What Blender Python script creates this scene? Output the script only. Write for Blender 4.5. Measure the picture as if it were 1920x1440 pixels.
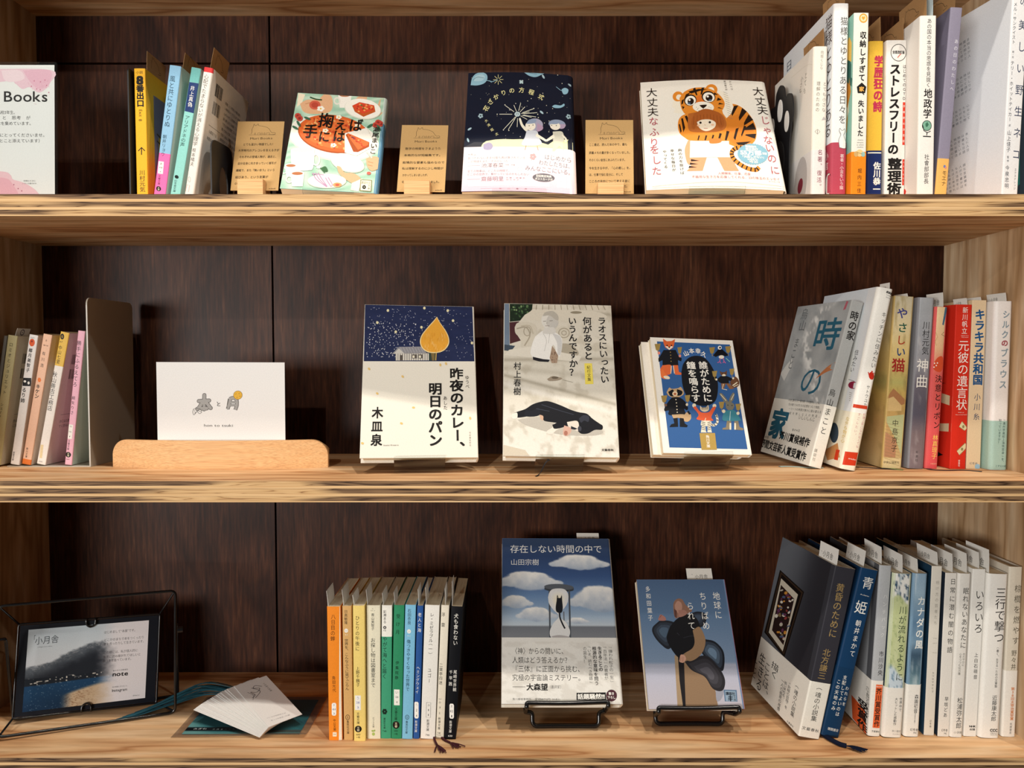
import bpy, math, random
import numpy as np
from mathutils import Matrix, Vector
from mathutils.geometry import tessellate_polygon

for _o in list(bpy.data.objects):
    bpy.data.objects.remove(_o)
SC = bpy.context.scene
COL = SC.collection
S = 0.001            # everything below is written in millimetres
H0 = 1250.0          # the lens is 1.25 m above the floor; z values are relative to it
rad = math.radians
random.seed(7)
RNG = np.random.default_rng(11)

# ---------------------------------------------------------------- camera
cam_d = bpy.data.cameras.new('camera'); cam = bpy.data.objects.new('camera', cam_d); COL.objects.link(cam)
cam_d.sensor_width = 36.0; cam_d.sensor_fit = 'HORIZONTAL'
cam_d.lens = 36.0 * 1387.0 / 1920.0
cam_d.clip_start = 0.02
cam.location = (0, -0.777, H0 * S)
cam.rotation_euler = (rad(90 - 2.34), 0, 0)
SC.camera = cam

# ---------------------------------------------------------------- world, lamps, exposure
vs = SC.view_settings
SC.display_settings.display_device = 'sRGB'
vs.view_transform = 'Standard'; vs.look = 'None'; vs.gamma = 1.0; vs.use_curve_mapping = False
vs.exposure = 0.0
wd = bpy.data.worlds.new('room_light'); SC.world = wd; wd.use_nodes = True
_bg = wd.node_tree.nodes['Background']; _bg.inputs[0].default_value = (1.0, 0.88, 0.74, 1); _bg.inputs[1].default_value = 0.05

def lamp(name, x, y, z, watts, color, radius=0.03, aim=None, cone=60, blend=1.0):
    d = bpy.data.lights.new(name, 'SPOT' if aim else 'POINT'); d.energy = watts; d.color = color; d.shadow_soft_size = radius
    o = bpy.data.objects.new(name, d); COL.objects.link(o); o.location = (x * S, y * S, (z + H0) * S)
    if aim:
        d.spot_size = rad(cone); d.spot_blend = blend
        o.rotation_euler = (Vector((aim[0] - x, aim[1] - y, aim[2] - z))).to_track_quat('-Z', 'Y').to_euler()
    return o
def window(name, x, y, z, w, h, watts, color, aim):
    d = bpy.data.lights.new(name, 'AREA'); d.shape = 'RECTANGLE'; d.size = w * S; d.size_y = h * S; d.energy = watts; d.color = color
    o = bpy.data.objects.new(name, d); COL.objects.link(o); o.location = (x * S, y * S, (z + H0) * S)
    o.rotation_euler = (Vector((aim[0] - x, aim[1] - y, aim[2] - z))).to_track_quat('-Z', 'Y').to_euler()
WARM = (1.0, 0.93, 0.83)
lamp('ceiling_spotlight', 280, -680, 2000, 68, WARM, 0.020)                                                     # row close above the shelf front
lamp('ceiling_spotlight', -560, -700, 2000, 46, WARM, 0.020)
lamp('ceiling_spotlight', 1080, -740, 2000, 64, WARM, 0.020)
lamp('ceiling_spotlight', 820, -1000, 1320, 12, WARM, 0.022)
lamp('ceiling_spotlight', -600, -2575, 1310, 122, WARM, 0.028, aim=(0, 214, 450), cone=34)                       # aimed at the top shelf
window('shop_window', -1700, -2700, -30, 1400, 620, 76, (1.0, 0.975, 0.94), (150, 100, -40))                    # the bright shop front on the left

# ---------------------------------------------------------------- colour and mesh helpers
def lin(c):
    if isinstance(c, str):
        c = c.lstrip('#'); c = ''.join(k * 2 for k in c) if len(c) == 3 else c; c = [int(c[i:i + 2], 16) / 255 for i in (0, 2, 4)]
    a = np.asarray(c, float)
    return np.where(a <= 0.04045, a / 12.92, ((a + 0.055) / 1.055) ** 2.4)

class MB:
    """collects vertices (mm), faces, a print colour per corner and a material slot per face"""
    def __init__(s):
        s.v = []; s.f = []; s.c = []; s.m = []; s.n = 0
    def add(s, verts, faces, col=(1, 1, 1), mat=0):
        b = s.n; verts = np.asarray(verts, float).reshape(-1, 3)
        s.v.append(verts); s.n += len(verts)
        per = None
        if not isinstance(col, str) and np.ndim(col) == 2:
            per = np.asarray(col)              # linear colour per vertex
        else:
            one = lin(col)
        for f in faces:
            s.f.append([b + i for i in f]); s.m.append(mat)
            if per is not None: s.c.append(per[list(f)])
            else: s.c.append(np.broadcast_to(one, (len(f), 3)))
    def box(s, x0, x1, y0, y1, z0, z1, col=(1, 1, 1), mat=0):
        v = [(x, y, z) for z in (z0, z1) for y in (y0, y1) for x in (x0, x1)]
        s.add(v, [(0, 2, 3, 1), (4, 5, 7, 6), (0, 1, 5, 4), (2, 6, 7, 3), (0, 4, 6, 2), (1, 3, 7, 5)], col, mat)
    def extrude(s, prof, axis, a0, a1, col=(1, 1, 1), mat=0):
        """closed 2D outline extruded along axis 0/1/2 from a0 to a1"""
        n = len(prof)
        def p3(p, a):
            q = list(p); q.insert(axis, a); return q
        v = [p3(p, a0) for p in prof] + [p3(p, a1) for p in prof]
        tri = tessellate_polygon([[Vector((p[0], p[1], 0)) for p in prof]])
        f = [(i, (i + 1) % n, n + (i + 1) % n, n + i) for i in range(n)]
        f += [tuple(t) for t in tri] + [tuple(n + i for i in reversed(t)) for t in tri]
        s.add(v, f, col, mat)
    def tube(s, pts, r, col=(1, 1, 1), mat=0, n=8, closed=False, taper=None):
        P = [Vector(p) for p in pts]; m = len(P); v = []; f = []
        up = None
        for i, p in enumerate(P):
            if closed: t = P[(i + 1) % m] - P[i - 1]
            else: t = P[min(i + 1, m - 1)] - P[max(i - 1, 0)]
            t.normalize()
            if up is None:
                up = Vector((0, 0, 1)) if abs(t.z) < 0.9 else Vector((1, 0, 0))
            a = t.cross(up)
            if a.length < 1e-6: a = t.orthogonal()
            a.normalize(); b = a.cross(t).normalized(); up = b
            rr = r if taper is None else r * (1 + (taper - 1) * i / (m - 1))
            for k in range(n):
                w = 2 * math.pi * k / n
                v.append(p + a * (rr * math.cos(w)) + b * (rr * math.sin(w)))
        for i in range(m if closed else m - 1):
            j = (i + 1) % m
            for k in range(n):
                f.append((i * n + k, j * n + k, j * n + (k + 1) % n, i * n + (k + 1) % n))
        if not closed:
            f.append(tuple(range(n))); f.append(tuple((m - 1) * n + k for k in reversed(range(n))))
        s.add(v, f, col, mat)
    def build(s, name, mats, parent=None, smooth=None):
        me = bpy.data.meshes.new(name)
        V = np.concatenate(s.v) * S if s.v else np.zeros((0, 3))
        me.from_pydata(V.tolist(), [], s.f)
        at = me.color_attributes.new('Col', 'FLOAT_COLOR', 'CORNER')
        C = np.concatenate(s.c); C4 = np.ones((len(C), 4), np.float32); C4[:, :3] = C
        at.data.foreach_set('color', C4.ravel())
        if not isinstance(mats, (list, tuple)): mats = [mats]
        for m in mats: me.materials.append(m)
        me.polygons.foreach_set('material_index', s.m)
        if smooth: me.polygons.foreach_set('use_smooth', [True] * len(s.f)); me.set_sharp_from_angle(angle=rad(smooth))
        me.update()
        o = bpy.data.objects.new(name, me); COL.objects.link(o)
        if parent is not None: o.parent = parent
        return o

def empty(name, loc=(0, 0, 0)):
    o = bpy.data.objects.new(name, None); COL.objects.link(o); o.empty_display_size = 0.02
    o.location = (loc[0] * S, loc[1] * S, (loc[2] + H0) * S)
    return o
def tag(o, label=None, cat=None, group=None, kind=None):
    if label: o['label'] = label
    if cat: o['category'] = cat
    if group: o['group'] = group
    if kind: o['kind'] = kind
    return o

def bez(pts, n=8):
    """smooth open curve through points (Catmull-Rom)"""
    P = [np.array(p, float) for p in pts]; P = [2 * P[0] - P[1]] + P + [2 * P[-1] - P[-2]]; out = []
    for i in range(1, len(P) - 2):
        for k in range(n):
            t = k / n
            out.append(0.5 * (2 * P[i] + (P[i + 1] - P[i - 1]) * t + (2 * P[i - 1] - 5 * P[i] + 4 * P[i + 1] - P[i + 2]) * t * t
                              + (3 * P[i] - P[i - 1] - 3 * P[i + 1] + P[i + 2]) * t ** 3))
    out.append(P[-2]); return [tuple(p) for p in out]
def fillet(pts, r, n=5, closed=False):
    """round the corners of a polyline"""
    P = [np.array(p, float) for p in pts]; m = len(P); out = []
    for i in range(m):
        if not closed and i in (0, m - 1): out.append(P[i]); continue
        a, b, c = P[i - 1], P[i], P[(i + 1) % m]
        u = a - b; w = c - b; lu = np.linalg.norm(u); lw = np.linalg.norm(w)
        d = min(r, lu * 0.45, lw * 0.45); p = b + u / lu * d; q = b + w / lw * d
        for k in range(n + 1):
            t = k / n; out.append((1 - t) ** 2 * p + 2 * t * (1 - t) * b + t * t * q)
    return [tuple(p) for p in out]

# ---------------------------------------------------------------- lettering from Blender's own font
_G = {}
def glyph(ch, bold=0.0):
    k = (ch, bold)
    if k in _G: return _G[k]
    cu = bpy.data.curves.new('g', 'FONT'); cu.body = ch; cu.resolution_u = 3; cu.offset = bold
    o = bpy.data.objects.new('g', cu); COL.objects.link(o)
    me = bpy.data.meshes.new_from_object(o.evaluated_get(bpy.context.evaluated_depsgraph_get()))
    V = np.array([v.co[:2] for v in me.vertices], float).reshape(-1, 2)
    F = [tuple(p.vertices) for p in me.polygons]
    bpy.data.objects.remove(o); bpy.data.curves.remove(cu); bpy.data.meshes.remove(me)
    _G[k] = (V, F); return _G[k]
def wide(ch): return ord(ch) > 0x2E7F
def adv(ch):
    if ch == ' ': return 0.3
    if wide(ch): return 1.0
    V, _ = glyph(ch); return (V[:, 0].max() - V[:, 0].min() + 0.09) if len(V) else 0.3
TURN = set('ー―—（）「」『』〈〉…-―()｜')
SMALL = set('ゃゅょっぁぃぅぇぉャュョッァィゥェォ')

def homography(q, w, h, b0):
    """quad TL,TR,BL,BR (any plane coordinates) -> face coordinates in mm"""
    dst = [(0, h), (w, h), (0, b0), (w, b0)]; A = []; B = []
    for (x, y), (u, v) in zip(q, dst):
        A.append([x, y, 1, 0, 0, 0, -u * x, -u * y]); B.append(u)
        A.append([0, 0, 0, x, y, 1, -v * x, -v * y]); B.append(v)
    return np.append(np.linalg.solve(np.array(A, float), np.array(B, float)), 1).reshape(3, 3)

class Art:
    """print on one face of a thing: fn(a, b, e) maps face mm + ink height to the thing's own coordinates"""
    def __init__(s, mb, w, h, fn, quad=None, b0=0.0, curved=False, e0=0.06, mat=0):
        s.mb = mb; s.w = w; s.h = h; s.fn = fn; s.e = e0; s.curved = curved; s.mat = mat; s.bend = curved and w < 40; s.n = 22.0 if s.bend else 14.0
        q = quad or [(0, h), (w, h), (0, 0), (w, 0)]
        s.Hm = homography(q, w, h, b0)
    def up(s): s.e += 0.0024
    def xy(s, pts):
        P = np.asarray(pts, float).reshape(-1, 2)
        q = np.c_[P, np.ones(len(P))] @ s.Hm.T
        return q[:, :2] / q[:, 2:]
    def _tri(s, V, F, col):
        """V in face mm"""
        if s.curved:
            st = s.w / s.n; T = []
            for f in F:
                t = V[list(f)]; ax = t[:, 0]
                i0 = math.floor(ax.min() / st); i1 = math.floor((ax.max() - 1e-9) / st)
                if i0 == i1: T.append(t); continue
                for i in range(i0, i1 + 1):
                    c = list(t)
                    for lim, sg in ((i * st, 1), ((i + 1) * st, -1)):
                        o = []
                        for k in range(len(c)):
                            p, q = c[k - 1], c[k]; ip = (p[0] - lim) * sg >= 0; iq = (q[0] - lim) * sg >= 0
                            if ip != iq: o.append(p + (q - p) * ((lim - p[0]) / (q[0] - p[0])))
                            if iq: o.append(q)
                        c = o
                        if not c: break
                    if len(c) > 2: T.append(np.array(c))
            if not T: return
            V = np.concatenate(T); F = []; k = 0
            for t in T: F.append(tuple(range(k, k + len(t)))); k += len(t)
        s.mb.add(s.fn(V[:, 0], V[:, 1], s.e), F, col, s.mat)
    def polymm(s, V, col):
        V = np.asarray(V, float)
        if len(V) > 2:
            tri = tessellate_polygon([[Vector((p[0], p[1], 0)) for p in V]])
            s._tri(V, [tuple(t) for t in tri], col)
    def P(s, pts, col, smooth=False):
        if smooth:
            c = list(pts) + [pts[0]]; pts = bez(c, 5)[:-1]
        s.up(); s.polymm(s.xy(pts), col)
    def R(s, x0, y0, x1, y1, col): s.P([(x0, y0), (x1, y0), (x1, y1), (x0, y1)], col)
    def E(s, cx, cy, rx, ry=None, col='#000000', rot=0, n=24, line=0):
        ry = rx if ry is None else ry; c, d = math.cos(rad(rot)), math.sin(rad(rot))
        pts = [(cx + rx * math.cos(t) * c - ry * math.sin(t) * d, cy + rx * math.cos(t) * d + ry * math.sin(t) * c)
               for t in np.linspace(0, 2 * math.pi, n, endpoint=False)]
        if line: s.L(pts + [pts[0]], line, col)
        else: s.P(pts, col)
    def L(s, pts, width, col, smooth=False):
        """stroke; width in quad units"""
        if smooth: pts = bez(pts, 6)
        P = np.asarray(pts, float); s.up()
        V = []; F = []
        for i in range(len(P)):
            t = P[min(i + 1, len(P) - 1)] - P[max(i - 1, 0)]; n = np.linalg.norm(t) or 1
            q = np.array([-t[1], t[0]]) / n * width / 2; V += [P[i] + q, P[i] - q]
        for i in range(len(P) - 1): F.append((2 * i, 2 * i + 1, 2 * i + 3, 2 * i + 2))
        s._tri(s.xy(V), F, col)
    def dots(s, pts, r, col):
        s.up(); e = s.e
        for (x, y) in pts:
            a = np.linspace(0, 2 * math.pi, 7)[:-1]; s._tri(s.xy(np.c_[x + r * np.cos(a), y + r * np.sin(a)]), [tuple(range(6))], col)
    def grid(s, q, nx, ny, fn):
        """q = TL,TR,BL,BR in quad units; fn(U,V) with V from the top -> (n,3) sRGB"""
        s.up(); c = [np.array(p, float) for p in q]
        U, V = np.meshgrid(np.linspace(0, 1, nx + 1), np.linspace(0, 1, ny + 1)); U = U.ravel(); V = V.ravel()
        m = s.xy(c); h = lambda u, v: (m[0] * (1 - u)[:, None] + m[1] * u[:, None]) * (1 - v)[:, None] + (m[2] * (1 - u)[:, None] + m[3] * u[:, None]) * v[:, None]
        X = h(U, V); n = nx + 1
        F = [(j * n + i, (j + 1) * n + i, (j + 1) * n + i + 1, j * n + i + 1) for j in range(ny) for i in range(nx)]
        s.mb.add(s.fn(X[:, 0], X[:, 1], s.e), F, lin(np.clip(fn(U, V), 0, 1)), s.mat)
    def ch(s, ch, at, w, h, col, rot=0, bold=0.0):
        """one character centred at face mm"""
        V, F = glyph(ch)
        if not len(V): return
        cx = 0.5 if wide(ch) else (V[:, 0].max() + V[:, 0].min()) / 2
        cy = 0.38 if wide(ch) else 0.36
        if ch in TURN and rot == -90: cx = (V[:, 0].max() + V[:, 0].min()) / 2; cy = (V[:, 1].max() + V[:, 1].min()) / 2
        Q = V - (cx, cy)
        if rot:
            c, d = math.cos(rad(rot)), math.sin(rad(rot)); Q = np.c_[Q[:, 0] * c - Q[:, 1] * d, Q[:, 0] * d + Q[:, 1] * c]
        k = bold * 0.8
        e0 = s.e
        for ox, oy in (((-k, -k), (k, -k), (-k, k), (k, k), (k, 0), (-k, 0)) if bold > 0 else ((0, 0),)):
            V2 = np.c_[at[0] + (Q[:, 0] + ox) * w, at[1] + (Q[:, 1] + oy) * h]
            if s.bend: s._tri(V2, F, col)
            else: s.mb.add(s.fn(V2[:, 0], V2[:, 1], s.e), F, col, s.mat)
            if bold > 0: s.e += 0.0009
        s.e = e0
    def C(s, ch, x, y, w, col, rot=0, bold=0.0, h=None):
        s.e += 0.006 if bold > 0 else 0; s.up(); p = s.xy([(x, y), (x + w, y), (x, y + (h or w))]); s.ch(ch, p[0], np.linalg.norm(p[1] - p[0]), np.linalg.norm(p[2] - p[0]), col, rot, bold)
    def T(s, text, x0, y0, x1, y1, w, col='#222222', bold=0.0, kh=1.12):
        """vertical column from its top to its bottom"""
        s.e += 0.006 if bold > 0 else 0; s.up(); p = s.xy([(x0, y0), (x1, y1), (x0 + w, y0)]); n = len(text); d = (p[1] - p[0]) / n
        wm = np.linalg.norm(p[2] - p[0]); hm = min(np.linalg.norm(d) * 1.0, wm * kh)
        for i, c in enumerate(text):
            if c in ' 　': continue
            at = p[0] + d * (i + 0.5)
            if c in '、。': at = at + np.array([0.62 * wm, 0.62 * hm])
            elif c in SMALL: at = at + np.array([0.1 * wm, 0.1 * hm])
            s.ch(c, at, wm, hm, col, -90 if (c in TURN) else 0, bold)
    def Hz(s, text, x0, y0, x1, y1, hpx, col='#222222', bold=0.0):
        """horizontal line between two centre points of its ends"""
        s.e += 0.006 if bold > 0 else 0; s.up(); p = s.xy([(x0, y0), (x1, y1), (x0, y0 + hpx)]); tot = sum(adv(c) for c in text) or 1
        d = p[1] - p[0]; ln = np.linalg.norm(d); dx = d / ln; k = ln / tot; hm = np.linalg.norm(p[2] - p[0]); pos = 0
        ang = math.degrees(math.atan2(d[1], d[0]))
        for c in text:
            a = adv(c)
            if c != ' ': s.ch(c, p[0] + dx * (pos + a / 2) * k, min(k, hm * 1.25) if wide(c) else k, hm if wide(c) else hm, col, ang if abs(ang) > 0.3 else 0, bold)
            pos += a
    def scribble(s, x0, y0, x1, y1, hpx, col, n=None, bold=0.0):
        """a line of small print too fine to read"""
        pool = 'のはにをたとてがもしいるなこれまでらかくりあ人本日心物語世界時間言葉読書生活愛'
        n = n or max(3, int(abs(x1 - x0) / hpx)); t = ''.join(random.choice(pool) for _ in range(n))
        s.Hz(t, x0, y0, x1, y1, hpx, col, bold)
    def vscribble(s, x0, y0, x1, y1, w, col):
        pool = 'のはにをたとてがもしいるなこれまでらかくりあ人本日心物語世界時間言葉'
        n = max(3, int(abs(y1 - y0) / (w * 1.02))); s.T(''.join(random.choice(pool) for _ in range(n)), x0, y0, x1, y1, w, col)
    def barcode(s, x0, y0, x1, y1, col='#2a2a2a', n=26):
        x = x0; st = (x1 - x0) / n; i = 0
        while x < x1:
            w = st * random.choice([0.35, 0.5, 0.8])
            s.P([(x, y0), (min(x + w, x1), y0), (min(x + w, x1), y1), (x, y1)], col); s.e -= 0.0024; x += st * random.choice([0.9, 1.1, 1.4])
        s.up()

# numeric paint helpers for printed pictures
def vnoise(U, V, sc, seed=0, oct=4):
    r = np.random.default_rng(seed); out = 0; a = 1.0; tot = 0
    for o in range(oct):
        n = 64; g = r.random((n, n)); x = (U * sc) % n; y = (V * sc) % n; i = x.astype(int); j = y.astype(int); fx = x - i; fy = y - j
        fx = fx * fx * (3 - 2 * fx); fy = fy * fy * (3 - 2 * fy); i2 = (i + 1) % n; j2 = (j + 1) % n; i %= n; j %= n
        out = out + a * ((g[j, i] * (1 - fx) + g[j, i2] * fx) * (1 - fy) + (g[j2, i] * (1 - fx) + g[j2, i2] * fx) * fy); tot += a; a *= 0.5; sc *= 2
    return out / tot
def hexv(c): c = c.lstrip('#'); return np.array([int(c[i:i + 2], 16) / 255 for i in (0, 2, 4)])
def mixc(a, b, t): t = np.clip(t, 0, 1)[:, None]; return a * (1 - t) + b * t
def sstep(a, b, x): t = np.clip((x - a) / (b - a), 0, 1); return t * t * (3 - 2 * t)
def ramp(V, stops):
    pos = [p for p, _ in stops]; cs = np.array([hexv(c) for _, c in stops])
    return np.stack([np.interp(V, pos, cs[:, k]) for k in range(3)], -1)
# ---------------------------------------------------------------- materials
def newmat(name):
    m = bpy.data.materials.new(name); m.use_nodes = True; nt = m.node_tree
    return m, nt, nt.nodes['Principled BSDF']
def N(nt, typ, **kw):
    n = nt.nodes.new(typ)
    for k, v in kw.items():
        if k.startswith('i_'): n.inputs[k[2:].replace('_', ' ')].default_value = v
        else: setattr(n, k, v)
    return n
def rampnode(nt, src, stops):
    r = nt.nodes.new('ShaderNodeValToRGB'); el = r.color_ramp.elements
    while len(el) < len(stops): el.new(0.5)
    for e, (p, c) in zip(el, stops): e.position = p; e.color = (*lin(c), 1)
    nt.links.new(src, r.inputs[0]); return r
def coords(nt, scale, kind='Object'):
    t = nt.nodes.new('ShaderNodeTexCoord'); mp = nt.nodes.new('ShaderNodeMapping'); mp.inputs['Scale'].default_value = scale
    nt.links.new(t.outputs[kind], mp.inputs['Vector']); return mp.outputs[0]
def mix(nt, a, b, fac, mode='MIX'):
    m = nt.nodes.new('ShaderNodeMix'); m.data_type = 'RGBA'; m.blend_type = mode
    for sock, v in ((m.inputs[0], fac), (m.inputs[6], a), (m.inputs[7], b)):
        if isinstance(v, (int, float)): sock.default_value = v
        elif isinstance(v, (str, tuple)): sock.default_value = (*lin(v), 1)
        else: nt.links.new(v, sock)
    return m.outputs[2]

def paper_mat(name, rough, spec=0.4, coat=0.0):
    m, nt, b = newmat(name)
    a = N(nt, 'ShaderNodeAttribute', attribute_name='Col'); nz = N(nt, 'ShaderNodeTexNoise', i_Scale=900.0, i_Detail=2.0)
    nt.links.new(coords(nt, (1, 1, 1)), nz.inputs['Vector'])
    g = rampnode(nt, nz.outputs['Fac'], [(0.3, (0.96, 0.96, 0.96)), (0.7, (1, 1, 1))])
    nt.links.new(mix(nt, a.outputs['Color'], g.outputs[0], 1.0, 'MULTIPLY'), b.inputs['Base Color'])
    b.inputs['Roughness'].default_value = rough; b.inputs['Specular IOR Level'].default_value = spec
    if coat: b.inputs['Coat Weight'].default_value = coat; b.inputs['Coat Roughness'].default_value = 0.08
    return m
M_JACKET = paper_mat('coated_jacket_paper', 0.48, 0.14)
M_GLOSS = paper_mat('glossy_jacket_paper', 0.3, 0.5)
M_MATTE = paper_mat('matte_paper', 0.75, 0.2)
M_FILM = paper_mat('laminated_film', 0.4, 0.1, 0.5)

def pages_mat():
    m, nt, b = newmat('book_pages')
    nz = N(nt, 'ShaderNodeTexNoise', i_Scale=1.0, i_Detail=3.0); nt.links.new(coords(nt, (3200, 8, 8)), nz.inputs['Vector'])
    r = rampnode(nt, nz.outputs['Fac'], [(0.3, '#c3b190'), (0.5, '#ded0b4'), (0.72, '#ece2cc')])
    nt.links.new(r.outputs[0], b.inputs['Base Color']); b.inputs['Roughness'].default_value = 0.9; b.inputs['Specular IOR Level'].default_value = 0.1
    return m
M_PAGES = pages_mat()

def pine_mat(name, scale, dist, stops, knots=True):
    """scale stretches the grain: small along the grain axis"""
    m, nt, b = newmat(name); v = coords(nt, scale)
    w = N(nt, 'ShaderNodeTexNoise', i_Scale=1.0, i_Detail=2.5, i_Roughness=0.45); nt.links.new(v, w.inputs['Vector'])
    mul = N(nt, 'ShaderNodeMath', operation='MULTIPLY'); mul.inputs[1].default_value = dist; nt.links.new(w.outputs['Fac'], mul.inputs[0])
    sn = N(nt, 'ShaderNodeMath', operation='PINGPONG'); sn.inputs[1].default_value = 1.0; nt.links.new(mul.outputs[0], sn.inputs[0])
    r = rampnode(nt, sn.outputs[0], stops)
    f = N(nt, 'ShaderNodeTexNoise', i_Scale=1.0, i_Detail=4.0); nt.links.new(coords(nt, tuple(6 * k for k in scale)), f.inputs['Vector'])
    fr = rampnode(nt, f.outputs['Fac'], [(0.3, (0.86, 0.83, 0.8)), (0.6, (1, 1, 1))])
    out = mix(nt, r.outputs[0], fr.outputs[0], 1.0, 'MULTIPLY')
    if knots:
        k = N(nt, 'ShaderNodeTexVoronoi', feature='F1'); k.inputs['Scale'].default_value = 1.0
        nt.links.new(coords(nt, tuple(0.62 * q for q in scale)), k.inputs['Vector'])
        kr = rampnode(nt, k.outputs['Distance'], [(0.03, '#4a2c18'), (0.075, '#8f6238'), (0.13, '#ffffff')])
        out = mix(nt, out, kr.outputs[0], 0.85, 'MULTIPLY')
    nt.links.new(out, b.inputs['Base Color']); b.inputs['Roughness'].default_value = 0.6; b.inputs['Specular IOR Level'].default_value = 0.25
    return m
PINE = [(0.0, '#b98253'), (0.18, '#d9a878'), (0.6, '#e5ba8b'), (1.0, '#eac69c')]
M_SHELF = pine_mat('pine_plywood_face', (2.2, 22, 22), 9.0, PINE)
M_SIDE = pine_mat('pine_plywood_side', (20, 20, 2.0), 8.0, [(0.0, '#a5825c'), (0.3, '#c2a07a'), (0.7, '#cdae8a'), (1.0, '#d6bc9a')])
M_BEECH = pine_mat('beech_wood', (4, 190, 260), 1.6, [(0.0, '#d9a26c'), (0.5, '#e3b07a'), (1.0, '#e8ba86')], False)

def edge_mat():
    """front edge of the plywood: five plies, light long grain and darker end grain"""
    m, nt, b = newmat('plywood_edge')
    a = N(nt, 'ShaderNodeAttribute', attribute_name='Col')        # r = which kind of ply
    sep = N(nt, 'ShaderNodeSeparateColor'); nt.links.new(a.outputs['Color'], sep.inputs[0])
    v = coords(nt, (1, 1, 1))
    n1 = N(nt, 'ShaderNodeTexNoise', i_Scale=1.0, i_Detail=2.0, i_Roughness=0.4); nt.links.new(coords(nt, (6, 30, 150)), n1.inputs['Vector'])
    mul = N(nt, 'ShaderNodeMath', operation='MULTIPLY'); mul.inputs[1].default_value = 21.0; nt.links.new(n1.outputs['Fac'], mul.inputs[0])
    pp = N(nt, 'ShaderNodeMath', operation='PINGPONG'); pp.inputs[1].default_value = 1.0; nt.links.new(mul.outputs[0], pp.inputs[0])
    dark = rampnode(nt, pp.outputs[0], [(0.0, '#38271b'), (0.25, '#5b422e'), (0.6, '#765a40'), (1.0, '#876849')])
    med = rampnode(nt, pp.outputs[0], [(0.0, '#8f6a45'), (0.12, '#b98f60'), (0.28, '#cba472'), (1.0, '#d6af7e')])
    n2 = N(nt, 'ShaderNodeTexNoise', i_Scale=1.0, i_Detail=3.0); nt.links.new(coords(nt, (6, 20, 700)), n2.inputs['Vector'])
    light = rampnode(nt, n2.outputs['Fac'], [(0.3, '#c1935f'), (0.55, '#dcb685'), (0.8, '#e4c398')])
    big = N(nt, 'ShaderNodeTexNoise', i_Scale=5.0, i_Detail=1.0); nt.links.new(coords(nt, (1, 0.1, 9)), big.inputs['Vector'])
    bigr = rampnode(nt, big.outputs['Fac'], [(0.52, (0, 0, 0)), (0.62, (1, 1, 1))])
    gm = N(nt, 'ShaderNodeMath', operation='GREATER_THAN'); gm.inputs[1].default_value = 0.3; nt.links.new(sep.outputs[0], gm.inputs[0])
    gl = N(nt, 'ShaderNodeMath', operation='GREATER_THAN'); gl.inputs[1].default_value = 0.8; nt.links.new(sep.outputs[0], gl.inputs[0])
    dm = mix(nt, dark.outputs[0], med.outputs[0], bigr.outputs[0])
    c = mix(nt, mix(nt, dm, med.outputs[0], gm.outputs[0]), light.outputs[0], gl.outputs[0])
    nt.links.new(c, b.inputs['Base Color']); b.inputs['Roughness'].default_value = 0.65; b.inputs['Specular IOR Level'].default_value = 0.2
    return m
M_EDGE = edge_mat()

def lauan_mat():
    m, nt, b = newmat('dark_stained_plywood')
    n = N(nt, 'ShaderNodeTexNoise', i_Scale=1.0, i_Detail=4.0, i_Roughness=0.6); nt.links.new(coords(nt, (300, 300, 24)), n.inputs['Vector'])
    w = N(nt, 'ShaderNodeTexNoise', i_Scale=1.0, i_Detail=5.0, i_Distortion=2.0); nt.links.new(coords(nt, (8, 8, 3.2)), w.inputs['Vector'])
    r = rampnode(nt, n.outputs['Fac'], [(0.28, '#2c1910'), (0.48, '#43271a'), (0.62, '#523120'), (0.8, '#6e4a33')])
    r2 = rampnode(nt, w.outputs['Fac'], [(0.32, (0.62, 0.55, 0.52)), (0.5, (0.9, 0.86, 0.83)), (0.66, (1.0, 1.0, 1.0))])
    nt.links.new(mix(nt, r.outputs[0], r2.outputs[0], 1.0, 'MULTIPLY'), b.inputs['Base Color'])
    b.inputs['Roughness'].default_value = 0.45; b.inputs['Specular IOR Level'].default_value = 0.16
    bp = N(nt, 'ShaderNodeBump'); bp.inputs['Strength'].default_value = 0.12; bp.inputs['Distance'].default_value = 0.0006
    nt.links.new(n.outputs['Fac'], bp.inputs['Height']); nt.links.new(bp.outputs[0], b.inputs['Normal'])
    return m
M_BACK = lauan_mat()

def plain(name, col, rough=0.5, metal=0.0, spec=0.4, noise=0.05):
    m, nt, b = newmat(name)
    nz = N(nt, 'ShaderNodeTexNoise', i_Scale=140.0, i_Detail=3.0); nt.links.new(coords(nt, (1, 1, 1)), nz.inputs['Vector'])
    c = np.array(lin(col)); k = 1 - noise
    r = nt.nodes.new('ShaderNodeValToRGB'); r.color_ramp.elements[0].color = (*(c * k), 1); r.color_ramp.elements[1].color = (*c, 1)
    nt.links.new(nz.outputs['Fac'], r.inputs[0]); nt.links.new(r.outputs[0], b.inputs['Base Color'])
    b.inputs['Roughness'].default_value = rough; b.inputs['Metallic'].default_value = metal; b.inputs['Specular IOR Level'].default_value = spec
    return m
M_BLACKMETAL = plain('black_painted_metal', '#17171a', 0.5)
M_WIRE = plain('black_gloss_wire', '#0d0d0f', 0.22, 0.0, 0.6)
M_GREYMETAL = plain('warm_grey_painted_metal', '#b9b1a2', 0.38, 0.0, 0.5)
M_TASSEL = plain('teal_thread', '#2c5a68', 0.9, 0, 0.1, 0.3)
M_NAVYTHREAD = plain('navy_thread', '#141a2e', 0.9, 0, 0.1, 0.3)
M_PLUMTHREAD = plain('plum_thread', '#4a2429', 0.9, 0, 0.1, 0.3)
M_FLOOR = plain('concrete_floor', '#7d766c', 0.8, 0, 0.2, 0.2)
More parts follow.
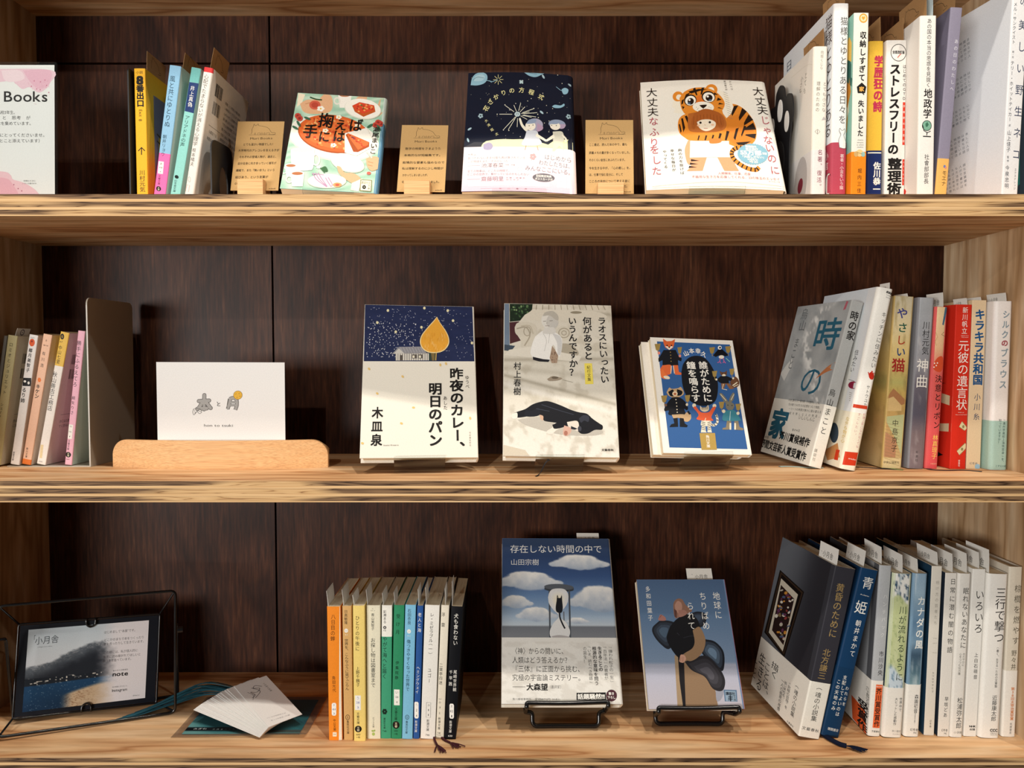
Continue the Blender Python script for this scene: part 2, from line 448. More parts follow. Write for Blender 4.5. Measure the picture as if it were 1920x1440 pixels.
M_WALL = plain('dark_wall', '#2b211c', 0.9)
def acrylic(name, tint, refl, diff=0.03):
    """thin clear sheet: mostly lets light straight through, a little mirror and haze"""
    m = bpy.data.materials.new(name); m.use_nodes = True; nt = m.node_tree; nt.nodes.remove(nt.nodes['Principled BSDF']); out = nt.nodes['Material Output']
    t = N(nt, 'ShaderNodeBsdfTransparent'); t.inputs[0].default_value = (*lin(tint), 1)
    g = N(nt, 'ShaderNodeBsdfGlossy'); g.inputs['Roughness'].default_value = 0.05
    d = N(nt, 'ShaderNodeBsdfDiffuse'); d.inputs[0].default_value = (0.8, 0.82, 0.82, 1)
    lw = N(nt, 'ShaderNodeLayerWeight', i_Blend=refl); a = N(nt, 'ShaderNodeMixShader'); b = N(nt, 'ShaderNodeMixShader'); b.inputs[0].default_value = diff
    nt.links.new(lw.outputs['Fresnel'], a.inputs[0]); nt.links.new(t.outputs[0], a.inputs[1]); nt.links.new(g.outputs[0], a.inputs[2])
    nt.links.new(a.outputs[0], b.inputs[1]); nt.links.new(d.outputs[0], b.inputs[2]); nt.links.new(b.outputs[0], out.inputs[0]); return m
M_ACRYLIC = acrylic('clear_acrylic', '#f8fafa', 0.08, 0.003)
M_LAMINATE = acrylic('clear_laminate', '#c9c3b8', 0.3, 0.06)
# ---------------------------------------------------------------- the bookcase
DEEP = 214.0; XL = -626.0; XR = 575.0; TH = 22.5
SH = {'t': 166.0, 'm': -134.5, 'b': -433.5}
case = empty('bookcase', (0, 0, -H0)); tag(case, 'tall open plywood bookcase with thick pine shelves and dark stained back boards', 'bookcase')
def case_part(mb, name, mats, smooth=None):
    o = mb.build(name, mats, case, smooth); o.location = (0, 0, H0 * S); return o
for z in (466.0, 166.0, -134.5, -433.5, -1060.0):
    b = MB(); z0 = z - TH
    b.box(XL, XR, 1.2, DEEP, z0, z, mat=0)
    # plies showing on the front edge: (share of thickness, kind)
    k = 0.0
    for share, kind in ((0.22, 0.5), (0.13, 1.0), (0.24, 0.0), (0.13, 1.0), (0.22, 0.5), (0.06, 1.0)):
        zt = z - TH * k; k += share; zb = z - TH * k
        y = 0.0 if kind > 0.8 else 0.25
        b.add([(XL, y, zb), (XR, y, zb), (XR, y, zt), (XL, y, zt)], [(0, 1, 2, 3)], (kind, kind, kind), 1)
        b.add([(XL, 0, zt), (XR, 0, zt), (XR, 1.2, zt), (XL, 1.2, zt)], [(0, 1, 2, 3)] if k < 0.3 else [], (1, 1, 1), 0)
    b.add([(XL, 0.1, z0), (XR, 0.1, z0), (XR, 1.2, z0), (XL, 1.2, z0)], [(3, 2, 1, 0)], (1, 1, 1), 0)
    case_part(b, 'shelf', [M_SHELF, M_EDGE])
for x0, x1 in ((XL - 24, XL), (XR, XR + 24)):
    b = MB(); b.box(x0, x1, -0.5, DEEP + 12, -H0, 490, mat=0); case_part(b, 'side_panel', M_SIDE)
for x0, x1 in ((XL, -320.6), (-318.0, XR)):
    for z0, z1 in ((-H0, 380.6), (383.4, 490)):
        b = MB(); b.box(x0, x1, DEEP, DEEP + 9, z0, z1); case_part(b, 'back_panel', M_BACK)
w = MB(); w.box(-2200, 2200, 232, 252, -H0, 1700); o = w.build('wall_back', M_WALL); o.location = (0, 0, H0 * S); tag(o, kind='structure')
w = MB(); w.box(-2200, 2200, -3200, 252, -H0 - 40, -H0); o = w.build('floor', M_FLOOR); o.location = (0, 0, H0 * S); tag(o, kind='structure')
# ---------------------------------------------------------------- books
ROOTM = {}
def place(o, M):
    o.matrix_world = M; ROOTM[o.name] = M
def world_child(mb, name, mats, parent, smooth=None):
    """geometry written in world mm, carried by a parent"""
    o = mb.build(name, mats, parent, smooth)
    o.matrix_parent_inverse = ROOTM[parent.name].inverted() @ Matrix.Translation((0, 0, H0 * S))
    return o

class Book:
    def __init__(s, t, h, w, rc=0.8, bulge=0.4, bow=0.0):
        s.t = t; s.h = h; s.w = w; s.rc = min(rc, t * 0.45); s.g = bulge; s.bow = bow
    def xf(s, y):
        y = np.asarray(y, float); d = np.clip(s.rc - y, 0, s.rc)
        return -s.t / 2 + s.rc - np.sqrt(np.maximum(s.rc ** 2 - d ** 2, 0)) - s.bow * np.sin(np.pi * np.clip(y / s.w, 0, 1)) ** 1.0
    def ys(s, x):
        x = np.clip(np.asarray(x, float), -s.t / 2 + 0.02, s.t / 2 - 0.02); d = np.clip(np.abs(x) - (s.t / 2 - s.rc), 0, s.rc)
        return s.rc - np.sqrt(np.maximum(s.rc ** 2 - d ** 2, 0)) - s.g * (1 - (2 * x / s.t) ** 2)
    def front(s, a, b, e): y = s.w - np.clip(a, 0.3, s.w - 0.45 * s.rc); b = np.clip(b, 0.2, s.h - 0.2); return np.stack([s.xk(y) - e, y, b], -1)
    def knots(s): return np.linspace(0, s.w, 15)
    def xk(s, y):
        if not s.bow: return s.xf(y)
        k = s.knots(); k = np.append(k, [s.rc, s.rc * .5, s.rc * .2]); k.sort(); return np.interp(y, k, s.xf(k))
    def spine(s, a, b, e):
        x = np.clip(a - s.t / 2, -s.t / 2 + 0.05, s.t / 2 - 0.05); return np.stack([x, s.ys(x) - e, np.clip(b, 0.2, s.h - 0.2)], -1)
    def back(s, a, b, e): a = np.clip(a, 0.5, s.w - 0.3); b = np.clip(b, 0.2, s.h - 0.2); return np.stack([s.t / 2 + e + 0 * a, a, b], -1)
    def wrap(s, mb, z0, z1, segs, th, off=0.0, front=None, back=None, mat=0, inner='#e9e4d8'):
        """a sheet folded round the book: front face, spine, back face"""
        T = s.t / 2; n = 10 if s.bow else 2
        ky = [y for y in s.knots()[::-1] if y > s.rc + .1] + [s.rc] if s.bow else np.linspace(s.w, s.rc, n)
        pf = [(float(s.xf(y)), y, 'f') for y in ky]
        arc = np.linspace(0, math.pi / 2, 9)[1:]
        pa = [(-T + s.rc - s.rc * math.cos(a), s.rc - s.rc * math.sin(a), 's') for a in arc]
        xs = np.linspace(-T + s.rc, T - s.rc, 15)[1:]
        ps = [(x, 0.0, 's') for x in xs]
        pb = [(-x, y, 's') for x, y, _ in reversed(pa[:-1])] + [(T, s.rc, 's'), (T, s.w, 'b')]
        prof = pf + pa + ps + pb
        P = []
        for x, y, k in prof:
            if y < s.rc + 1e-6: y = y - s.g * (1 - min(1, abs(x) / T) ** 2)
            P.append((x, y, k))
        P = np.array([(p[0], p[1]) for p in P]); kinds = [p[2] for p in prof]
        # outward normals
        d = np.gradient(P, axis=0); nn = np.stack([d[:, 1], -d[:, 0]], -1); nn /= np.linalg.norm(nn, axis=1)[:, None] + 1e-9
        nn[0] = (-1, 0); nn[-1] = (1, 0)
        O = P + nn * off; I = O - nn * th; m = len(O)
        for (a, b, col) in segs:
            za = z0 + (z1 - z0) * a; zb = z0 + (z1 - z0) * b
            for i in range(m - 1):
                k = kinds[i + 1]; c = front if (k == 'f' and front) else back if (k == 'b' and back) else col
                mb.add([(*O[i], za), (*O[i + 1], za), (*O[i + 1], zb), (*O[i], zb)], [(0, 1, 2, 3)], c, mat)
                mb.add([(*I[i], za), (*I[i + 1], za), (*I[i + 1], zb), (*I[i], zb)], [(3, 2, 1, 0)], inner, mat)
            for i in (0, m - 1):
                mb.add([(*O[i], za), (*I[i], za), (*I[i], zb), (*O[i], zb)], [(0, 1, 2, 3) if i else (3, 2, 1, 0)], col, mat)
            if b == segs[-1][1] or a == 0:
                for z, up in ((zb, b == segs[-1][1]), (za, False)):
                    if (z == zb and not up) or (z == za and a != 0): continue
                    for i in range(m - 1):
                        f = (0, 1, 2, 3); q = [(*O[i], z), (*O[i + 1], z), (*I[i + 1], z), (*I[i], z)]
                        mb.add(q, [f if up else f[::-1]], '#e4dccb' if th > 1.2 else col, mat)
    def pages(s, mb, hard, th):
        T = s.t / 2 - th - 0.05; i = 3.0 if hard else 0.6; y0 = max(2.0, s.rc * 0.7)
        if s.bow:
            ys = np.linspace(y0, s.w - i, 10); prof = [(T, y0), (T, s.w - i)] + [(float(s.xf(y)) + th + 0.1, y) for y in ys[::-1]]
            mb.extrude(prof, 2, i, s.h - i)
        else: mb.box(-T, T, y0, s.w - i, i, s.h - i)

BK = {}; PB = {}
def make_book(key, kind, label, group, bk, M, segs, front=None, back=None, hard=False, obi=None, mat=None,
              art=None, art_front=None, art_back=None, quad=None, fquad=None, bquad=None, b0=0.0):
    """kind: object name; art functions receive (A_cover, A_band) pickers"""
    mat = mat or M_JACKET
    r = empty(kind); place(r, M); tag(r, label, 'book', group)
    cover = MB(); th = 1.9 if hard else 0.45; band = MB() if obi else None
    bk.wrap(cover, 0, bk.h, segs, th, 0.0, front, back)
    if obi:
        oh, ocol = obi[0], obi[1]
        bk.wrap(band, 0.3, oh, [(0, 1, ocol)], 0.2, 0.28, obi[2] if len(obi) > 2 else None)
    def arts(w, h, fn, q, b0=0.0, curved=False):
        A = Art(cover, w, h, fn, q, b0, curved)
        B = Art(band, w, h, fn, q, b0, curved, e0=0.36) if obi else A
        if bk.bow: A.bend = B.bend = True
        return A, B
    if art is not None:
        A, B = arts(bk.t, bk.h, bk.spine, quad, b0, True)
        if callable(art): art(A, B)
        else:
            for it in art:
                op, args = it[0], it[1:]
                # what lies below the band's top edge is printed on the band
                if op in 'TH': pt = ((args[1] + args[3]) / 2, (args[2] + args[4]) / 2)
                elif op == 'R': pt = ((args[0] + args[2]) / 2, (args[1] + args[3]) / 2)
                elif op in 'EC': pt = (args[0], args[1]) if op == 'E' else (args[1], args[2])
                else: pt = args[0][0]
                Q = B if obi and A.xy([pt])[0][1] < obi[0] else A
                {'T': Q.T, 'H': Q.Hz, 'R': Q.R, 'E': Q.E, 'P': Q.P, 'L': Q.L, 'C': Q.C}[op](*args)
    if art_front: art_front(*arts(bk.w, bk.h, bk.front, fquad, 0.0, True))
    if art_back: art_back(*arts(bk.w, bk.h, bk.back, bquad, 0.0))
    cover.build('cover', mat, r, 40)
    pg = MB(); bk.pages(pg, hard, th); PB[key] = pg.build('page_block', M_PAGES, r)
    if obi: band.build('paper_band', M_JACKET, r, 40)
    BK[key] = (r, bk, M)
    return r

def upright(key, sh, x, y, t, h, lean, w, kind, label, group, segs, yaw=0.0, lift=0.0, rc=0.8, bulge=0.4, **kw):
    bk = Book(t, h, w, rc, bulge); a = rad(lean)
    z = SH[sh] + lift + t / 2 * abs(math.sin(a)) + 0.15 + (0.5 if kw.get('obi') else 0) * abs(math.sin(a))
    M = Matrix.Translation((x * S, y * S, (z + H0) * S)) @ Matrix.Rotation(rad(yaw), 4, 'Z') @ Matrix.Rotation(a, 4, 'Y')
    return make_book(key, kind, label, group, bk, M, segs, **kw)

def faceM(o, yaw, tilt, roll):
    return (Matrix.Translation((o[0] * S, o[1] * S, (o[2] + H0) * S)) @ Matrix.Rotation(rad(yaw), 4, 'Z')
            @ Matrix.Rotation(-rad(tilt), 4, 'X') @ Matrix.Rotation(rad(roll), 4, 'Y'))
def faceout(key, o, yaw, tilt, roll, W, H, t, kind, label, group, segs, rc=0.8, bulge=0.4, bow=0.0, **kw):
    bk = Book(t, H, W, rc, bulge, bow)
    M = faceM(o, yaw, tilt, roll) @ Matrix(((0, -1, 0, W / 2 * S), (1, 0, 0, t / 2 * S), (0, 0, 1, 0), (0, 0, 0, 1)))
    return make_book(key, kind, label, group, bk, M, segs, **kw)

def q4(*p): return list(p)     # TL, TR, BL, BR
one = lambda c: [(0, 1, c)]
K = '#1f1d1c'; W_ = '#f3efe6'
def pill(x, y, w, h, texts, tcol='#23406a', fill='#f6f2ea'):
    """the small shelf-mark label on a pocket paperback's spine"""
    out = [('P', [(x - w / 2, y - h / 2 + w * .3), (x - w * .3, y - h / 2), (x + w * .3, y - h / 2), (x + w / 2, y - h / 2 + w * .3),
                  (x + w / 2, y + h / 2 - w * .3), (x + w * .3, y + h / 2), (x - w * .3, y + h / 2), (x - w / 2, y + h / 2 - w * .3)], fill)]
    n = len(texts)
    for i, t in enumerate(texts):
        yy = y - h / 2 + h * (i + .5) / n; hw = min(w * .36, w * .2 * len(t))
        out.append(('H', t, x - hw, yy, x + hw, yy, h / n * .62, tcol))
    return out
def emblem(x, y, w, h): return [('E', x, y, w / 2, h / 2, '#17130f'), ('T', '文春', x, y - h * .36, x, y + h * .36, w * .42, '#efe3c0')]

# ------------------------------------------------ eleven pocket paperbacks, bottom shelf
G = 'pocket paperbacks standing on the bottom shelf'
def B0(l0, l1, r0, r1, yt, yb): return q4((l0, yt), (r0, yt), (l1, yb), (r1, yb))
bunko = [
 ('b1', -197.9, 36.4, 15.0, 152.0, -0.30, 'pocket paperback with bright orange spine, first of the bottom row', one('#f08a24'), B0(90, 103, 190, 212, 310, 1312),
  [('R', 184, 312, 212, 1312, '#efe4cf'), ('T', '八日目の蝉', 138, 360, 133, 552, 36, '#4a2708'), ('T', '角田光代', 141, 805, 146, 930, 28, '#4a2708')] + pill(144, 1062, 36, 100, ['か', '61', '3'])
  + [('T', '中公文庫', 148, 1138, 150, 1235, 23, '#4a2708'), ('R', 134, 1246, 166, 1280, '#f6e8cc'), ('H', '590', 138, 1263, 162, 1263, 18, '#4a2708')]),
 ('b2', -183.6, 36.9, 10.2, 152.5, -0.20, 'thin tan spine pocket paperback between the orange one and the yellow one', one('#d6a86a'), B0(202, 222, 278, 285, 305, 1310),
  [('T', '日高敏隆', 233, 338, 234, 465, 28, K), ('E', 236, 518, 15, 17, W_), ('C', 'ひ', 236, 518, 20, '#a8752f'), ('H', '3-1', 226, 552, 248, 552, 12, W_), ('T', '世界を、こんなふうに見てごらん', 237, 585, 245, 978, 31, K),
   ('E', 248, 1163, 14, 16, K, 0, 20, 3), ('C', 'S', 248, 1163, 22, K), ('T', '集英社文庫', 249, 1183, 251, 1272, 18, K)]),
 ('b3', -170.5, 34.7, 12.9, 153.6, 0.0, 'pale yellow spine pocket paperback with a white shelf mark label', one('#efd27a'), B0(285, 296, 375, 382, 303, 1318),
  [('T', 'ひとりの午後に', 321, 378, 321, 652, 34, K), ('T', '上野千鶴子', 323, 768, 326, 920, 29, K), ('R', 303, 984, 347, 1092, W_), ('H', 'う', 314, 1003, 336, 1003, 24, '#3546a0'),
   ('H', '28', 312, 1036, 338, 1036, 22, '#3546a0'), ('H', '3', 318, 1072, 332, 1072, 22, '#3546a0'), ('T', '文春文庫', 326, 1108, 328, 1195, 23, K)] + emblem(328, 1230, 52, 48) + [('H', '610', 312, 1270, 344, 1270, 18, K), ('H', '+税', 312, 1290, 344, 1290, 14, K)]),
 ('b4', -155.9, 39.8, 15.3, 152.3, 0.27, 'cream spine pocket paperback with a small green plant mark at its foot', one('#e6dfc6'), B0(385, 394, 495, 492, 300, 1300),
  [('H', 'あ', 428, 328, 442, 328, 12, '#8a8674'), ('H', '12-1', 418, 344, 454, 344, 10, '#8a8674'), ('T', '青山美智子', 436, 365, 437, 505, 27, K), ('T', 'お探し物は図書室まで', 438, 563, 440, 942, 38, K), ('T', 'ポプラ文庫', 441, 1152, 442, 1225, 15, '#6f6a58'),
   ('E', 435, 1247, 8, 6, '#9fb35c', 30), ('E', 448, 1245, 8, 6, '#9fb35c', -30), ('E', 442, 1268, 11, 11, '#a9bd66')]),
 ('b5', -142.1, 40.4, 11.5, 152.1, 0.82, 'pocket paperback with white top over a mid green spine', [(0, .765, '#419c76'), (.765, 1, '#efebe0')], B0(497, 497, 583, 568, 300, 1298),
  [('T', '彩瀬まる', 522, 343, 522, 460, 29, K), ('E', 522, 494, 13, 13, K), ('C', 'あ', 522, 494, 18, W_), ('H', '12', 512, 518, 534, 518, 18, K), ('T', 'やがて海へと届く', 524, 568, 520, 897, 38, '#143025')]
  + [('E', 523 + 11 * math.cos(a), 1125 + 12 * math.sin(a), 8, 8, '#12261d') for a in np.linspace(0, 6.28, 7)] + [('T', '講談社文庫', 522, 1165, 522, 1238, 15, '#12261d'), ('H', '748', 508, 1252, 536, 1252, 14, '#12261d')]),
 ('b6', -130.2, 39.8, 11.6, 152.4, 1.5, 'deep green spine pocket paperback with a white rectangular label', one('#2f8a60'), B0(590, 572, 677, 645, 300, 1300),
  [('T', '受け月', 627, 362, 619, 562, 35, '#10241a'), ('T', '伊集院静', 617, 755, 610, 902, 27, '#10241a'), ('R', 591, 970, 633, 1080, W_), ('H', 'い', 600, 990, 624, 990, 22, K), ('H', '26', 600, 1022, 624, 1022, 20, K),
   ('H', '4', 606, 1058, 618, 1058, 22, K), ('T', '文春文庫', 607, 1094, 605, 1182, 22, '#10241a')] + emblem(606, 1212, 50, 50) + [('H', '500', 592, 1250, 618, 1250, 16, '#10241a'), ('H', '+税', 592, 1270, 618, 1270, 13, '#10241a')]),
 ('b7', -118.0, 39.2, 11.8, 152.9, 1.75, 'light blue spine pocket paperback beside the deep green one', one('#7fbcdb'), B0(680, 660, 765, 735, 298, 1302),
  [('T', '石田衣良', 714, 330, 711, 462, 30, K), ('E', 710, 516, 15, 17, W_), ('C', 'い', 710, 516, 20, '#3a80a8'), ('H', '16-3', 698, 552, 722, 552, 11, W_), ('T', '傷つきやすくなった世界で', 708, 580, 699, 972, 32, '#15303e'),
   ('E', 697, 1155, 13, 15, K, 0, 20, 3), ('C', 'S', 697, 1155, 22, K), ('T', '集英社文庫', 695, 1178, 692, 1268, 18, K)]),
 ('b8', -107.9, 39.8, 6.8, 151.9, 2.0, 'very thin navy blue spine pocket paperback in the bottom row', one('#2a5597'), B0(768, 735, 815, 780, 303, 1300),
  [('T', '老人と海', 788, 353, 783, 512, 30, W_), ('T', 'ヘミングウェイ', 775, 763, 764, 972, 27, W_)] + pill(760, 1092, 32, 122, ['ヘ', '2', '4'], K) + [('T', '新潮文庫', 758, 1166, 755, 1255, 20, W_)]),
 ('b9', -94.9, 39.2, 16.4, 152.6, 2.2, 'thick white spine pocket paperback with a thin outlined label', one('#ebe7df'), B0(820, 790, 935, 900, 300, 1302),
  [('T', 'レ・ミゼラブル（一）', 876, 358, 862, 685, 34, K), ('T', 'ユゴー', 858, 778, 855, 895, 31, K), ('L', [(834, 1038), (868, 1038), (866, 1148), (832, 1148), (834, 1038)], 2, '#555'), ('H', 'ユ', 841, 1056, 861, 1056, 18, K), ('H', '1', 846, 1092, 855, 1092, 20, K), ('H', '1', 845, 1128, 854, 1128, 20, K),
   ('T', '新潮文庫', 847, 1160, 844, 1247, 23, K), ('H', '790', 828, 1275, 858, 1275, 20, K)]),
 ('b10', -81.4, 39.8, 9.0, 152.4, 2.55, 'narrow cream spine pocket paperback just before the black one', one('#e6ddca'), B0(940, 903, 1005, 962, 300, 1300),
  [('T', '浮雲', 957, 335, 955, 500, 32, K), ('T', '二葉亭四迷', 941, 755, 937, 918, 28, K), ('L', [(922, 1022), (945, 1022)], 2, '#555'), ('H', 'ふ', 922, 1045, 942, 1045, 18, K), ('H', '3', 926, 1082, 938, 1082, 18, K), ('H', '2', 924, 1122, 936, 1122, 18, K),
   ('T', '新潮文庫', 930, 1150, 926, 1240, 20, K), ('H', '740', 912, 1262, 940, 1262, 18, K), ('L', [(908, 1276), (942, 1276)], 2, K)]),
 ('b11', -69.6, 38.4, 12.8, 151.5, 3.1, 'black spine pocket paperback at the right end of the bottom row', one('#0e0f14'), B0(1013, 963, 1100, 1050, 310, 1305),
  [('T', '犬も食わない', 1051, 362, 1044, 602, 36, W_), ('T', '尾崎世界観', 1045, 783, 1039, 947, 28, W_), ('T', '千早茜', 1013, 780, 1007, 912, 28, W_)] + pill(1018, 1094, 34, 112, ['お', '112', '1'], K) + [('T', '新潮文庫', 1011, 1164, 1007, 1258, 22, W_), ('H', '630', 990, 1280, 1024, 1280, 18, W_)]),
]
for k, x, y, t, h, ln, lab, segs, q, art in bunko:
    upright(k, 'b', x, y, t, h, ln, 106, 'pocket_paperback', lab, G, segs, quad=q, art=art, rc=0.5, bulge=0.5)

# ------------------------------------------------ bottom shelf, right-hand books
G = 'hardback novels at the right end of the bottom shelf'
def a_front(A, B):
    A.grid([(235, 55), (557, 232), (15, 1000), (320, 1325)], 12, 20, lambda U, V: mixc(mixc(hexv('#64686f'), hexv('#35363c'), sstep(0.1, 0.75, U * .8 + V * .25)), hexv('#2c2b30'), sstep(.4, .9, U)))
    A.P([(215, 258), (365, 395), (235, 815), (108, 655)], '#1b1512'); A.P([(220, 272), (356, 398), (232, 795), (120, 652)], '#3a2a1e'); A.P([(225, 285), (348, 402), (231, 778), (128, 655)], '#15100e')
    A.P([(222, 312), (326, 412), (225, 775), (137, 655)], '#c9c0ae'); A.P([(220, 352), (303, 440), (230, 735), (158, 640)], '#2a1c1a')
    for i in range(46):
        u, v = random.random(), random.random(); x = 222 - 62 * v + 82 * u; y = 365 + 268 * v + 85 * u
        A.E(x, y, random.uniform(4, 11), random.uniform(5, 15), random.choice(['#8d3d3a', '#c98a3c', '#4b5a7a', '#b9b2a2', '#5f3350', '#7d6a4c', '#d7d0c2']), random.uniform(0, 90), 7)
    for t, p in (('描く', (178, 850, 166, 955)), ('ことは、', (130, 850, 100, 1085)), ('生きる', (100, 790, 62, 1040)), ('こと', (52, 840, 34, 960))): B.T(t, *p, 52 if t == '描く' else 44 if t != 'こと' else 30, K)
    B.T('（魂の小説集', 318, 985, 280, 1200, 26, K); B.T('“究極の孤独”を', 270, 975, 240, 1150, 20, K); B.T('追い求める、', 243, 968, 222, 1090, 20, K); B.T('一人の画家の肖像', 226, 955, 192, 1165, 20, K)
    B.Hz('文藝春秋', 246, 1228, 290, 1268, 16, K)
upright('A', 'b', 333.3, 36.7, 24.5, 196.2, 11.6, 130, 'hardcover_book', 'leaning dark charcoal hardback with a framed picture on its front and white paper band', G, one('#35343b'), yaw=5.0, hard=True, rc=1.6, bulge=0.4,
        front='#3a3a40', obi=(64, '#ece7db'), quad=q4((557, 232), (665, 250), (320, 1325), (410, 1333)), fquad=q4((235, 55), (557, 232), (15, 1000), (320, 1325)), art_front=a_front,
        art=[('T', '黄昏のために', 577, 360, 505, 740, 46, '#a98d5a'), ('T', '北方謙三', 478, 812, 437, 1002, 40, '#a98d5a'), ('T', '（魂の小説集', 428, 1040, 388, 1240, 29, K), ('H', '文藝春秋', 335, 1277, 412, 1290, 18, K)])
upright('B', 'b', 358.5, 40.6, 21.0, 194.7, 12.6, 130, 'hardcover_book', 'leaning navy blue hardback with large white characters on its spine', G, one('#163a5e'), yaw=3.0, hard=True, rc=2.0, bulge=1.0,
        front='#122c48', quad=q4((690, 235), (825, 262), (425, 1310), (550, 1325)), obi=(80, '#153758'),
        art=[('C', '青', 741, 345, 88, W_), ('C', '姫', 692, 510, 92, W_), ('H', 'Aohime', 684, 420, 752, 436, 11, W_), ('T', '朝井まかて', 678, 590, 628, 835, 44, W_), ('T', 'われらを', 603, 1012, 575, 1138, 26, W_), ('T', '支配してよいのは', 585, 945, 530, 1198, 30, W_),
             ('T', 'この天地のみ', 541, 972, 501, 1165, 30, W_), ('H', '徳間書店', 468, 1270, 545, 1282, 18, W_)])
def c_front(A, B):
    A.grid([(-90, 60), (100, 205), (-165, 1120), (25, 1303)], 8, 4, lambda U, V: mixc(hexv('#3c3b3f'), hexv('#9fa1a4'), sstep(.5, 1, U)))
    B.P([(-30, 1090), (20, 1150), (20, 1305), (-30, 1240)], '#e4602f'); B.T('受賞作', 14, 1090, 5, 1290, 40, K, .03); B.vscribble(60, 1000, 52, 1200, 14, K); B.vscribble(35, 990, 28, 1180, 14, K)
upright('C', 'b', 410.2, 44.9, 13.6, 195.8, 2.87, 130, 'hardcover_book', 'grey hardback with an orange panel on its white band, beside the navy one', G, one('#b4b6b8'), hard=True, rc=1.6, bulge=0.8,
        front='#57585c', obi=(64, '#efeae0'), quad=q4((100, 205), (182, 212), (25, 1303), (100, 1308)), fquad=q4((-90, 60), (100, 205), (-165, 1120), (25, 1303)), art_front=c_front,
        art=[('T', 'ハンチバック', 137, 395, 112, 702, 30, '#dcdcda'), ('T', '市川沙央', 110, 778, 99, 938, 34, K), ('P', [(74, 990), (118, 995), (98, 1258), (52, 1253)], '#ec6a38'), ('H', '第169回', 74, 1003, 114, 1006, 9, W_), ('T', '芥川賞受賞作', 93, 1013, 77, 1252, 38, K, .02), ('H', '文藝春秋', 46, 1273, 98, 1280, 13, K)])
def d_art(A, B):
    q = [(188, 252), (308, 270), (110, 1310), (245, 1318)]
    def f(U, V):
        n = vnoise(U * 1.2 + V, V * 2.2, 4, 3); w = np.sin(18 * (n + V * 1.1 - U * .35))
        sw = mixc(mixc(hexv('#e9e8e2'), hexv('#2f4b63'), sstep(.55, .95, w)), hexv('#8aa0ae'), sstep(.75, 1, np.cos(9 * n)) * .6)
        gr = mixc(mixc(hexv('#aeb97f'), hexv('#cdd3a5'), n * 1.2), hexv('#8fa06b'), sstep(.8, 1, w) * .5)
        bl = mixc(hexv('#c9d6de'), hexv('#7f99ad'), sstep(.3, .9, w))
        t1 = sstep(.15, .17, V + .03 * np.sin(U * 5)); t2 = sstep(.58, .62, V + .04 * np.sin(U * 4 + 1))
        return mixc(mixc(sw, gr, t1), bl, t2)
    A.grid(q, 14, 120, f)
    A.T('川が流れるように', 250, 448, 224, 928, 50, '#1f3328'); B.T('世界中で', 238, 1033, 232, 1132, 21, K); B.T('大ヒットした感動作', 206, 1033, 193, 1228, 22, K); B.Hz('早川書房', 173, 1266, 240, 1272, 18, '#9a958c'); B.Hz('KAORU', 180, 1288, 232, 1292, 11, '#9a958c')
upright('D', 'b', 429.4, 42.0, 21.6, 187.4, 2.5, 128, 'softcover_book', 'book with green and white marbled spine above a white band', G, one('#c8cfaf'), rc=3.0, bulge=0.8, front='#26364a', obi=(57, '#eee9df'), quad=q4((188, 252), (308, 270), (110, 1310), (245, 1318)), art=d_art)
def e_art(A, B):
    q = [(318, 258), (410, 262), (255, 1305), (357, 1312)]
    def f(U, V):
        n = vnoise(U * 1.5, V * 3, 3, 5); c = ramp(V, [(0, '#8fa9bf'), (.12, '#9db7c9'), (.3, '#5b7a96'), (.42, '#7896ad'), (.5, '#3f566a'), (.6, '#54717f'), (.7, '#86a5ab')])
        return mixc(c, hexv('#d8dfe2'), sstep(.55, .85, n) * .7)
    A.grid(q, 10, 90, f); A.T('カナダの風', 372, 388, 354, 722, 54, '#f2f0e8', .015); B.T('森園初音', 341, 1013, 332, 1142, 29, K); B.vscribble(331, 1140, 326, 1215, 10, '#666'); B.Hz('幻冬舎', 295, 1255, 352, 1262, 22, K); B.Hz('MC', 318, 1280, 345, 1284, 16, K)
upright('E', 'b', 452.2, 43.9, 16.6, 186.9, 1.9, 128, 'softcover_book', 'blue cloud patterned spine with white characters and white band', G, one('#7d9cb5'), rc=2.5, bulge=0.6, front='#1d3a50', obi=(60, '#efebe2'), quad=q4((318, 258), (410, 262), (255, 1305), (357, 1312)), art=e_art)
upright('F', 'b', 474.0, 47.0, 11.5, 194.4, 1.4, 128, 'hardcover_book', 'thin cream spine hardback with navy front cover', G, one('#e3dccf'), hard=True, rc=0.6, bulge=0.2, front='#1f3c52',
        quad=q4((425, 208), (500, 210), (378, 1293), (443, 1295)), art=[('T', '明け方の若者たち', 466, 308, 449, 625, 25, '#a49d92'), ('H', 'THE', 432, 708, 460, 708, 9, '#a49d92'), ('H', 'END OF', 432, 740, 462, 740, 8, '#a49d92'), ('H', 'THE NIGHT', 428, 800, 462, 802, 8, '#a49d92'), ('T', 'カツセマサヒコ', 436, 918, 431, 1048, 15, '#5a564e'), ('T', '幻冬舎', 421, 1205, 418, 1252, 14, '#5a564e')])
upright('G', 'b', 488.6, 44.2, 12.6, 187.4, 1.4, 128, 'softcover_book', 'narrow white spine book with a dark slate front, sixth from the wall', G, one('#e8e3da'), rc=0.6, bulge=0.2, front='#262f3b',
        quad=q4((515, 255), (592, 258), (466, 1305), (541, 1310)), art=[('T', '日常に潜む闇の物語', 567, 285, 543, 782, 40, K), ('T', '早坂どあ', 526, 1053, 514, 1188, 29, K), ('H', '幻冬舎', 490, 1266, 532, 1270, 18, K), ('H', 'MC', 508, 1288, 528, 1290, 14, K)])
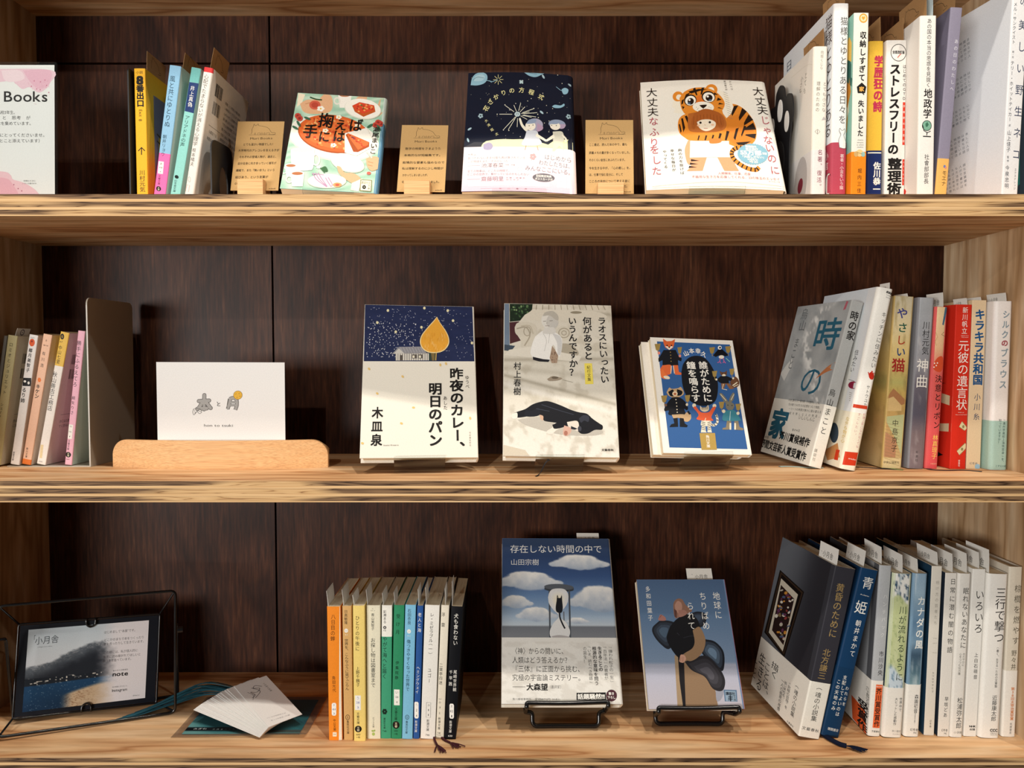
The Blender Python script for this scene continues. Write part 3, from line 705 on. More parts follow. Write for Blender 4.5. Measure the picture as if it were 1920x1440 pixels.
upright('H', 'b', 502.6, 42.9, 14.4, 187.2, 1.6, 128, 'softcover_book', 'white spine book with grey subtitle column under a long title', G, one('#e9e5dd'), rc=2.5, bulge=0.6,
        quad=q4((605, 258), (690, 262), (548, 1308), (631, 1315)), art=[('T', '眠れないあなたに', 654, 348, 631, 748, 42, K), ('T', 'おだやかに', 640, 772, 632, 860, 19, '#77736b'), ('T', '心をつつむ処方箋', 617, 772, 606, 915, 18, '#77736b'), ('T', '松浦弥太郎', 613, 1058, 602, 1258, 38, K), ('H', '小学館', 571, 1280, 627, 1284, 17, '#77736b')])
upright('I', 'b', 519.2, 44.6, 14.3, 191.8, 1.7, 130, 'softcover_book', 'white spine book with loose handwritten characters near its top', G, one('#edeae3'), rc=0.8, bulge=0.3,
        quad=q4((700, 230), (785, 232), (640, 1303), (722, 1310)), art=[('T', 'いろいろ', 746, 362, 733, 655, 62, K), ('T', '上白石萌音', 721, 773, 714, 948, 28, K), ('H', 'NHK', 674, 1243, 718, 1246, 16, K, .04), ('H', '出版', 676, 1262, 714, 1265, 14, K, .03)])
upright('J', 'b', 538.8, 41.4, 23.2, 187.2, 1.7, 128, 'softcover_book', 'thickest white spine book, with very large characters, second from the wall', G, one('#efece5'), rc=3.5, bulge=1.2,
        quad=q4((800, 260), (940, 265), (735, 1312), (877, 1320)), art=[('T', '三行で撃つ', 886, 345, 869, 700, 78, K), ('T', '〈書く、生きる〉ための文章塾', 862, 722, 848, 988, 20, K), ('T', '近藤康太郎', 842, 1035, 831, 1208, 38, K), ('H', 'CCC', 807, 1264, 862, 1268, 24, K, .05), ('H', 'MEDIA', 810, 1283, 858, 1286, 8, K), ('H', 'HOUSE', 810, 1294, 858, 1297, 8, K)])
upright('K', 'b', 562.2, 43.9, 15.0, 194.5, 1.0, 130, 'hardcover_book', 'beige spine hardback against the right wall, white band with orange lettering', G, one('#dcd4c3'), hard=True, rc=1.8, bulge=0.6, obi=(76, '#f0ece3'),
        quad=q4((950, 215), (1025, 218), (885, 1305), (985, 1312)), art=[('T', '棕櫚を燃やす', 999, 298, 983, 645, 42, '#57503f'), ('T', '野々井透', 976, 668, 967, 848, 36, '#57503f'), ('T', '第38回太宰治賞受賞', 966, 918, 957, 1170, 27, '#dc8f5c', .02), ('T', '筑摩書房', 952, 1188, 946, 1285, 18, '#77736b')])
# ------------------------------------------------ middle shelf, right-hand books
G = 'novels at the right end of the middle shelf'
def m1_front(A, B):
    def f(U, V):
        n = vnoise(U * 2, V * 3, 3, 8); c = mixc(hexv('#858a8c'), hexv('#b7b9b8'), n * 1.1)
        k = np.exp(-((U - .62 + .25 * np.sin(V * 7)) / .1) ** 2) * sstep(.5, .62, vnoise(U * 3, V * 5, 6, 9)); return mixc(c, hexv('#e6e6e2'), k)
    A.grid([(352, 200), (715, 185), (45, 1235), (390, 1340)], 50, 70, f)
    A.C('時', 545, 405, 190, '#2d6076', 0, .02, 210); A.C('の', 425, 725, 170, '#2d6076', 0, 0, 220); B.C('家', 185, 1030, 130, '#2d6076', 0, .04, 210)
    A.P([(452, 718), (500, 668), (560, 620), (640, 588), (716, 572), (700, 606), (640, 640), (560, 660), (510, 682)], '#b9744a', True); A.P([(540, 640), (620, 603), (700, 585), (660, 605), (590, 632)], '#d29a6c')
    A.P([(210, 665), (262, 600), (300, 560), (290, 620), (235, 720)], '#cfcfca'); A.P([(655, 250), (680, 190), (692, 195), (672, 245)], '#b4606e')
    A.T('烏山', 405, 215, 370, 375, 48, '#5f6466'); A.T('まこと', 345, 415, 275, 640, 36, '#5f6466')
    for i, y in enumerate((862, 893, 925, 957)): B.Hz(['大切に暮らした一軒の家、その歳月をたどる。', '住み継ぐものたちの記憶をつむぐ物語。', '一つ一つの時間が静かに積み重なる', '家を慈しむ人の物語。'][i], 262, y - 4, 490, y + 28, 18, '#55524c')
    B.Hz('いしいしんじ', 330, 985, 445, 1005, 30, '#55524c'); B.Hz('第174回', 278, 1075, 338, 1085, 18, K); B.Hz('芥川賞候補作', 190, 1110, 402, 1175, 58, K, .035); B.Hz('第47回', 68, 1120, 110, 1132, 18, K); B.Hz('野間文芸新人賞受賞作', 50, 1165, 372, 1275, 58, K, .035)
upright('m1', 'm', 353.0, 80.0, 15.0, 199.2, 14.2, 128, 'hardcover_book', 'most tilted book of the middle shelf, grey marbled cover with large teal characters', G, one('#a9aaa8'), yaw=6.0, hard=True, rc=1.2, bulge=0.5, obi=(74, '#e9e5da'),
        quad=q4((715, 185), (825, 190), (390, 1355), (470, 1362)), fquad=q4((352, 200), (715, 185), (45, 1235), (390, 1340)), art_front=m1_front,
        art=[('T', '時の家', 742, 278, 685, 528, 78, K, .02), ('T', '烏山まこと', 548, 888, 472, 1182, 52, '#33302c'), ('T', '講談社', 432, 1258, 417, 1328, 22, '#8a857c')])
def m2_front(A, B):
    A.grid([(470, 155), (840, 95), (260, 1250), (585, 1365)], 6, 30, lambda U, V: ramp(V, [(0, '#dfe7ee'), (.3, '#eef0ee'), (.5, '#f1efe6'), (1, '#efe9d8')]))
    A.T('住みたい', 700, 540, 660, 700, 30, K); A.E(670, 790, 32, 26, '#8e2440'); A.L([(640, 750), (800, 800)], 4, '#888')
    for i in range(5): A.L([(645, 840 + i * 14), (760, 880 + i * 16)], 3, '#9a948a')
    B.E(545, 1120, 30, 70, '#3b4a58'); B.P([(480, 1240), (570, 1190), (585, 1290), (500, 1310)], '#c98f5a'); B.vscribble(640, 1010, 600, 1190, 26, '#d8b84a'); B.P([(560, 1235), (660, 1255), (660, 1330), (545, 1305)], '#d23e22')
upright('m2', 'm', 384.0, 64.0, 18.3, 210.5, 10.7, 143, 'softcover_book', 'tall white softcover leaning behind the grey marbled book, red teapot on its spine', G, one('#f1eee6'), rc=4.0, bulge=1.0, front='#e9ecee', obi=(66, '#f3ecd6'),
        quad=q4((840, 95), (970, 85), (585, 1365), (690, 1375)), fquad=q4((470, 155), (840, 95), (260, 1250), (585, 1365)), art_front=m2_front,
        art=[('H', '888', 905, 118, 958, 124, 24, K, .04), ('H', 'COMIC', 905, 142, 952, 148, 11, K), ('H', 'ESSAY', 903, 160, 950, 166, 11, K), ('T', 'キッチンに住みたい', 892, 275, 800, 705, 40, '#3a3733'), ('E', 792, 757, 22, 26, '#c7301f'), ('L', [(766, 735), (776, 765)], 7, '#c7301f'), ('E', 813, 748, 10, 14, '#c7301f', 0, 16, 4), ('E', 795, 727, 7, 5, '#c7301f'),
             ('T', 'サトウユカ', 770, 822, 744, 972, 27, '#3a3733'), ('R', 660, 962, 765, 985, '#cf4326'), ('T', '料理上手になれなくても', 745, 1010, 692, 1235, 20, '#cf8a8a'), ('T', 'すごしたい。', 708, 1010, 672, 1170, 20, '#cf8a8a'), ('R', 575, 1262, 712, 1342, '#d23e22'), ('H', 'amulet', 635, 1300, 690, 1306, 14, W_)])
def m3_paint(U, V):
    n = vnoise(U * 2, V * 4, 3, 14); c = ramp(V, [(0, '#c6bda4'), (.18, '#d8c79c'), (.32, '#d9bf7e'), (.42, '#c9ac6a'), (.5, '#b6ae6a'), (.56, '#c6a860'), (.75, '#bd9862'), (1, '#c3ab7c')])
    return mixc(c, hexv('#8f7a48'), sstep(.5, .75, n) * .45)
def m3_art(A, B):
    A.grid([(290, 105), (445, 110), (205, 1345), (345, 1355)], 16, 90, m3_paint)
    for p, c in (([(230, 880), (285, 855), (350, 880), (345, 960), (225, 960)], '#d3b47c'), ([(225, 880), (285, 800), (395, 900), (345, 920), (285, 858)], '#a9774f'), ([(215, 1000), (365, 985), (345, 1270), (300, 1150)], '#b3b687'), ([(210, 1090), (310, 1160), (300, 1280), (205, 1270)], '#b08160'), ([(205, 1280), (345, 1285), (345, 1352), (205, 1345)], '#d5c08f')): A.P(p, c)
    for y in range(1000, 1270, 22): A.L([(225, y + 40), (330, y + 70)], 2, '#8f7a55')
    for k, x, y, w, c in (('や', 352, 240, 88, '#3f4280'), ('さ', 354, 350, 80, '#2f5a48'), ('し', 342, 445, 75, '#a8442c'), ('い', 340, 533, 75, '#2f4470'), ('猫', 322, 632, 105, '#9c2a26')): A.C(k, x, y, w, c, 0, .02)
    A.T('中島京子', 302, 1015, 290, 1245, 48, '#3a3327'); A.Hz('中央公論新社', 215, 1308, 332, 1313, 20, '#3a3327')
upright('m3', 'm', 443.6, 83.0, 22.8, 200.5, 3.0, 128, 'hardcover_book', 'ochre illustrated hardback with multicoloured brush characters on its spine', G, one('#c9ac6a'), hard=True, rc=1.4, bulge=0.4, quad=q4((290, 105), (445, 110), (205, 1345), (345, 1355)), art=m3_art,
        art_front=lambda A, B: A.grid([(0, A.h), (A.w, A.h), (0, 0), (A.w, 0)], 30, 60, m3_paint))
def m4_paint(U, V): return mixc(ramp(V, [(0, '#a9adb1'), (.4, '#8f8f95'), (.5, '#6c6670'), (.68, '#565360'), (.8, '#77686a'), (1, '#7f7276')]), hexv('#c9c4c4'), sstep(.55, .8, vnoise(U * 1.5, V * 4, 3, 21)) * .35)
def m4_art(A, B):
    A.grid([(470, 112), (603, 115), (400, 1355), (510, 1358)], 10, 60, m4_paint); A.T('川村元気', 532, 312, 521, 582, 60, K); A.T('神曲', 506, 600, 493, 835, 95, W_); A.T('新潮社', 463, 1243, 459, 1318, 19, '#2d292c')
upright('m4', 'm', 471.5, 83.0, 19.0, 199.1, 2.5, 128, 'hardcover_book', 'grey to mauve spine hardback with two large white characters', G, one('#85858a'), hard=True, rc=2.2, bulge=0.8, quad=q4((470, 112), (603, 115), (400, 1355), (510, 1358)), art=m4_art,
        art_front=lambda A, B: A.grid([(0, A.h), (A.w, A.h), (0, 0), (A.w, 0)], 12, 60, m4_paint))
def m5_art(A, B):
    A.grid([(597, 180), (685, 182), (512, 1350), (622, 1358)], 6, 40, lambda U, V: ramp(V, [(0, '#e6cda2'), (.25, '#e3b98e'), (.42, '#d9605a'), (1, '#dd5558')]))
    A.P([(665, 180), (684, 184), (655, 290), (645, 285)], '#3f6580'); A.P([(590, 520), (620, 488), (652, 490), (655, 560), (630, 590), (585, 570)], '#d0502f', True); A.dots([(592, 530), (604, 545), (588, 556), (612, 528)], 5, W_)
    A.L([(600, 330), (612, 360), (596, 390), (606, 415)], 4, '#c7a070'); A.L([(660, 330), (640, 345), (672, 360)], 4, '#8a6a4c')
    A.T('決意とリボン', 624, 603, 607, 1018, 54, '#2b1b18', .01); A.T('林真理子', 601, 1058, 588, 1268, 48, '#efcf62'); A.Hz('文藝春秋', 555, 1308, 615, 1312, 14, '#efb090')
upright('m5', 'm', 490.0, 83.0, 14.8, 188.5, 2.3, 128, 'hardcover_book', 'coral spine hardback with cream top, left of the bright red one', G, one('#da5a58'), hard=True, rc=2.2, bulge=0.9, quad=q4((597, 180), (685, 182), (512, 1350), (622, 1358)), art=m5_art)
def m6_front(A, B):
    A.L([(700, 270), (693, 350)], 3, '#e8b0a0'); A.L([(715, 290), (708, 380)], 3, '#e8b0a0'); A.P([(660, 850), (690, 820), (745, 890), (715, 925)], '#d9cfa6'); A.P([(640, 1100), (720, 1035), (748, 1080), (655, 1130)], '#d9cfa6'); A.P([(630, 1180), (655, 1200), (690, 1270), (660, 1345), (625, 1345)], '#14131a'); A.P([(640, 780), (700, 755), (712, 762), (650, 800)], '#14131a')
def m6_art(A, B):
    for pts in ([(790, 990), (832, 1040), (810, 1060), (768, 1030)], [(750, 1215), (815, 1155), (828, 1190), (770, 1248)]):
        A.P(pts, '#dccfa2'); c = np.mean(pts, 0); A.E(c[0], c[1], 9, 12, '#8f8459'); A.L([pts[0], pts[1]], 4, '#8f8459'); A.L([pts[2], pts[3]], 4, '#8f8459')
    A.T('新川帆立', 814, 178, 805, 365, 42, W_); A.Hz('Shinkawa', 782, 374, 838, 374, 7, W_); A.Hz('Hotate', 786, 385, 836, 385, 7, W_); A.T('元彼の遺言状', 803, 402, 785, 908, 82, W_); A.Hz('Will of', 758, 922, 806, 924, 8, W_); A.Hz('the ex-boyfriend', 740, 938, 828, 940, 8, W_); A.T('宝島社', 768, 1283, 767, 1338, 17, W_)
upright('m6', 'm', 520.2, 82.0, 18.5, 191.1, 0.9, 128, 'hardcover_book', 'bright red hardback with falling banknotes on its spine', G, one('#d22f1f'), hard=True, rc=0.9, bulge=0.2, quad=q4((748, 162), (862, 165), (695, 1352), (818, 1358)), art=m6_art, fquad=q4((660, 160), (748, 162), (615, 1350), (695, 1352)), art_front=m6_front)
upright('m7', 'm', 539.2, 83.0, 16.4, 196.3, 0.7, 128, 'hardcover_book', 'beige spine hardback with bold blue characters, between red and white books', G, one('#e2c9a4'), hard=True, rc=0.8, bulge=0.2, quad=q4((862, 130), (975, 130), (822, 1355), (927, 1358)),
        art=[('T', 'キラキラ共和国', 923, 198, 904, 768, 84, '#1f5284', .04), ('T', '小川糸', 904, 818, 894, 1028, 52, '#1f3f66'), ('H', '幻冬舎', 845, 1318, 905, 1322, 18, '#5a6a78'), ('E', 905, 1342, 20, 18, '#9cc0d6')])
def m8_art(A, B):
    A.T('シルク', 1128, 205, 1113, 448, 60, '#8d9fa9', .03); A.C('の', 1113, 475, 55, '#a5505a', 0, .04); A.T('ブラウス', 1112, 510, 1098, 825, 60, '#8d9fa9', .03)
    B.T('「満州学高校上海同窓会」を、', 1110, 1028, 1098, 1330, 20, '#2f4a44'); B.T('知っていますか？', 1080, 1028, 1072, 1200, 20, '#2f4a44'); B.Hz('こずえの森', 1048, 1340, 1125, 1344, 14, '#2f4a44')
upright('m8', 'm', 562.4, 73.8, 20.6, 194.5, 0.5, 130, 'hardcover_book', 'white spine hardback with mint green band, against the right wall', G, one('#efeae6'), hard=True, rc=4.0, bulge=0.8, obi=(57, '#a8c7bb'), quad=q4((1040, 135), (1185, 138), (1010, 1365), (1135, 1370)), art=m8_art)

# ------------------------------------------------ middle shelf, left-hand paperbacks
G = 'pocket paperbacks leaning on the grey bookend'
pk = '#e9dfd6'
def backcover(A, B):
    A.barcode(14, 134, 34, 122); A.barcode(14, 116, 34, 104); A.R(12, 60, 60, 60.4, '#777'); A.scribble(12, 52, 40, 52, 4, '#555'); A.scribble(12, 46, 34, 46, 4, '#555')
upright('l0', 'm', -622.6, 98, 4.0, 155.0, 9.2, 106, 'pocket_paperback', 'thin dark grey paperback nearest the left edge of the middle shelf', G, one('#6a6862'), lift=2.1, back='#5c5b55')
upright('l1', 'm', -614.0, 98, 11.4, 155.0, 9.2, 106, 'pocket_paperback', 'olive beige spine paperback leaning at the left edge of the middle shelf', G, one('#c0b586'), lift=2.1, back='#d9cdb4', quad=q4((63, 368), (130, 370), (-75, 1330), (10, 1335)),
        art=[('T', 'ロミオとジュリエット', 89, 408, 40, 755, 28, K), ('T', 'シェイクスピア', 27, 812, -20, 1032, 26, K), ('R', -32, 1070, 8, 1160, '#efe8d6')], art_back=backcover)
upright('l2', 'm', -591.3, 98, 10.4, 156.0, 9.9, 106, 'pocket_paperback', 'white spine paperback with a round orange mark near its top', G, one('#ece6e0'), lift=2.1, back='#e3dcd2', quad=q4((218, 375), (280, 385), (75, 1308), (148, 1312)), art_back=backcover,
        art=[('H', 'Futaba', 228, 396, 256, 398, 9, '#555'), ('E', 238, 428, 20, 24, '#dd5a28'), ('E', 238, 420, 6, 6, '#7a1e12'), ('T', '椰月美智子', 231, 462, 208, 622, 28, K, .02), ('R', 172, 658, 236, 714, '#1b1b1b'), ('E', 190, 682, 10, 8, W_), ('E', 218, 692, 8, 10, W_), ('T', 'るり姉', 188, 722, 172, 834, 34, K, .02), ('T', '双葉文庫', 107, 1205, 96, 1282, 18, K)])
upright('l3', 'm', -577.6, 98, 10.6, 157.0, 10.9, 106, 'pocket_paperback', 'peach spine paperback with a small orange flower', G, [(0, .04, '#e0762f'), (.04, 1, '#ecbd9e')], lift=2.1, back='#eeddce', quad=q4((320, 378), (380, 380), (155, 1305), (235, 1310)),
        art=[('H', 'あ', 336, 412, 348, 412, 13, '#5a3a2a'), ('H', '48-14', 320, 438, 356, 440, 11, '#5a3a2a'), ('T', '有川浩', 330, 468, 314, 572, 25, K)] + [('E', 300 + 7 * math.cos(a), 645 + 8 * math.sin(a), 6, 7, '#e87a35') for a in np.linspace(0, 6.28, 7)] + [('T', 'キケン', 293, 672, 280, 770, 34, K, .02), ('T', '角川文庫', 208, 1153, 196, 1248, 19, K)])
upright('l4', 'm', -560.0, 98, 10.5, 160.0, 11.7, 106, 'pocket_paperback', 'white spine paperback with a yellow panel at the top', G, [(0, .745, '#ece4da'), (.745, 1, '#e3b850')], lift=2.1, back='#ded3cc', quad=q4((448, 358), (510, 365), (270, 1298), (345, 1307)), art_back=backcover,
        art=[('E', 461, 388, 14, 17, K), ('C', 'な', 461, 388, 18, '#e3b850'), ('H', '67', 444, 418, 466, 420, 14, K), ('T', '中山七里', 451, 440, 433, 556, 29, K), ('T', '秋山善吉工務店', 416, 606, 376, 878, 40, K)] + [('P', [(305, 1140), (330, 1140), (318, 1250), (296, 1250)], '#e3cd9e'), ('H', '光文社', 288, 1278, 322, 1280, 12, K)])
upright('l5', 'm', -527.7, 98, 8.4, 160.0, 7.1, 106, 'pocket_paperback', 'pink spine paperback next to the grey bookend', G, one('#eab1c1'), lift=2.1, back='#cfdcd4', quad=q4((582, 352), (632, 355), (483, 1305), (540, 1308)),
        art=[('T', '勝手にふるえてろ', 593, 412, 561, 724, 34, K), ('T', '綿矢りさ', 554, 782, 540, 922, 27, K), ('P', [(517, 992), (552, 994), (542, 1102), (508, 1100)], W_), ('H', 'わ', 524, 1008, 544, 1008, 16, K), ('H', '12', 518, 1046, 540, 1047, 15, K), ('H', '1', 520, 1082, 530, 1083, 15, K), ('T', '文春文庫', 521, 1108, 511, 1192, 19, K)] + emblem(513, 1226, 44, 44) + [('H', '500', 496, 1262, 524, 1263, 13, K)])

# ------------------------------------------------ top shelf, left-hand books
G = 'books leaning at the left of the top shelf'
def t1_back(A, B): A.R(18, 20, 110, 130, '#8a7f88'); A.R(28, 60, 46, 85, '#d9b04a'); A.L([(24, 88), (60, 80)], 2, '#5a4a22'); A.L([(24, 80), (60, 72)], 2, '#5a4a22')
upright('t1', 't', -417.1, 66, 12.6, 153.3, -0.15, 106, 'softcover_book', 'yellow spine book with a bold black 8 and arrow beside the black bookend', G, one('#efb42e'), quad=q4((755, 385), (815, 388), (770, 1085), (832, 1085)), b0=15.4, art_back=t1_back,
        art=[('H', '小説', 766, 408, 804, 408, 18, K), ('C', '8', 787, 450, 70, K, 0, .06, 62), ('T', '番出口', 788, 475, 791, 597, 42, K, .05), ('C', 'E', 792, 617, 24, K, -90), ('C', 'x', 792, 630, 24, K, -90), ('C', 'i', 791, 640, 24, K, -90), ('C', 't', 792, 647, 24, K, -90), ('C', '8', 791, 670, 24, K, -90),
             ('L', [(797, 866), (797, 826)], 5, K), ('L', [(779, 844), (797, 824), (815, 844)], 5, K), ('T', '川村元気', 800, 952, 803, 1082, 32, K)])
upright('t2', 't', -396.5, 60, 13.0, 154.8, 8.2, 106, 'pocket_paperback', 'light blue and pink spine pocket paperback leaning', G, [(0, .37, '#ef6fae'), (.37, 1, '#8dbbd8')], back='#dcd8d0', quad=q4((940, 372), (1000, 378), (845, 1085), (925, 1085)), b0=14.1,
        art=[('T', '風と共にゆとりぬ', 958, 418, 929, 672, 31, '#20394a'), ('T', '朝井リョウ', 918, 713, 904, 843, 25, '#20394a'), ('P', [(878, 875), (913, 876), (906, 957), (872, 956)], W_), ('H', 'あ', 886, 890, 904, 890, 17, K), ('H', '68', 882, 914, 904, 915, 15, K), ('H', '4', 884, 942, 894, 943, 15, K), ('T', '文春文庫', 885, 965, 879, 1034, 18, '#5a1f3e')] + emblem(877, 1062, 34, 36))
upright('t3', 't', -379.5, 60, 11.0, 153.3, 10.6, 106, 'pocket_paperback', 'mint green spine pocket paperback with a navy panel', G, one('#8fcfc6'), back='#bcd6cf', quad=q4((1065, 388), (1118, 390), (940, 1085), (1003, 1085)), b0=14.1,
        art=[('P', [(1065, 388), (1118, 390), (1106, 458), (1054, 458)], '#6fb3ae'), ('P', [(1054, 460), (1106, 460), (1080, 612), (1029, 608)], '#253a6c'), ('T', '井上真偽', 1075, 475, 1058, 584, 26, W_), ('T', 'アリアドネの声', 1047, 628, 1014, 804, 28, '#1c2f2c'), ('E', 980, 988, 13, 11, '#12201e'), ('T', '幻冬舎文庫', 975, 1005, 963, 1088, 18, '#1c2f2c')])
def t4_back(A, B):
    A.barcode(13, 140, 33, 126); A.barcode(13, 120, 33, 106); A.R(10, 92, 42, 92.5, '#777'); A.scribble(12, 86, 34, 86, 4, '#555'); A.scribble(10, 78, 26, 78, 4, '#555')
    for i in range(9): A.scribble(44, 128 - i * 6, 92, 128 - i * 6, 3.6, '#555')
upright('t4', 't', -361.5, 55, 10.6, 151.5, 9.8, 110, 'softcover_book', 'white book with red tipped spine and barcodes on its visible back cover', G, [(0, .965, '#e9e3da'), (.965, 1, '#d23a3c')], back='#e3dfd8', rc=2.0, quad=q4((1120, 392), (1165, 395), (1005, 1085), (1075, 1085)), b0=13.1, art_back=t4_back,
        art=[('T', '心配でたまらないが消える心理学', 1136, 418, 1079, 758, 24, '#5a5550'), ('T', '根本橘夫', 1077, 768, 1059, 888, 24, '#5a5550'), ('E', 1042, 985, 8, 20, '#888', 0, 16, 2), ('L', [(1022, 1030), (1044, 1030), (1034, 1084), (1012, 1084), (1022, 1030)], 2, '#c2524c')])

# ------------------------------------------------ top shelf, right-hand books
G = 'books standing at the right of the top shelf'
def r1_front(A, B):
    A.T('とても', 297, 545, 287, 720, 22, '#77736a'); A.T('小さな', 262, 575, 252, 700, 22, '#77736a'); A.L([(170, 560), (300, 490), (360, 500)], 2, '#cfc8b8', True); B.E(290, 1200, 40, 110, '#bdb7b4'); B.E(288, 1215, 16, 30, '#7c2f3a')
upright('r1', 't', 335.2, 40, 15.6, 167.0, 0.0, 118, 'softcover_book', 'cream softcover with dark red band lettering beside the black paw bookend', G, one('#ede5d8'), rc=2.6, bulge=0.6, front='#e9e4da', obi=(56, '#e4e0dd'), quad=q4((365, 318), (460, 312), (360, 1310), (455, 1310)), b0=8.5, fquad=q4((65, 580), (365, 318), (150, 1240), (360, 1330)), art_front=r1_front,
        art=[('T', '向坂くじら', 421, 342, 415, 472, 22, '#8a857c'), ('T', 'とても小さな', 441, 548, 434, 758, 26, '#77736a'), ('T', '理解のための', 399, 548, 392, 758, 26, '#77736a'), ('P', [(435, 785), (452, 805), (420, 812)], '#b9b4b0'), ('L', [(378, 888), (395, 872), (412, 888), (395, 906), (378, 888)], 2, '#77736a'), ('L', [(395, 875), (395, 905)], 3, '#77736a'), ('T', '名著、復活。', 414, 1005, 407, 1285, 34, '#8a2f48')])
def r2_front(A, B):
    A.T('猫様とゆとりある', 478, 120, 470, 965, 62, '#4a3a36'); A.C('日', 172, 425, 40, '#39465a', 0, 0, 66); B.E(475, 1230, 24, 60, '#e6e1da'); B.E(475, 1230, 24, 60, K, 0, 20, 3); B.T('小言', 465, 1040, 462, 1150, 26, W_)
upright('r2', 't', 353.6, 33, 16.4, 209.4, 0.0, 146, 'softcover_book', 'tall white softcover with a sitting cat drawn on its spine and red band', G, one('#eceae8'), rc=2.0, bulge=0.8, front='#e7ebef', obi=(62, '#b5485a'), quad=q4((525, 30), (612, 20), (490, 1310), (600, 1310)), b0=7.1, fquad=q4((135, 370), (525, 30), (170, 1240), (490, 1325)), art_front=r2_front,
        art=[('T', '猫様とゆとりある日々を', 584, 92, 572, 765, 46, '#4a4745'), ('P', [(552, 935), (548, 880), (562, 840), (552, 815), (556, 795), (566, 808), (578, 808), (588, 796), (590, 820), (582, 845), (596, 890), (594, 940)], '#f3f0ea', True), ('L', [(552, 935), (548, 880), (562, 840), (552, 815), (556, 795), (566, 808), (578, 808), (588, 796), (590, 820), (582, 845), (596, 890), (594, 940), (552, 938)], 3, '#6a6a66', True), ('L', [(572, 850), (575, 930)], 2, '#6a6a66'),
             ('T', '著者・小言をいう猫', 571, 985, 566, 1275, 29, '#f0dfdc')])
upright('r3', 't', 371.6, 25, 15.6, 196.0, 0.0, 130, 'softcover_book', 'white spine book with orange band and black house sign in its title', G, one('#ece8dc'), rc=0.8, bulge=0.3, front='#8fc0b0', obi=(50, '#ee8a22'), quad=q4((655, 88), (745, 88), (628, 1310), (730, 1310)), b0=5.3,
        art_front=lambda A, B: [A.P([(A.w - 30 + i * 9, 60 + i * 20), (A.w - 12 + i * 4, 75 + i * 20), (A.w - 10, 95 + i * 20), (A.w - 34, 85 + i * 20)], c) for i, c in enumerate(['#e0a24a', '#d9d2b8', '#c98a3a', '#3d6b60', '#e8c060'])],
        art=[('E', 711, 120, 26, 28, '#e8a43e'), ('E', 711, 120, 19, 20, '#f6dfae'), ('P', [(711, 132), (700, 118), (704, 108), (711, 113), (718, 108), (722, 118)], '#e8a43e'), ('T', '収納しすぎて', 711, 196, 702, 515, 42, K, .03), ('P', [(670, 548), (702, 520), (732, 548), (724, 590), (676, 590)], K), ('C', '家', 701, 563, 34, '#f0b45a', 0, .03),
             ('T', '、失いました', 700, 585, 692, 888, 40, K, .03), ('H', 'shuno', 674, 910, 714, 910, 11, K), ('H', 'shisugite,', 670, 928, 716, 928, 11, K), ('H', 'ie, ushinai', 668, 945, 716, 945, 11, K), ('H', 'mashita', 672, 961, 714, 961, 11, K), ('E', 688, 1005, 24, 26, '#e9c98a'), ('E', 664, 1012, 15, 20, '#cfa86a'), ('E', 712, 1014, 14, 18, '#9cc2b8'), ('L', [(670, 1000), (706, 1012)], 3, '#8a6a3a'), ('T', '堀内三佳', 690, 1110, 683, 1310, 30, K)])
upright('r4', 't', 400.7, 50, 16.4, 176.8, -0.2, 118, 'softcover_book', 'yellow spine book with pink characters above a navy panel', G, one('#f0c044'), rc=2.0, bulge=0.5, front='#e8b93e', obi=(58, '#1e2d62'), quad=q4((750, 280), (848, 278), (735, 1310), (838, 1310)), b0=10.7,
        art=[('T', '学歴狂の詩', 817, 370, 808, 745, 64, '#c23555', .05), ('T', '佐川恭一', 806, 1085, 803, 1305, 52, W_, .04), ('R', 735, 1018, 842, 1026, '#f4efe0')])
def r5_art(A, B):
    A.E(943, 355, 51, 55, K, 0, 30, 4); A.Hz('全面改訂版', 902, 352, 984, 352, 22, K, .04); A.L([(936, 388), (946, 376), (958, 362)], 5, '#cf4a34'); A.T('ストレスフリーの', 922, 425, 912, 1040, 76, K, .045); A.T('はじめてのGTD', 985, 430, 985, 672, 25, K, .01)
    A.R(976, 682, 994, 972, '#d5402c'); A.T('手帳術の決定版', 985, 690, 985, 965, 16, '#f5e6dc'); A.T('整理術', 926, 1060, 923, 1318, 96, K, .045); A.R(978, 1070, 994, 1250, '#d5402c'); A.T('ベストセラー', 986, 1078, 986, 1245, 13, '#f5e6dc')
upright('r5', 't', 423.4, 50, 22.6, 177.7, -0.3, 118, 'softcover_book', 'thick white spine book with heavy black characters and a circled mark', G, one('#ece7e0'), rc=1.5, bulge=0.5, quad=q4((862, 275), (1000, 272), (855, 1310), (997, 1310)), b0=10.7, art=r5_art)
def r6_front(A, B): A.P([(228, 560), (240, 545), (238, 640), (228, 640)], K); A.T('も', 235, 1080, 235, 1130, 20, K); A.E(238, 1240, 34, 66, '#dd3a2a'); A.Hz('100万', 220, 1255, 258, 1262, 34, W_, .04); A.Hz('部突破', 222, 1210, 256, 1215, 18, W_)
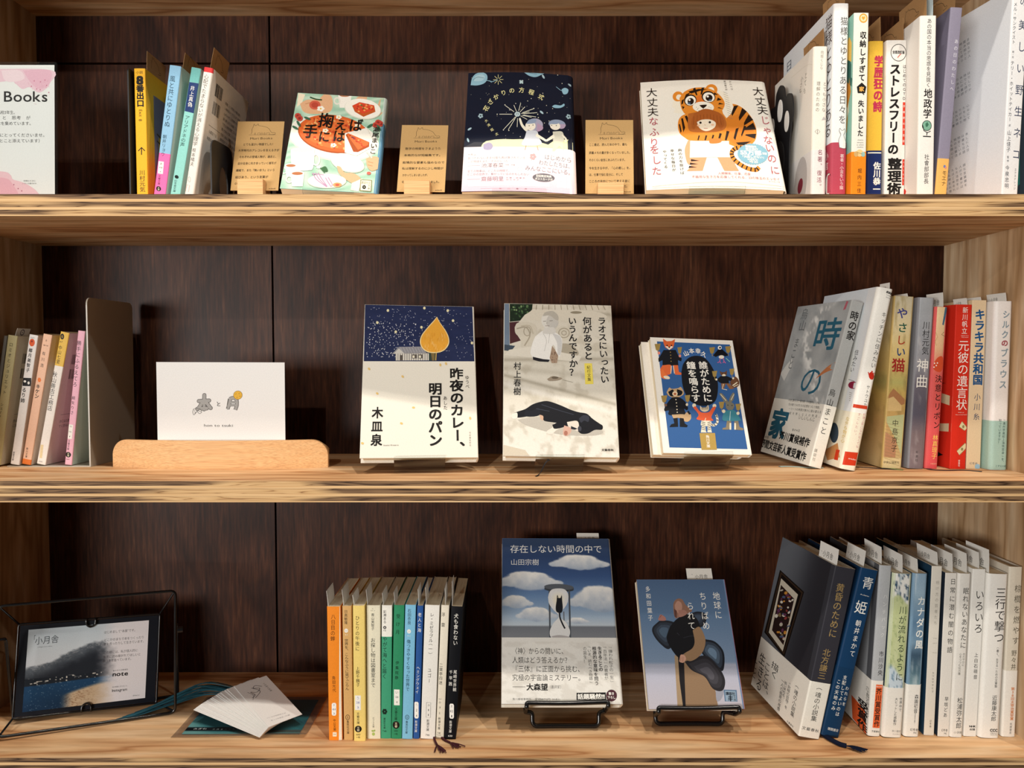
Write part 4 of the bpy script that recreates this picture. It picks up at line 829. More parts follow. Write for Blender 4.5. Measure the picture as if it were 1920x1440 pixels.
upright('r6', 't', 443.9, 25, 17.6, 193.0, -0.3, 128, 'softcover_book', 'white spine book with a small globe drawing', G, one('#efeae2'), rc=1.8, bulge=0.5, front='#ebe6df', quad=q4((300, 110), (417, 105), (285, 1310), (400, 1310)), b0=5.3, fquad=q4((220, 150), (300, 110), (210, 1280), (285, 1325)), art_front=r6_front,
        art=[('T', 'あの国の本当の思惑を見抜く', 364, 126, 358, 595, 34, K), ('T', '地政学', 358, 600, 351, 805, 62, K, .02), ('E', 349, 852, 30, 32, '#7fae95'), ('E', 349, 852, 32, 34, K, 0, 24, 4), ('P', [(338, 840), (352, 828), (362, 846), (350, 862), (340, 858)], '#3f7058'), ('L', [(320, 850), (328, 886), (352, 900), (376, 888)], 5, K), ('L', [(350, 895), (348, 918)], 6, K), ('L', [(322, 924), (378, 926)], 7, K), ('T', '社會部部長', 350, 1042, 345, 1245, 36, K)])
upright('r7', 't', 462.9, 30, 12.6, 203.8, 3.6, 130, 'softcover_book', 'mauve grey spine book with tan foot, leaning beside the big wildcat book', G, [(0, .215, '#eab566'), (.215, 1, '#8b8597')], rc=1.2, bulge=0.4, front='#6f6a7c', quad=q4((515, 60), (588, 50), (400, 1310), (488, 1310)), b0=6.4,
        art=[('T', 'あの日のわたしへ', 552, 225, 520, 560, 26, '#d9d6de'), ('T', 'モエナ', 472, 1122, 463, 1248, 36, K), ('E', 472, 1092, 9, 12, '#6d7fae'), ('E', 480, 1100, 7, 9, '#d98a8a')])
def r8_front(A, B):
    for (x, y, n) in ((790, 110, 5), (785, 350, 5), (775, 580, 4), (765, 780, 5), (750, 1000, 6)):
        for i in range(n): A.scribble(565 - (y / 14), y + 66 + i * 30, x, y + i * 30, 21, '#7b7f86', 20)
    A.Hz('Issue', 705, 20, 755, 5, 30, '#6a7078'); A.P([(590, 60), (760, 0), (640, 330), (580, 380)], '#d4dfe9')
upright('r8', 't', 534.4, 25, 19.5, 222.8, 1.9, 158, 'softcover_book', 'largest white softcover, its text covered front facing the mauve book', G, one('#e9e9ea'), rc=1.6, bulge=0.4, front='#e9ebee', yaw=9.0, quad=q4((925, -80), (1050, -90), (850, 1300), (968, 1300)), b0=6.9, fquad=q4((590, -60), (925, -80), (505, 1310), (850, 1320)), art_front=r8_front,
        art=[('T', '美しい野生ネコ', 1000, 100, 948, 1120, 66, '#1d2c50'), ('C', 'の', 1003, 12, 62, '#1d2c50'), ('T', 'メル・サンクイスト', 942, 25, 927, 318, 26, '#2b2f3a'), ('T', '絵・文', 926, 360, 922, 415, 15, '#2b2f3a'), ('T', 'テリー・ホイットテイカー', 921, 428, 902, 842, 27, '#2b2f3a'), ('T', '訳', 903, 850, 902, 880, 15, '#2b2f3a'), ('T', '山上佳子', 900, 895, 893, 1044, 30, '#2b2f3a'), ('T', '監修', 892, 1062, 890, 1110, 15, '#2b2f3a'), ('T', '今泉忠明', 887, 1125, 882, 1280, 30, '#2b2f3a'), ('T', 'エクスナレッジ', 948, 1140, 940, 1285, 16, '#2b2f3a')])
upright('r9', 't', 558.5, 42, 12.0, 176.0, 0.5, 130, 'softcover_book', 'dark teal spine book squeezed against the right wall', G, one('#23303c'), quad=q4((1030, 300), (1100, 300), (985, 1310), (1060, 1310)), b0=8.5, art=[('P', [(992, 560), (1010, 540), (1012, 900), (990, 960)], '#4a3a5c'), ('P', [(990, 980), (1012, 940), (1010, 1240), (988, 1260)], '#1f6a66')])
# ------------------------------------------------ books shown face out
GF = 'books displayed face out'
SK = '#e0b088'
# 1 tart and tableware, top shelf
def f1(A, B):
    q = [(635, 297), (1300, 335), (498, 1012), (1225, 1052)]
    A.grid(q, 60, 80, lambda U, V: mixc(hexv('#9cc5ac'), hexv('#c2dcc6'), .5 + .5 * np.sin(60 * V + 5 * np.sin(7 * U + 9 * V))))
    def cup(x, y, s, cof=True):
        A.P([(x - 48 * s, y - 40 * s), (x + 48 * s, y - 40 * s), (x + 36 * s, y + 50 * s), (x - 36 * s, y + 50 * s)], '#f4f0e6'); A.E(x, y - 40 * s, 48 * s, 16 * s, '#f7f4ec'); A.E(x - 55 * s, y + 2 * s, 20 * s, 22 * s, '#e9e4d8', 0, 16, 9 * s)
        if cof: A.E(x, y - 38 * s, 38 * s, 11 * s, '#b5714a')
    # hands and sleeves
    A.P([(640, 300), (690, 310), (662, 380), (628, 400)], '#efe3c8'); A.P([(650, 380), (700, 350), (790, 345), (870, 330), (895, 380), (870, 440), (760, 455), (680, 440)], SK, True); A.P([(830, 305), (880, 318), (895, 375), (860, 400), (800, 350)], SK, True)
    A.L([(690, 380), (740, 370), (800, 380)], 4, '#b97f55', True); A.E(762, 388, 42, 34, '#d0604a'); A.E(762, 388, 26, 20, '#b94a3a'); [A.E(805 + 16 * math.cos(a), 415 + 12 * math.sin(a), 13, 9, '#f6f2e6') for a in np.linspace(0, 5.2, 5)]; A.E(805, 415, 7, 6, '#e7b84a')
    A.L([(725, 330), (770, 345), (815, 350)], 10, '#2f4a2c', True); A.P([(1040, 380), (1090, 320), (1150, 325), (1130, 375), (1080, 395)], SK, True); A.P([(1225, 410), (1250, 345), (1290, 350), (1285, 420), (1240, 470), (1215, 450)], SK, True)
    cup(985, 355, 1.05)
    # serving plate and tart
    A.E(900, 640, 345, 165, '#dcdccb', 10, 40); A.E(900, 632, 340, 160, '#f1eee2', 10, 40); A.E(905, 605, 272, 142, '#a84f22', 8, 40); A.E(905, 600, 265, 135, '#d9652f', 8, 40); A.E(905, 595, 236, 116, '#e0733a', 8, 40)
    for i in range(150):
        a = random.uniform(0, 6.28); r = random.random() ** .5; A.E(905 + 238 * r * math.cos(a), 598 + 115 * r * math.sin(a) + 28 * r * math.cos(a), random.uniform(6, 15), random.uniform(4, 9), random.choice(['#c9482a', '#e88a45', '#efa55c', '#b23c22', '#d35a30', '#e7b070']), random.uniform(0, 90), 7)
    for x, y in ((840, 580), (940, 480), (1080, 545), (900, 690)): [A.E(x + 14 * math.cos(a), y + 10 * math.sin(a), 10, 7, '#f6f0dc', 0, 8) for a in np.linspace(0, 5.2, 5)]; A.E(x, y, 6, 5, '#e2b044', 0, 8)
    A.P([(985, 600), (1150, 560), (1215, 690), (1075, 770), (985, 745)], '#f1eee2'); A.P([(992, 612), (1010, 600), (1170, 668), (1168, 702), (1085, 742), (1050, 740)], '#a84f22'); A.P([(1000, 608), (1015, 602), (1165, 665), (1160, 688), (1085, 725)], '#df6d38')
    for i in range(26): t = random.random(); u = random.random(); A.E(1020 + 130 * t, 615 + 55 * t + 60 * u * t, 8, 5, random.choice(['#c9482a', '#efa55c', '#b23c22', '#7d3a4a']), 20, 7)
    A.E(1120, 420, 138, 76, '#dcdccb', 8, 32); A.E(1120, 416, 134, 72, '#f4f1e6', 8, 32); A.P([(1040, 395), (1095, 368), (1205, 392), (1215, 440), (1125, 478), (1060, 440)], '#c05a2a'); A.P([(1045, 392), (1095, 370), (1200, 392), (1205, 425), (1120, 455), (1065, 425)], '#d9492e')
    for i in range(22): A.E(random.uniform(1070, 1190), random.uniform(380, 440), 9, 6, random.choice(['#e86a45', '#b23c22', '#efa55c', '#54713c']), 10, 7)
    # white tableware, lower half
    A.P([(580, 735), (600, 718), (740, 715), (758, 740), (748, 860), (715, 880), (620, 880), (588, 850)], '#f3f0e6', True); A.E(668, 725, 82, 18, '#e4e1d4'); A.E(770, 800, 26, 40, '#ece8dc', 0, 18, 12)
    A.E(1008, 826, 130, 66, '#d9d8c8', 16, 32); A.E(1005, 820, 127, 62, '#f6f4ea', 16, 32); A.E(1005, 822, 80, 36, '#ebe8dc', 16)
    A.P([(925, 845), (955, 855), (985, 895), (1060, 905), (1110, 950), (1070, 985), (1010, 960), (945, 905)], SK, True); A.P([(1040, 975), (1120, 940), (1090, 1040), (1030, 1030)], '#efe9d6')
    A.P([(1145, 790), (1200, 775), (1245, 790), (1240, 860), (1190, 885), (1155, 850)], SK, True); A.L([(1150, 740), (1190, 785)], 12, '#c9cdc6'); A.L([(1160, 815), (1200, 825)], 4, '#b97f55'); A.L([(1158, 840), (1195, 848)], 4, '#b97f55')
    cup(582, 880, .95); cup(630, 945, 1.1); A.E(852, 962, 146, 54, '#d9d8c8', 0, 32); A.E(850, 957, 142, 50, '#f4f1e6', 0, 32); A.E(930, 990, 34, 18, '#e0a06c'); A.E(930, 990, 16, 9, '#cf5a45')
    for x, y, X, Y in ((745, 900, 850, 1005), (765, 898, 852, 1003), (785, 897, 855, 1003), (840, 935, 885, 1005), (860, 932, 888, 1002)): A.L([(x, y), (x + 30, y + 50), (X, Y)], 7, '#b98fae', True)
    A.L([(740, 905), (830, 915)], 6, '#b98fae'); A.E(790, 855, 18, 12, '#f6f2e6'); A.L([(800, 860), (835, 900)], 5, '#3f6b44'); A.P([(800, 865), (840, 850), (858, 885), (830, 890)], '#3f6b44', True); A.E(1167, 902, 16, 12, '#d36a5a')
    for x, y in ((635, 472), (648, 490), (1235, 520), (1255, 530), (1215, 540)): A.E(x, y, 24, 22, '#c04a3c', 0, 9); A.E(x, y, 11, 10, '#8f2f2c', 0, 8)
    for x, y, r in ((640, 530, 60), (615, 560, 30), (705, 490, 20), (1175, 545, -30), (1240, 560, 60)): A.E(x, y, 26, 9, '#3f6b52', r)
    for c, x, y, w in (('掬', 845, 505, 118), ('え', 955, 538, 92), ('ば', 1068, 540, 104), ('手', 728, 585, 112), ('に', 832, 625, 92), ('は', 942, 622, 96)): A.C(c, x, y, w, '#1a1715', 0, .015)
    A.T('瀬尾まいこ', 1226, 552, 1194, 758, 54, '#1a1715', .01)
    A.P([(1105, 950), (1190, 955), (1186, 1042), (1098, 1036)], '#8a7f4a'); A.P([(1110, 955), (1185, 960), (1181, 1037), (1104, 1031)], '#f1ecd2'); A.Hz('講談社文', 1110, 972, 1182, 977, 22, '#2b2a1c'); [A.E(1132 + 9 * math.cos(a), 1008 + 10 * math.sin(a), 6, 6, '#1d1d14', 0, 8) for a in np.linspace(0, 5.6, 8)]; A.T('文庫', 1170, 985, 1166, 1030, 20, '#2b2a1c')
faceout('F1', (-202.3, 46.0, 179.3), 5.0, 29.5, 2.5, 105, 148, 17, 'pocket_paperback', 'face out paperback with a painted tart and tableware on mint green', GF, [(0, .72, '#5f93b8'), (.72, 1, '#cfe0dc')],
        rc=3.5, bulge=1.0, front='#aacfb6', quad=None, fquad=q4((635, 297), (1300, 335), (498, 1012), (1225, 1052)), art_front=f1)

# 2 night sky with two children, top shelf
def f2(A, B):
    navy = '#151b2c'; cr = '#e9e3a6'; lb = '#8fb9cc'
    A.P([(400, 832), (440, 805), (520, 793), (600, 790), (680, 793), (760, 790), (860, 802), (930, 815), (1000, 832), (1040, 800), (1100, 778), (1180, 775), (1232, 795), (1252, 830), (1256, 960), (225, 960), (236, 905)], '#ece9b6')
    A.P([(236, 905), (245, 850), (330, 810), (420, 815), (400, 840), (380, 905)], '#3a3b42')
    st = [(300 + random.random() * 900, 190 + random.random() * 600) for _ in range(60)]; A.dots(st, 2.2, '#d9d6c0'); A.dots(st[:14], 4, '#e6e3cf')
    A.P([(300, 285), (312, 225), (345, 185), (400, 172), (445, 195), (450, 240), (420, 275), (360, 290)], lb, True); A.P([(330, 250), (345, 205), (400, 190), (430, 215), (400, 250)], '#a9cbd9', True); A.L([(320, 240), (360, 215), (420, 225)], 3, '#3a5568', True); A.L([(430, 245), (500, 262), (545, 245)], 5, lb); A.L([(470, 250), (490, 270)], 4, lb)
    for a in np.linspace(0, 6.28, 9): A.L([(550 + 12 * math.cos(a), 245 + 12 * math.sin(a)), (550 + 46 * math.cos(a), 245 + 46 * math.sin(a))], 3.5, cr)
    A.P([(765, 165), (960, 172), (925, 205), (880, 222), (830, 212), (795, 190)], lb, True); A.L([(830, 185), (900, 195)], 3, '#3a5568'); A.E(758, 268, 12, 11, '#b9d2d6'); [A.E(758 + 13 * math.cos(a), 268 + 12 * math.sin(a), 9, 8, '#b9d2d6', 0, 8) for a in (.8, 2.4, 3.9, 5.5)]
    for x, y, r in ((955, 215, 60), (290, 688, -30), (275, 790, 70), (940, 540, 40), (1195, 275, 20)): A.E(x, y, 20, 9, '#a9c4cf', r)
    A.P([(1033, 482), (1060, 465), (1110, 468), (1140, 450), (1145, 468), (1110, 490), (1060, 494)], lb, True); A.L([(1070, 300), (1110, 330), (1140, 335)], 4, lb); A.P([(1120, 320), (1150, 305), (1180, 320), (1170, 355), (1140, 365), (1125, 345)], lb, True)
    for x, y in ((1182, 565), (390, 572)): [A.E(x + 14 * math.cos(a), y + 14 * math.sin(a), 10, 9, '#9fb9c2', 0, 8) for a in (.5, 1.8, 3, 4.3, 5.5)]; A.E(x, y, 6, 6, navy)
    rays = [(615, 485), (560, 562), (600, 700), (640, 705), (752, 462), (790, 495), (865, 512), (830, 540), (890, 585), (850, 590), (690, 480), (720, 680), (690, 620), (655, 640), (900, 545), (810, 610)]
    for x, y in rays: A.L([(725 + (x - 725) * .3, 565 + (y - 565) * .3), (x, y)], 4.5, '#e7e6d2')
    A.dots([(610, 478), (540, 562), (596, 707), (910, 590), (870, 508), (905, 560), (645, 712)], 5, '#e7e6d2'); A.E(722, 563, 26, 22, '#c2d6dc'); A.E(722, 563, 12, 9, navy, 0, 14, 3)
    for c, x, y, r in (('花', 440, 505, 62), ('ざ', 478, 448, 50), ('か', 530, 402, 38), ('り', 597, 366, 22), ('の', 672, 347, 8), ('方', 760, 343, -4), ('程', 848, 360, -16), ('式', 935, 400, -30)): A.C(c, x, y, 52, cr, r, .01)
    for c, x, y, r in (('大', 440, 620, 55), ('滝', 463, 660, 50), ('瓶', 493, 703, 42), ('太', 535, 743, 36)): A.C(c, x, y, 30, cr, r - 10)
    # the two children
    A.P([(735, 605), (750, 600), (775, 660), (815, 700), (800, 720), (755, 670)], '#f1ecd8', True); A.P([(805, 712), (895, 712), (915, 770), (940, 830), (850, 850), (762, 842), (790, 770)], '#d5d9e2', True); A.P([(895, 735), (985, 790), (978, 808), (885, 760)], '#f1ecd8')
    A.E(880, 655, 72, 56, '#a9a6bd'); A.P([(900, 640), (950, 670), (945, 700), (900, 715)], '#b79ab4', True); A.E(840, 668, 46, 42, '#f3ecdc'); A.P([(800, 650), (830, 612), (890, 608), (880, 640), (830, 650)], '#8f9fb8', True); A.dots([(828, 668), (862, 660)], 5, K); A.L([(832, 690), (842, 690)], 3, '#c07a78')
    A.P([(1040, 712), (1120, 706), (1140, 750), (1130, 805), (1050, 805), (1045, 760)], '#d8d6c4', True); A.P([(1048, 735), (980, 790), (985, 808), (1060, 765)], '#f1ecd8'); A.L([(1125, 735), (1160, 775), (1150, 800)], 16, '#f1ecd8', True); A.P([(1050, 800), (1130, 800), (1140, 880), (1100, 840), (1050, 900), (1035, 895)], '#e3dfbf')
    A.E(1078, 640, 76, 40, '#93a0b9'); A.P([(1100, 640), (1155, 640), (1140, 675), (1100, 680)], '#b3a0b8', True); A.E(1062, 660, 46, 36, '#f3ecdc'); A.P([(1005, 645), (1030, 612), (1100, 612), (1080, 640)], '#8f9fb8', True); A.dots([(1030, 655), (1072, 655)], 5, K)
    A.L([(800, 850), (790, 890)], 5, '#b8885a'); A.L([(900, 850), (910, 890)], 5, '#b8885a'); A.P([(415, 835), (470, 820), (500, 850), (480, 885), (420, 880)], '#a9a0bb', True)
    # paper band
    B.grid([(226, 893), (1254, 893), (213, 1266), (1258, 1274)], 30, 20, lambda U, V: ramp(V, [(0, '#f6f1ee'), (.35, '#f3e2e3'), (1, '#efbfcd')]))
    g = '#6d6069'
    for t, x0, y0, x1, y1, h in (('世界は、', 272, 928, 372, 930, 24), ('気づかれないまま何度も再計算されている', 272, 960, 795, 962, 25), ('この物語もまた、そのひとつだ', 272, 991, 640, 993, 23), ('池澤春菜', 395, 1030, 598, 1031, 44), ('作家・声優', 612, 1028, 700, 1029, 15), ('全ての物事は、どこかの時間で、', 268, 1080, 665, 1082, 24),
                             ('どこかの世界で、繋がっているのかもしれない', 266, 1110, 830, 1113, 24), ('齋藤明里', 393, 1154, 598, 1156, 46), ('女優・読書系', 615, 1146, 795, 1148, 14), ('ほんタメ', 615, 1164, 740, 1165, 14), ('はじめから', 965, 945, 1212, 965, 54), ('わたしたちは、', 914, 998, 1222, 1022, 52), ('みんなここにいる。', 790, 1052, 1228, 1080, 52)): B.Hz(t, x0, y0, x1, y1, h, g)
    B.L([(270, 1030), (385, 1030)], 3, '#c98f9c'); B.L([(268, 1154), (383, 1155)], 3, '#c98f9c'); [B.E(862 + 17 * math.cos(a), 950 + 18 * math.sin(a), 14, 13, '#e9a5a5') for a in (0, 1.3, 2.6, 3.9, 5.2)]; B.L([(855, 970), (845, 985)], 4, '#d98f92'); B.E(745, 1066, 22, 20, '#e0b9c4', 0, 14, 3)
    B.E(958, 1138, 100, 39, '#69646a'); B.Hz('初回限定特典', 890, 1123, 1030, 1125, 24, W_, .02); B.Hz('ポストカード付', 880, 1150, 1040, 1153, 26, W_, .02); B.P([(1078, 1100), (1205, 1105), (1210, 1225), (1078, 1222)], '#f4d3dc'); B.L([(1080, 1165), (1208, 1168)], 3, '#efc2cf'); B.L([(1120, 1102), (1120, 1222)], 3, '#efc2cf'); B.L([(1165, 1102), (1166, 1224)], 3, '#efc2cf'); B.R(275, 1185, 1010, 1222, '#f2d0d9')
    B.Hz('早川書房', 530, 1246, 835, 1246, 16, '#8a6a74'); B.L([(390, 1243), (980, 1240)], 2, '#b98f9c')
faceout('F2', (7.9, 50.7, 177.6), 1.3, 29.3, 1.5, 128, 188, 14, 'softcover_book', 'face out navy cover with two children under a night sky, pink paper band', GF, one('#151b2c'),
        rc=6.0, bulge=0.5, bow=3.0, front='#151b2c', obi=(66, '#f3e2e2'), fquad=q4((280, 172), (1222, 190), (213, 1266), (1258, 1274)), art_front=f2)

# 3 tiger, top shelf
def f3(A, B):
    O = '#df8a2f'; O2 = '#c9701f'; BK_ = '#241710'; R_ = '#b4535f'
    A.P([(1300, 470), (1380, 480), (1460, 530), (1520, 610), (1548, 700), (1535, 785), (1470, 840), (1390, 850), (1320, 830), (1250, 800), (1000, 795), (930, 765), (885, 720), (872, 650), (890, 590), (950, 560), (1100, 560), (1240, 520)], O, True)
    A.P([(1290, 600), (1440, 560), (1520, 680), (1500, 800), (1380, 830), (1300, 760)], '#d67f2a', True)
    for pts in ([(1355, 490), (1392, 484), (1340, 580), (1330, 560)], [(1425, 505), (1465, 535), (1400, 620), (1395, 590)], [(1480, 560), (1520, 605), (1440, 660), (1440, 635)], [(1520, 630), (1545, 690), (1440, 700), (1450, 680)], [(1545, 725), (1535, 770), (1450, 745), (1455, 735)], [(1440, 660), (1460, 665), (1420, 760), (1415, 740)], [(1370, 690), (1395, 680), (1365, 790), (1350, 770)], [(1290, 710), (1315, 715), (1290, 795), (1275, 790)], [(1230, 730), (1250, 735), (1230, 795), (1215, 792)], [(1170, 745), (1185, 748), (1170, 795), (1158, 793)], [(1110, 750), (1125, 752), (1112, 795), (1100, 793)], [(1050, 750), (1062, 752), (1050, 793), (1040, 790)], [(930, 580), (950, 575), (985, 660), (970, 700), (955, 640)], [(900, 600), (915, 595), (935, 680), (920, 720)], [(880, 650), (890, 645), (905, 710), (895, 725)], [(1370, 810), (1500, 795), (1440, 830), (1390, 830)]): A.P(pts, BK_)
    # cheeks, head, ears
    A.P([(835, 440), (820, 490), (850, 515), (835, 545), (890, 555), (960, 560), (930, 470), (880, 430)], '#efe8d6'); A.P([(1215, 350), (1265, 370), (1320, 420), (1350, 500), (1330, 560), (1290, 600), (1260, 560), (1240, 480)], '#efe8d6')
    for i in range(12): a = 350 + i * 20; A.L([(1262 + i * 4, a + 20), (1300 + i * 4, a + 34)], 2.5, '#8a8172')
    A.E(872, 405, 46, 44, O); A.E(880, 412, 24, 24, '#efe8d6'); A.E(1160, 352, 52, 48, O); A.E(1155, 358, 30, 28, '#efe8d6')
    A.P([(885, 420), (930, 365), (1010, 335), (1110, 335), (1190, 365), (1250, 420), (1275, 480), (1240, 545), (1160, 565), (1060, 560), (960, 575), (905, 520)], O, True); A.P([(1010, 430), (1060, 400), (1110, 420), (1120, 470), (1080, 500), (1020, 480)], '#d9742a', True)
    for pts in ([(960, 365), (1050, 345), (1130, 350), (1060, 362), (985, 385)], [(1000, 345), (1020, 332), (1040, 400), (1030, 402)], [(1075, 335), (1100, 332), (1078, 395), (1066, 395)], [(940, 390), (980, 372), (960, 400), (925, 430)], [(905, 440), (925, 430), (915, 470), (900, 480)], [(1215, 420), (1250, 440), (1205, 450)], [(1228, 465), (1270, 478), (1218, 482)], [(1225, 505), (1262, 520), (1210, 512)], [(905, 490), (930, 500), (915, 520)], [(1185, 375), (1220, 400), (1180, 395)]): A.P(pts, BK_)
    A.E(978, 442, 54, 50, BK_, -10); A.E(980, 446, 46, 42, '#f4efe2', -10); A.E(982, 452, 27, 29, BK_); A.E(972, 440, 9, 9, W_); A.E(1135, 415, 60, 50, BK_, 12); A.E(1137, 419, 51, 42, '#f4efe2', 12); A.E(1140, 424, 30, 29, BK_); A.E(1128, 412, 10, 9, W_); A.E(968, 470, 14, 8, '#4d6f8f'); A.E(1150, 445, 14, 8, '#4d6f8f')
    A.E(1090, 505, 92, 48, '#f1ebdc', 4); A.P([(1055, 487), (1120, 485), (1098, 512), (1082, 513)], BK_, True); A.L([(1090, 512), (1090, 535)], 4, BK_); A.L([(1050, 535), (1090, 545), (1135, 533)], 4, BK_, True); A.dots([(1030, 505), (1045, 515), (1140, 505), (1155, 512), (1040, 525)], 3, BK_)
    # paws hugging, child
    A.P([(960, 560), (1060, 545), (1190, 540), (1270, 590), (1285, 680), (1200, 720), (1010, 720), (960, 680)], '#b0642c', True); A.P([(1010, 560), (1110, 520), (1230, 560), (1270, 640), (1240, 700), (1200, 640), (1120, 600), (1040, 640), (1010, 700), (985, 640)], '#a65a26', True)
    for i in range(9): A.L([(1010 + i * 28, 585 - 20 * math.sin(i / 8 * 3.1)), (1005 + i * 30, 660)], 3, '#7d3f18')
    A.P([(1035, 635), (1080, 615), (1150, 615), (1195, 640), (1185, 685), (1120, 715), (1060, 690)], '#f0e3cc', True); A.E(1066, 641, 17, 11, '#e8e0d0'); A.E(1066, 641, 10, 10, BK_); A.E(1146, 638, 17, 11, '#e8e0d0'); A.E(1146, 638, 10, 10, BK_); A.L([(1098, 660), (1112, 662)], 3, '#b07a5a'); A.L([(1095, 690), (1128, 690)], 4, '#b6594c'); A.E(1050, 665, 14, 8, '#eabf9c'); A.E(1170, 660, 14, 8, '#eabf9c')
    # cloth, legs, arm
    A.P([(960, 790), (990, 800), (985, 880), (985, 985), (965, 1000), (945, 960), (932, 870)], '#eba67c', True); A.P([(978, 798), (1140, 805), (1310, 798), (1318, 940), (1150, 942), (975, 942)], '#e9e6dc'); A.P([(1140, 780), (1240, 780), (1235, 815), (1150, 822)], '#d9803a', True)
    A.P([(985, 942), (1120, 942), (1085, 1057), (950, 1057), (985, 1020)], '#eba276'); A.P([(1212, 942), (1345, 940), (1362, 1000), (1395, 1055), (1270, 1057)], '#eba276'); A.P([(985, 955), (1060, 970), (985, 975)], BK_); A.P([(978, 985), (1050, 1000), (975, 1003)], BK_); A.P([(972, 1012), (1040, 1028), (965, 1030)], BK_)
    # tail
    T_ = bez([(1440, 850), (1370, 860), (1335, 895), (1345, 945), (1400, 995), (1470, 1030), (1540, 1040), (1568, 1015)], 8); A.L(T_, 36, O)
    for i in range(3, len(T_) - 4, 4): p = T_[i]; t = np.array(T_[i + 1]) - np.array(T_[i - 1]); n = np.array([-t[1], t[0]]) / np.linalg.norm(t) * 18; A.L([(p[0] - n[0], p[1] - n[1]), (p[0] + n[0], p[1] + n[1])], 12, BK_)
    A.E(1515, 905, 128, 88, '#85b4c6', 0, 36)
    for a in np.linspace(0, 6.28, 37)[:-1]: A.E(1515 + 124 * math.cos(a), 905 + 84 * math.sin(a), 9, 9, '#85b4c6', 0, 8)
    A.Hz('韓国国内', 1450, 842, 1545, 842, 22, W_, .03); A.Hz('累計発行', 1450, 864, 1560, 864, 20, W_, .03); A.Hz('55万部', 1405, 895, 1590, 895, 46, W_, .05); A.Hz('突破', 1595, 897, 1635, 897, 22, W_, .03); A.Hz('「共感しかない」', 1410, 930, 1625, 930, 24, W_, .03); A.Hz('23回も', 1465, 952, 1560, 952, 20, W_, .03); A.Hz('号泣', 1480, 973, 1560, 973, 22, W_, .03)
    for c, x, y in zip('大丈夫', (643, 650, 655), (358, 445, 530)): A.C(c, x, y, 100, BK_, 0, -.005, 82)
    for c, x, y in zip('なふりをした', (662, 668, 668, 672, 690, 692), (612, 705, 795, 860, 950, 1045)): A.C(c, x, y, 88, R_, 0, 0, 80)
    for c, x, y in zip('大丈夫', (1562, 1582, 1600), (355, 440, 520)): A.C(c, x, y, 98, BK_, 0, -.005, 82)
    for c, x, y in zip('じゃないのに', (1622, 1640, 1645, 1660, 1678, 1702), (605, 690, 775, 845, 935, 1035)): A.C(c, x, y, 84, R_, 0, 0, 80)
    A.T('肩の力を抜けば', 888, 858, 914, 1088, 36, K); A.T('幸せな毎日が', 822, 860, 842, 1060, 36, K); A.T('やってくる', 758, 866, 772, 1030, 36, K); A.T('クルベウ', 1318, 270, 1338, 358, 24, '#77706a'); A.T('藤田麗子訳', 1272, 270, 1290, 360, 20, '#77706a')
    A.Hz('人間関係、仕事、恋愛', 1215, 1080, 1495, 1080, 24, '#bf6d72'); A.Hz('不器用な生き方を応援してくれる、23の珠玉のエッセイ', 992, 1109, 1745, 1112, 25, '#bf6d72'); A.Hz('ダイヤモンド社', 1648, 1136, 1745, 1137, 14, '#bf6d72')
    A.L([(655, 1178), (1030, 1160), (1330, 1150), (1800, 1172)], 2.5, '#b9b2a2'); A.L([(655, 1192), (1800, 1190)], 2.5, '#b9b2a2')
faceout('F3', (221.8, 34.4, 177.2), -3.3, 34.8, 1.4, 150, 188, 12, 'softcover_book', 'face out cream cover with a big orange tiger hugging a child', GF, one('#eeeadf'),
        rc=4.0, bulge=0.5, bow=3.5, front='#eeeadf', fquad=q4((545, 262), (1625, 265), (606, 1205), (1804, 1205)), art_front=f3)

